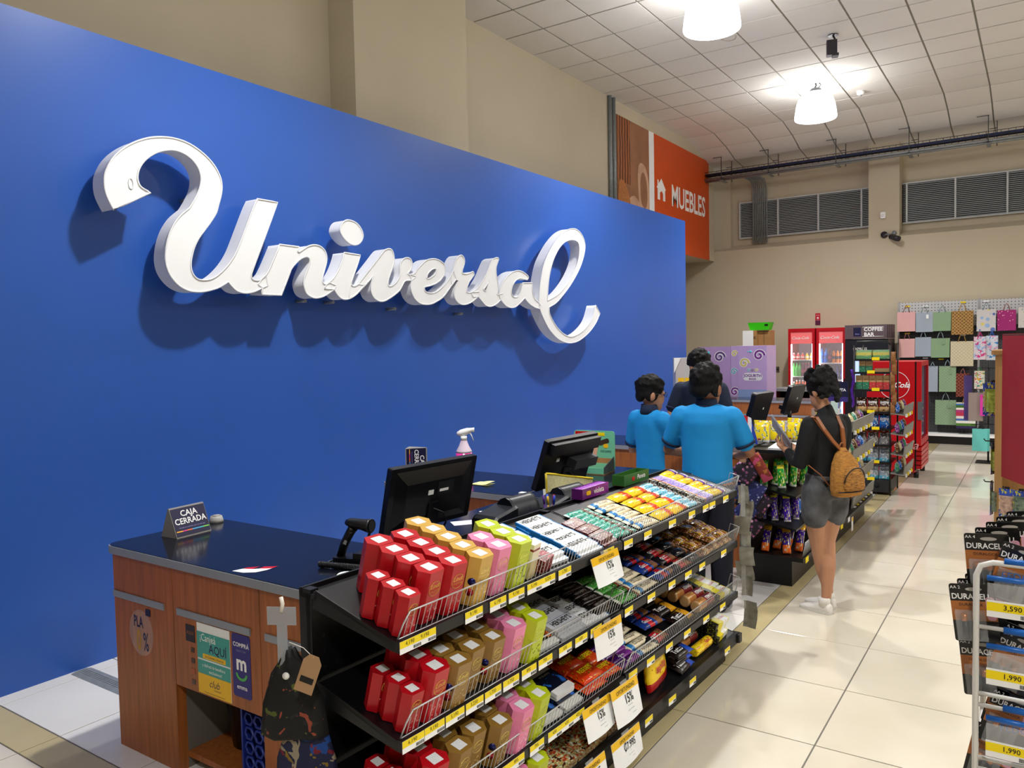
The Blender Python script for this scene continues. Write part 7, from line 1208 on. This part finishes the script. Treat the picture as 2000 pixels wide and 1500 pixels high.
shape('printed_backrest', [(.75, .75), (.72, 1.1), (.8, 1.3), (1.0, 1.28), (1.14, 1.05), (1.16, .7), (1.1, .5), (.8, .6)], BK, .001); shape('printed_cushion', [(.82, .78), (.82, 1.05), (.92, 1.18), (1.05, 1.05), (1.08, .75), (1.0, .6), (.86, .66)], BK2, .002); shape('printed_seat', [(.3, .6), (.6, .75), (.9, .55), (1.15, .42), (1.15, .25), (.9, .1), (.4, .05), (.2, .3)], BK, .003); shape('printed_base', [(.45, .3), (.8, .35), (1.15, .25), (1.15, .02), (.5, .02)], BK2, .004); shape('printed_throw', [(.02, .85), (.25, .9), (.42, .65), (.5, .3), (.4, .03), (.02, .03)], KN, .005)
put_text(mu, 'MUEBLES', .52, WINK, (.0135, 2.93, .965), SX, SZ, bold=.02, wide=.80)
hp = [(1.5, .83), (1.5, 1.02), (1.46, 1.02), (1.5, 1.06), (1.5, 1.16), (1.55, 1.16), (1.55, 1.10), (1.665, 1.2), (1.86, 1.02), (1.82, 1.02), (1.82, .83), (1.73, .83), (1.73, .95), (1.665, .99), (1.6, .95), (1.6, .83)]
me = poly_mesh([hp]); me.transform(MX); add('house_icon', me, WINK, mu)
ch2 = shape('printed_chair_arm', [(1.4, .38), (1.7, .42), (2.0, .34), (2.2, .2), (2.1, .22), (1.9, .32), (1.65, .38), (1.4, .34)], BK2, .001)
for i, y in enumerate((7.175, 7.305)): c = MB().cyl((-.87, y, 3.3), (-.87, y, 5.5), .03, 10).obj('conduit', STEEL); tag(c, 'vertical grey conduit on the beige wall, %s the orange banner' % ('farther from', 'nearer')[i], 'conduit', 'wall conduits')
ct = thing('cable_tray', 'long wire cable tray with conduits hung below the back ceiling', 'cable tray', (0, 11.3, 4.93)); NAVYC = mat('blue_cables', '#232f5c', .6, var=.3, vs=30)
for i, (dy, dz, r) in enumerate(((-.12, -.03, .022), (-.06, -.05, .026), (0, -.045, .022), (.06, -.03, .022))): MB().cyl((-.88, dy, dz), (6.5, dy, dz), r, 8).obj('pipe', STEEL, ct)
tr = MB()
for dy, dz in ((-.12, .04), (.12, .04), (-.12, .11), (.12, .11)): tr.cyl((-.88, dy, dz), (6.5, dy, dz), .005, 4)
for k in range(74): x = -.85 + k * .1; tr.tube([(x, -.12, .11), (x, -.12, .04), (x, .12, .04), (x, .12, .11)], .0035, 4)
tr.obj('wire_basket', mat('dark_tray_wire', '#3a3c40', .5), ct)
for dy in (-.07, -.02, .04): MB().cyl((-.88, dy, .065), (6.5, dy, .065), .024, 6).obj('cable_bundle', NAVYC, ct)
for x in (-.55, .33, 1.5, 2.65, 3.78, 4.9):
    MB().box(x - .006, x + .006, -.15, -.14, -.08, .36).box(x + .1, x + .112, .14, .15, -.08, .36).box(x - .16, x + .01, -.15, -.14, .35, .36).box(x + .0, x + .112, .14, .15, .2, .21).obj('hanger_rod', mat('dark_tray_wire', '#3a3c40', .5), ct); MB().box(x - .03, x + .03, -.16, .16, -.085, -.075).obj('clamp', STEEL, ct)
pb = thing('conduit_drop', 'row of bent grey conduits dropping from the cable tray to the ledge', 'conduit', (0, 0, 0))
for k in range(8): x = -.19 + .037 * k; MB().tube([(x - .12, 11.42, 4.93), (x - .05, 11.6, 4.93), (x, 11.8, 4.9), (x, 11.95, 4.78), (x, 11.95, 3.70)], .014, 8).obj('pipe', STEEL, pb)
def cctv(lab, loc, rz):
    t = thing('security_camera', lab, 'camera', loc, rotz=rz, group='dark security cameras'); return t
GP = mat('plum_grey_plastic', '#2e2830', .4)
cc = cctv('dark box security camera hanging from the ceiling panels', (2.373, 6.764, 5.5), .3); MB().lathe([(.06, -.012), (.06, 0)], 14).obj('mount', GP, cc); MB().tube([(0, 0, -.01), (.02, 0, -.05), (.03, 0, -.1)], .012, 6).obj('arm', GP, cc); MB().rbox(-.075, .045, -.05, .05, -.25, -.07, .012).obj('housing', GP, cc); MB().box(-.01, .06, -.055, .055, -.265, -.235).obj('hood', GP, cc)
c2_ = cctv('black bullet camera on the back pillar beside the vents', (2.29, 11.715, 3.62), 0); MB().lathe([(.06, 0), (.055, .03), (0, .035)], 14, M=frame((-.1, 0, .0), FX, FZ)).obj('wall_plate', GP, c2_); MB().tube([(-.08, -.03, 0), (.0, -.06, .0), (.05, -.06, -.03)], .015, 8).obj('arm', STEEL, c2_); MB().tube([(.02, -.06, -.05), (.1, -.14, -.09), (.16, -.18, -.11)], [.05, .05, .048], 12).obj('housing', GP, c2_); MB().lathe([(.04, 0), (.035, .03), (0, .035)], 12, M=frame((.06, 0, .02), FX, FZ)).obj('junction_box', STEEL, c2_)
sn = thing('motion_sensor', 'small white sensor on the back pillar above the bullet camera', 'sensor', (2.175, 11.715, 3.96)); MB().rbox(-.04, .04, -.05, 0, -.055, .055, .015, axis='y').obj('case', WHITE, sn); MB().lathe([(.025, 0), (.018, .012), (0, .014)], 10, M=frame((0, -.05, -.01), FX, FZ)).obj('lens', PAPER, sn)
sm = thing('smoke_detector', 'small white smoke detector on the ceiling beside the far lamp', 'detector', (2.23, 9.315, 5.5)); MB().lathe([(.06, 0), (.055, -.04), (.03, -.06), (0, -.06)], 14).obj('case', WHITE, sm); MB().lathe([(.02, -.06), (.015, -.075), (0, -.075)], 10).obj('sensor_tip', mat('grey_cap', '#9c9b98', .5), sm)
rg = MB().tube([(.09 * math.cos(a), .13 * math.sin(a), -.001) for a in [i * PI / 12 for i in range(20)]], .006, 5).obj('ceiling_stain_ring', mat('faint_stain', '#b5ac98', .9), loc=(1.315, 6.04, 5.499)); tag(rg, 'faint brown ring mark on a ceiling panel between the lamps', 'mark')
# ================================================================ wooden toy unit with a red sheet at the picture's edge
OAK = mat('pale_oak', '#a8814e', .5, var=.12, vs=8, stretch=(5, 5, .4))
tu = thing('toy_unit', 'pale oak shelving unit with a red sheet on its end', 'shelving', (4.165, 4.94, 0))
MB().box(0, .055, 0, .7, 0, 1.62).obj('side_post', OAK, tu); MB().box(-.03, 1.3, -.03, .73, 1.62, 1.66).obj('top_board', OAK, tu); MB().box(.055, 1.3, .30, .32, 0, 1.62).obj('peg_panel', OAK, tu); MB().box(1.245, 1.3, 0, .7, 0, 1.62).obj('side_post', OAK, tu)
rp = thing('red_sheet', 'plain dark red hanging sheet on the end of the oak unit', 'sheet', M=frame((4.226, 4.905, .50), (.39, -.92, 0), (0, 0, 1)))
MB().box(0, 1.3, 0, 1.31, -.006, .006).obj('sheet', mat('dark_red_sheet', '#8c1220', .6, var=.05, vs=3), rp); MB().tube([(.02, 1.3, 0), (1.28, 1.3, 0)], .008, 6).obj('top_rod', BLACK, rp)
TOY = [printed('toy_card_%d' % k, 'Z', s, blot=['#d8b02a', '#6a9a2a', '#c0c4c8'], blot_t=.55, blot_s=6, rough=.15) for k, s in enumerate(([(0, '#1c3a9a'), (.2, '#8a9a4a'), (.8, '#1c3a9a')], [(0, '#1c3a9a'), (.25, '#c8b0a0'), (.75, '#2a4ab0')], [(0, '#2a4ab0'), (.3, '#5a6a5a'), (.8, '#1c3a9a')]))]
def toy(lab, M, k, w=.13, h=.26):
    t = thing('toy_pack', lab, 'toy pack', M=M, group='blister toy packs'); MB().box(-w / 2, w / 2, -.002, .002, -h, 0).obj('card', TOY[k % 3], t); MB().loft([[(w * .42 * c, -.003 - .04 * s, -h * z) for c, s in ((-1, .1), (-.8, .7), (0, 1), (.8, .7), (1, .1))] for z in (.28, .36, .8, .88)], smooth=False).obj('blister', mat('toy_blister_%d' % (k % 3), ['#9aa84a', '#b89a8a', '#6a7a6a'][k % 3], .1, alpha=.75, var=.5, vs=30), t); MB().box(-.02, .02, -.004, .004, .0, .02).obj('hang_tab', BLACKP, t)
def hook(x, y, z, L=.12, dirx=0):
    h = MB().tube([(x + (.0 if not dirx else 0), y + (0 if dirx else .02), z), (x - (L if dirx else 0), y - (0 if dirx else L), z), (x - (L + .012 if dirx else 0), y - (0 if dirx else L + .012), z + .02)], .006, 6); return h
for i, (x, y, z, d) in enumerate(((4.16, 4.98, .815, 1), (4.16, 4.99, .43, 1), (4.24, 4.92, .405, 0), (4.34, 4.88, .30, 0))): o = hook(x, y, z, .07 if d else .1, d).obj('display_hook', BLACK); tag(o, 'black display hook on the oak unit, %s from the top' % ORD[i], 'hook', 'hooks on the oak unit')
toy('green and blue toy pack hanging beside the oak post above the aisle', Matrix.Translation((4.15, 5.1, 1.36)) @ Matrix.Rotation(.25, 4, 'Z'), 0, .15, .32); toy('toy pack behind the green and blue toy pack', Matrix.Translation((4.13, 5.2, 1.34)) @ Matrix.Rotation(.1, 4, 'Z'), 1, .15, .30)
toy('toy pack hanging low on the oak unit, nearest the aisle', Matrix.Translation((4.27, 4.84, .40)) @ Matrix.Rotation(-.2, 4, 'Z'), 1); toy('toy pack hanging low on the oak unit at the picture edge', Matrix.Translation((4.38, 4.78, .40)) @ Matrix.Rotation(-.2, 4, 'Z'), 2); toy('narrow blue toy pack edge on at the oak post', Matrix.Translation((4.145, 4.95, .43)) @ Matrix.Rotation(1.35, 4, 'Z'), 2, .09, .3); toy('blue toy pack edge on at the middle of the oak post', Matrix.Translation((4.15, 5.02, .80)) @ Matrix.Rotation(1.25, 4, 'Z'), 0, .09, .3)
# ================================================================ white wire battery rack close to the camera
WW = mat('white_wire', '#d9d8d4', .4, var=.04); BLU = mat('blue_clip', '#1a5fb4', .35); COP = '#a8642c'
br = thing('battery_rack', 'white wire rack of battery packs close to the camera', 'rack', (4.412, -1.62, 0)); Zt = 1.315
MB().tube([(0, 0, 0), (0, 0, Zt - .03), (.008, 0, Zt - .009), (.03, 0, Zt), (.30, 0, Zt)], .0062, 8).obj('front_frame', WW, br); MB().tube([(0, .25, 0), (0, .25, Zt - .02), (.03, .25, Zt + .01), (.30, .25, Zt + .01)], .0062, 8).obj('back_frame', WW, br); MB().cyl((.30, 0, 0), (.30, 0, Zt), .0062, 8).cyl((.30, .25, 0), (.30, .25, Zt + .01), .0062, 8).obj('side_post', WW, br)
for z in (1.175, 1.03, 1.005, .89, .865, .6, .3, .05):
    MB().cyl((0, 0, z), (.30, 0, z), .0045, 6).obj('cross_wire', WW, br); MB().cyl((0, 0, z), (0, .25, z), .004, 6).obj('side_wire', WW, br)
BAT = printed('battery_card', 'Z', [(0, '#0f1012'), (.36, COP), (.7, '#0f1012')], rough=.3); PKB = mat('pink_print', '#d8a0b4', .5)
def battery(lab, M, n='4', w=.085, h=.125):
    t = thing('battery_pack', lab, 'battery pack', M=M, group='battery packs on the wire rack'); MB().rbox(-w / 2, w / 2, -.0012, .0012, -h, 0, .005, axis='y').obj('card', BAT, t)
    put_text(t, 'DURACELL', w * .2, WINK, (-.002, -.0018, -h * .22), FX, FZ, bold=.02, wide=.9); put_text(t, 'AA ' + n, w * .11, WINK, (-w * .36, -.0018, -h * .06), FX, FZ); put_text(t, 'DURALOCK', w * .1, INK, (-.004, -.0018, -h * .36), FX, FZ)
    add('hang_slot', poly_mesh([[(.016 * math.cos(i * PI / 8), .004 * math.sin(i * PI / 8)) for i in range(16)]]), mat('slot_grey', '#b0aca6', .5), t, M=frame((.004, -.0016, -h * .09), FX, FZ)); flat('pink_mark', PKB, t, (w * .38, -.0014, -h * .42), FX, FZ, w * .2, h * .4, .006, .0004)
    for i in range(2): MB().cyl((-w * .22 + .02 * i, -.009, -h * .92), (-w * .22 + .02 * i, -.009, -h * .62), .0068, 10).obj('cell', mat('black_cell', '#1a1b20', .3, metal=.4), t); MB().cyl((-w * .22 + .02 * i, -.009, -h * .62), (-w * .22 + .02 * i, -.009, -h * .5), .0068, 10).obj('cell_top', mat('copper_cell', '#b8763c', .3, metal=.6), t)
    MB().box(-w * .42, w * .25, -.017, -.002, -h * .95, -h * .45).obj('blister', mat('clear_blister', '#dfe3e6', .08, alpha=.16), t)
BY = -1.66
for i in range(5): battery('battery pack in the top row of the rack, %s from the camera' % ORD[i], Matrix.Translation((4.425 + .018 * i, -1.55 + .055 * i, Zt + .045 + .004 * i)) @ Matrix.Rotation(.06 * i - .02, 4, 'Z') @ Matrix.Rotation(-.08, 4, 'Y'), '4')
battery('battery pack beside the FEDORO label, top row', Matrix.Translation((4.50, -1.58, Zt + .03)) @ Matrix.Rotation(.25, 4, 'Y'), '2')
for i in range(3): battery('battery pack hanging out past the frame, second row, %s from the camera' % ORD[i], Matrix.Translation((4.400 + .012 * i, -1.60 + .05 * i, 1.258)) @ Matrix.Rotation(-.12, 4, 'Y'), '2')
for i in range(3): battery('battery pack in the second row of the rack, %s from the camera' % ORD[i], Matrix.Translation((4.50, -1.58 + .05 * i, 1.155)) @ Matrix.Rotation(.3, 4, 'Y'), '2')
for i in range(2): battery('battery pack hanging out past the frame, third row, %s from the camera' % ORD[i], Matrix.Translation((4.418 + .012 * i, -1.57 + .05 * i, 1.13)) @ Matrix.Rotation(-.1, 4, 'Y'), '2')
for i in range(3): battery('battery pack in the third row of the rack, %s from the camera' % ORD[i], Matrix.Translation((4.485, -1.57 + .05 * i, 1.02)) @ Matrix.Rotation(.25, 4, 'Y'), '2')
for i in range(3): battery('battery pack in the fourth row of the rack, %s from the camera' % ORD[i], Matrix.Translation((4.45 + .02 * i, -1.55 + .05 * i, .93)) @ Matrix.Rotation(.2, 4, 'Y'), '4')
for z in (1.285, 1.14, .985, .845):
    MB().cyl((.02, -.012, z), (.11, -.012, z), .0062, 8).obj('blue_clip', BLU, br)
for z in (1.318, 1.172, 1.005, .868): MB().cyl((.05, 0, z + .002), (.14, 0, z + .002), .0075, 8).obj('blue_clip', BLU, br)
BINK = mat('blue_marker', '#2a6ab8', .5)
for i, (z, pr) in enumerate(((1.28, '3,590'), (1.135, '1,990'), (.98, '1,990'), (.84, '1,990'))):
    t = thing('price_card', 'yellow and white %s price card on the battery rack, %s from the top' % (pr, ORD[i]), 'price card', (4.412 + .066, -1.638, z)); MB().box(-.046, .046, -.0008, 0, -.075, -.04).obj('card', PAPER, t); MB().box(-.046, .046, -.0014, -.0009, -.062, -.044).obj('yellow_band', YELLOW, t); put_text(t, pr, .015, INK, (0, -.002, -.053), FX, FZ, bold=.01); MB().box(-.045, .035, -.0004, .0002, -.04, -.004).obj('clear_sleeve', CLEAR, t)
    bc = MB(); [bc.box(.014 + .002 * q, .0152 + .002 * q, -.0014, -.0009, -.073, -.065) for q in range(14)]; bc.obj('barcode', INK, t)
    if i != 1: put_text(t, 'FEDORO', .02, BINK, (.02, .010, .012 if i == 0 else -.012), FX, FZ, spacing=1.05)
# ================================================================ small pieces become sub-parts of the part they sit on
NEST = {'drawer_pull': ('front_panel', 'apron_panel', 'body'), 'sole': ('shoe',), 'sock': ('shoe',), 'collar': ('polo_shirt',), 'collar_stripe': ('polo_shirt',), 'sleeve_band': ('polo_shirt',), 'pocket_zip': ('front_pocket',), 'base_zip': ('pack_body',), 'drawstring': ('pack_body',), 'top_loop': ('pack_body',), 'strap_band': ('shoulder_strap',),
        'door_glass': ('door_frame',), 'zip_binding': ('mesh_body',), 'side_binding': ('mesh_body',), 'care_label': ('mesh_body',), 'smile': ('backing',), 'barcode': ('card',), 'yellow_band': ('card',), 'snap_button': ('pouch_body',), 'trigger': ('spray_head',), 'rating_plate': ('back_shell',), 'white_label': ('back_shell',), 'sticker': ('back_shell', 'tub'), 'gift_tag': ('paper_bag',), 'pictogram': ('plate',), 'socket': ('plate',),
        'hood': ('housing',), 'lens': ('case',), 'sensor_tip': ('case',), 'rib': ('plate',), 'rim_rib': ('tub',), 'corner_mark': ('disc',), 'hang_slot': ('card',), 'pink_mark': ('card',), 'navy_badge': ('sign_box',), 'white_frame': ('sign_box',), 'blue_screen': ('cabinet',), 'white_panel': ('cabinet',), 'swirl_outline': ('front_panel',), 'swirl_print': ('front_panel',), 'yellow_head': ('column',), 'price_slip': ('column',), 'tape': ('carton',), 'rounded_lid': ('body',), 'red_logo': ('back_card',), 'printed_hand': ('back_card',), 'printed_toy': ('back_card',), 'printed_ring': ('back_card',), 'yellow_tag': ('back_card',), 'printed_cushion': ('printed_backrest',), 'house_icon': ('orange_field',),
        'lettering': ('front_print', 'backing', 'disc', 'card', 'board', 'logo_panel', 'sign_box', 'plate', 'back_card', 'orange_field', 'logo_plate', 'carton', 'brown_face', 'column')}
def centre(o):
    b = [o.matrix_basis @ Vector(c) for c in o.bound_box]; return sum(b, Vector()) / 8
kids = {}
for o in sc.objects:
    if o.parent is not None and o.parent.parent is None: kids.setdefault(o.parent.name, []).append(o)
for top, ch in kids.items():
    for o in ch:
        base = o.name.split('.')[0]
        if base not in NEST or o.children: continue
        for want in NEST[base]:
            sib = [q for q in ch if q.name.split('.')[0] == want and q is not o]
            if sib:
                c = centre(o); q = min(sib, key=lambda r: (centre(r) - c).length)
                o.parent = q; o.matrix_parent_inverse = q.matrix_basis.inverted(); break
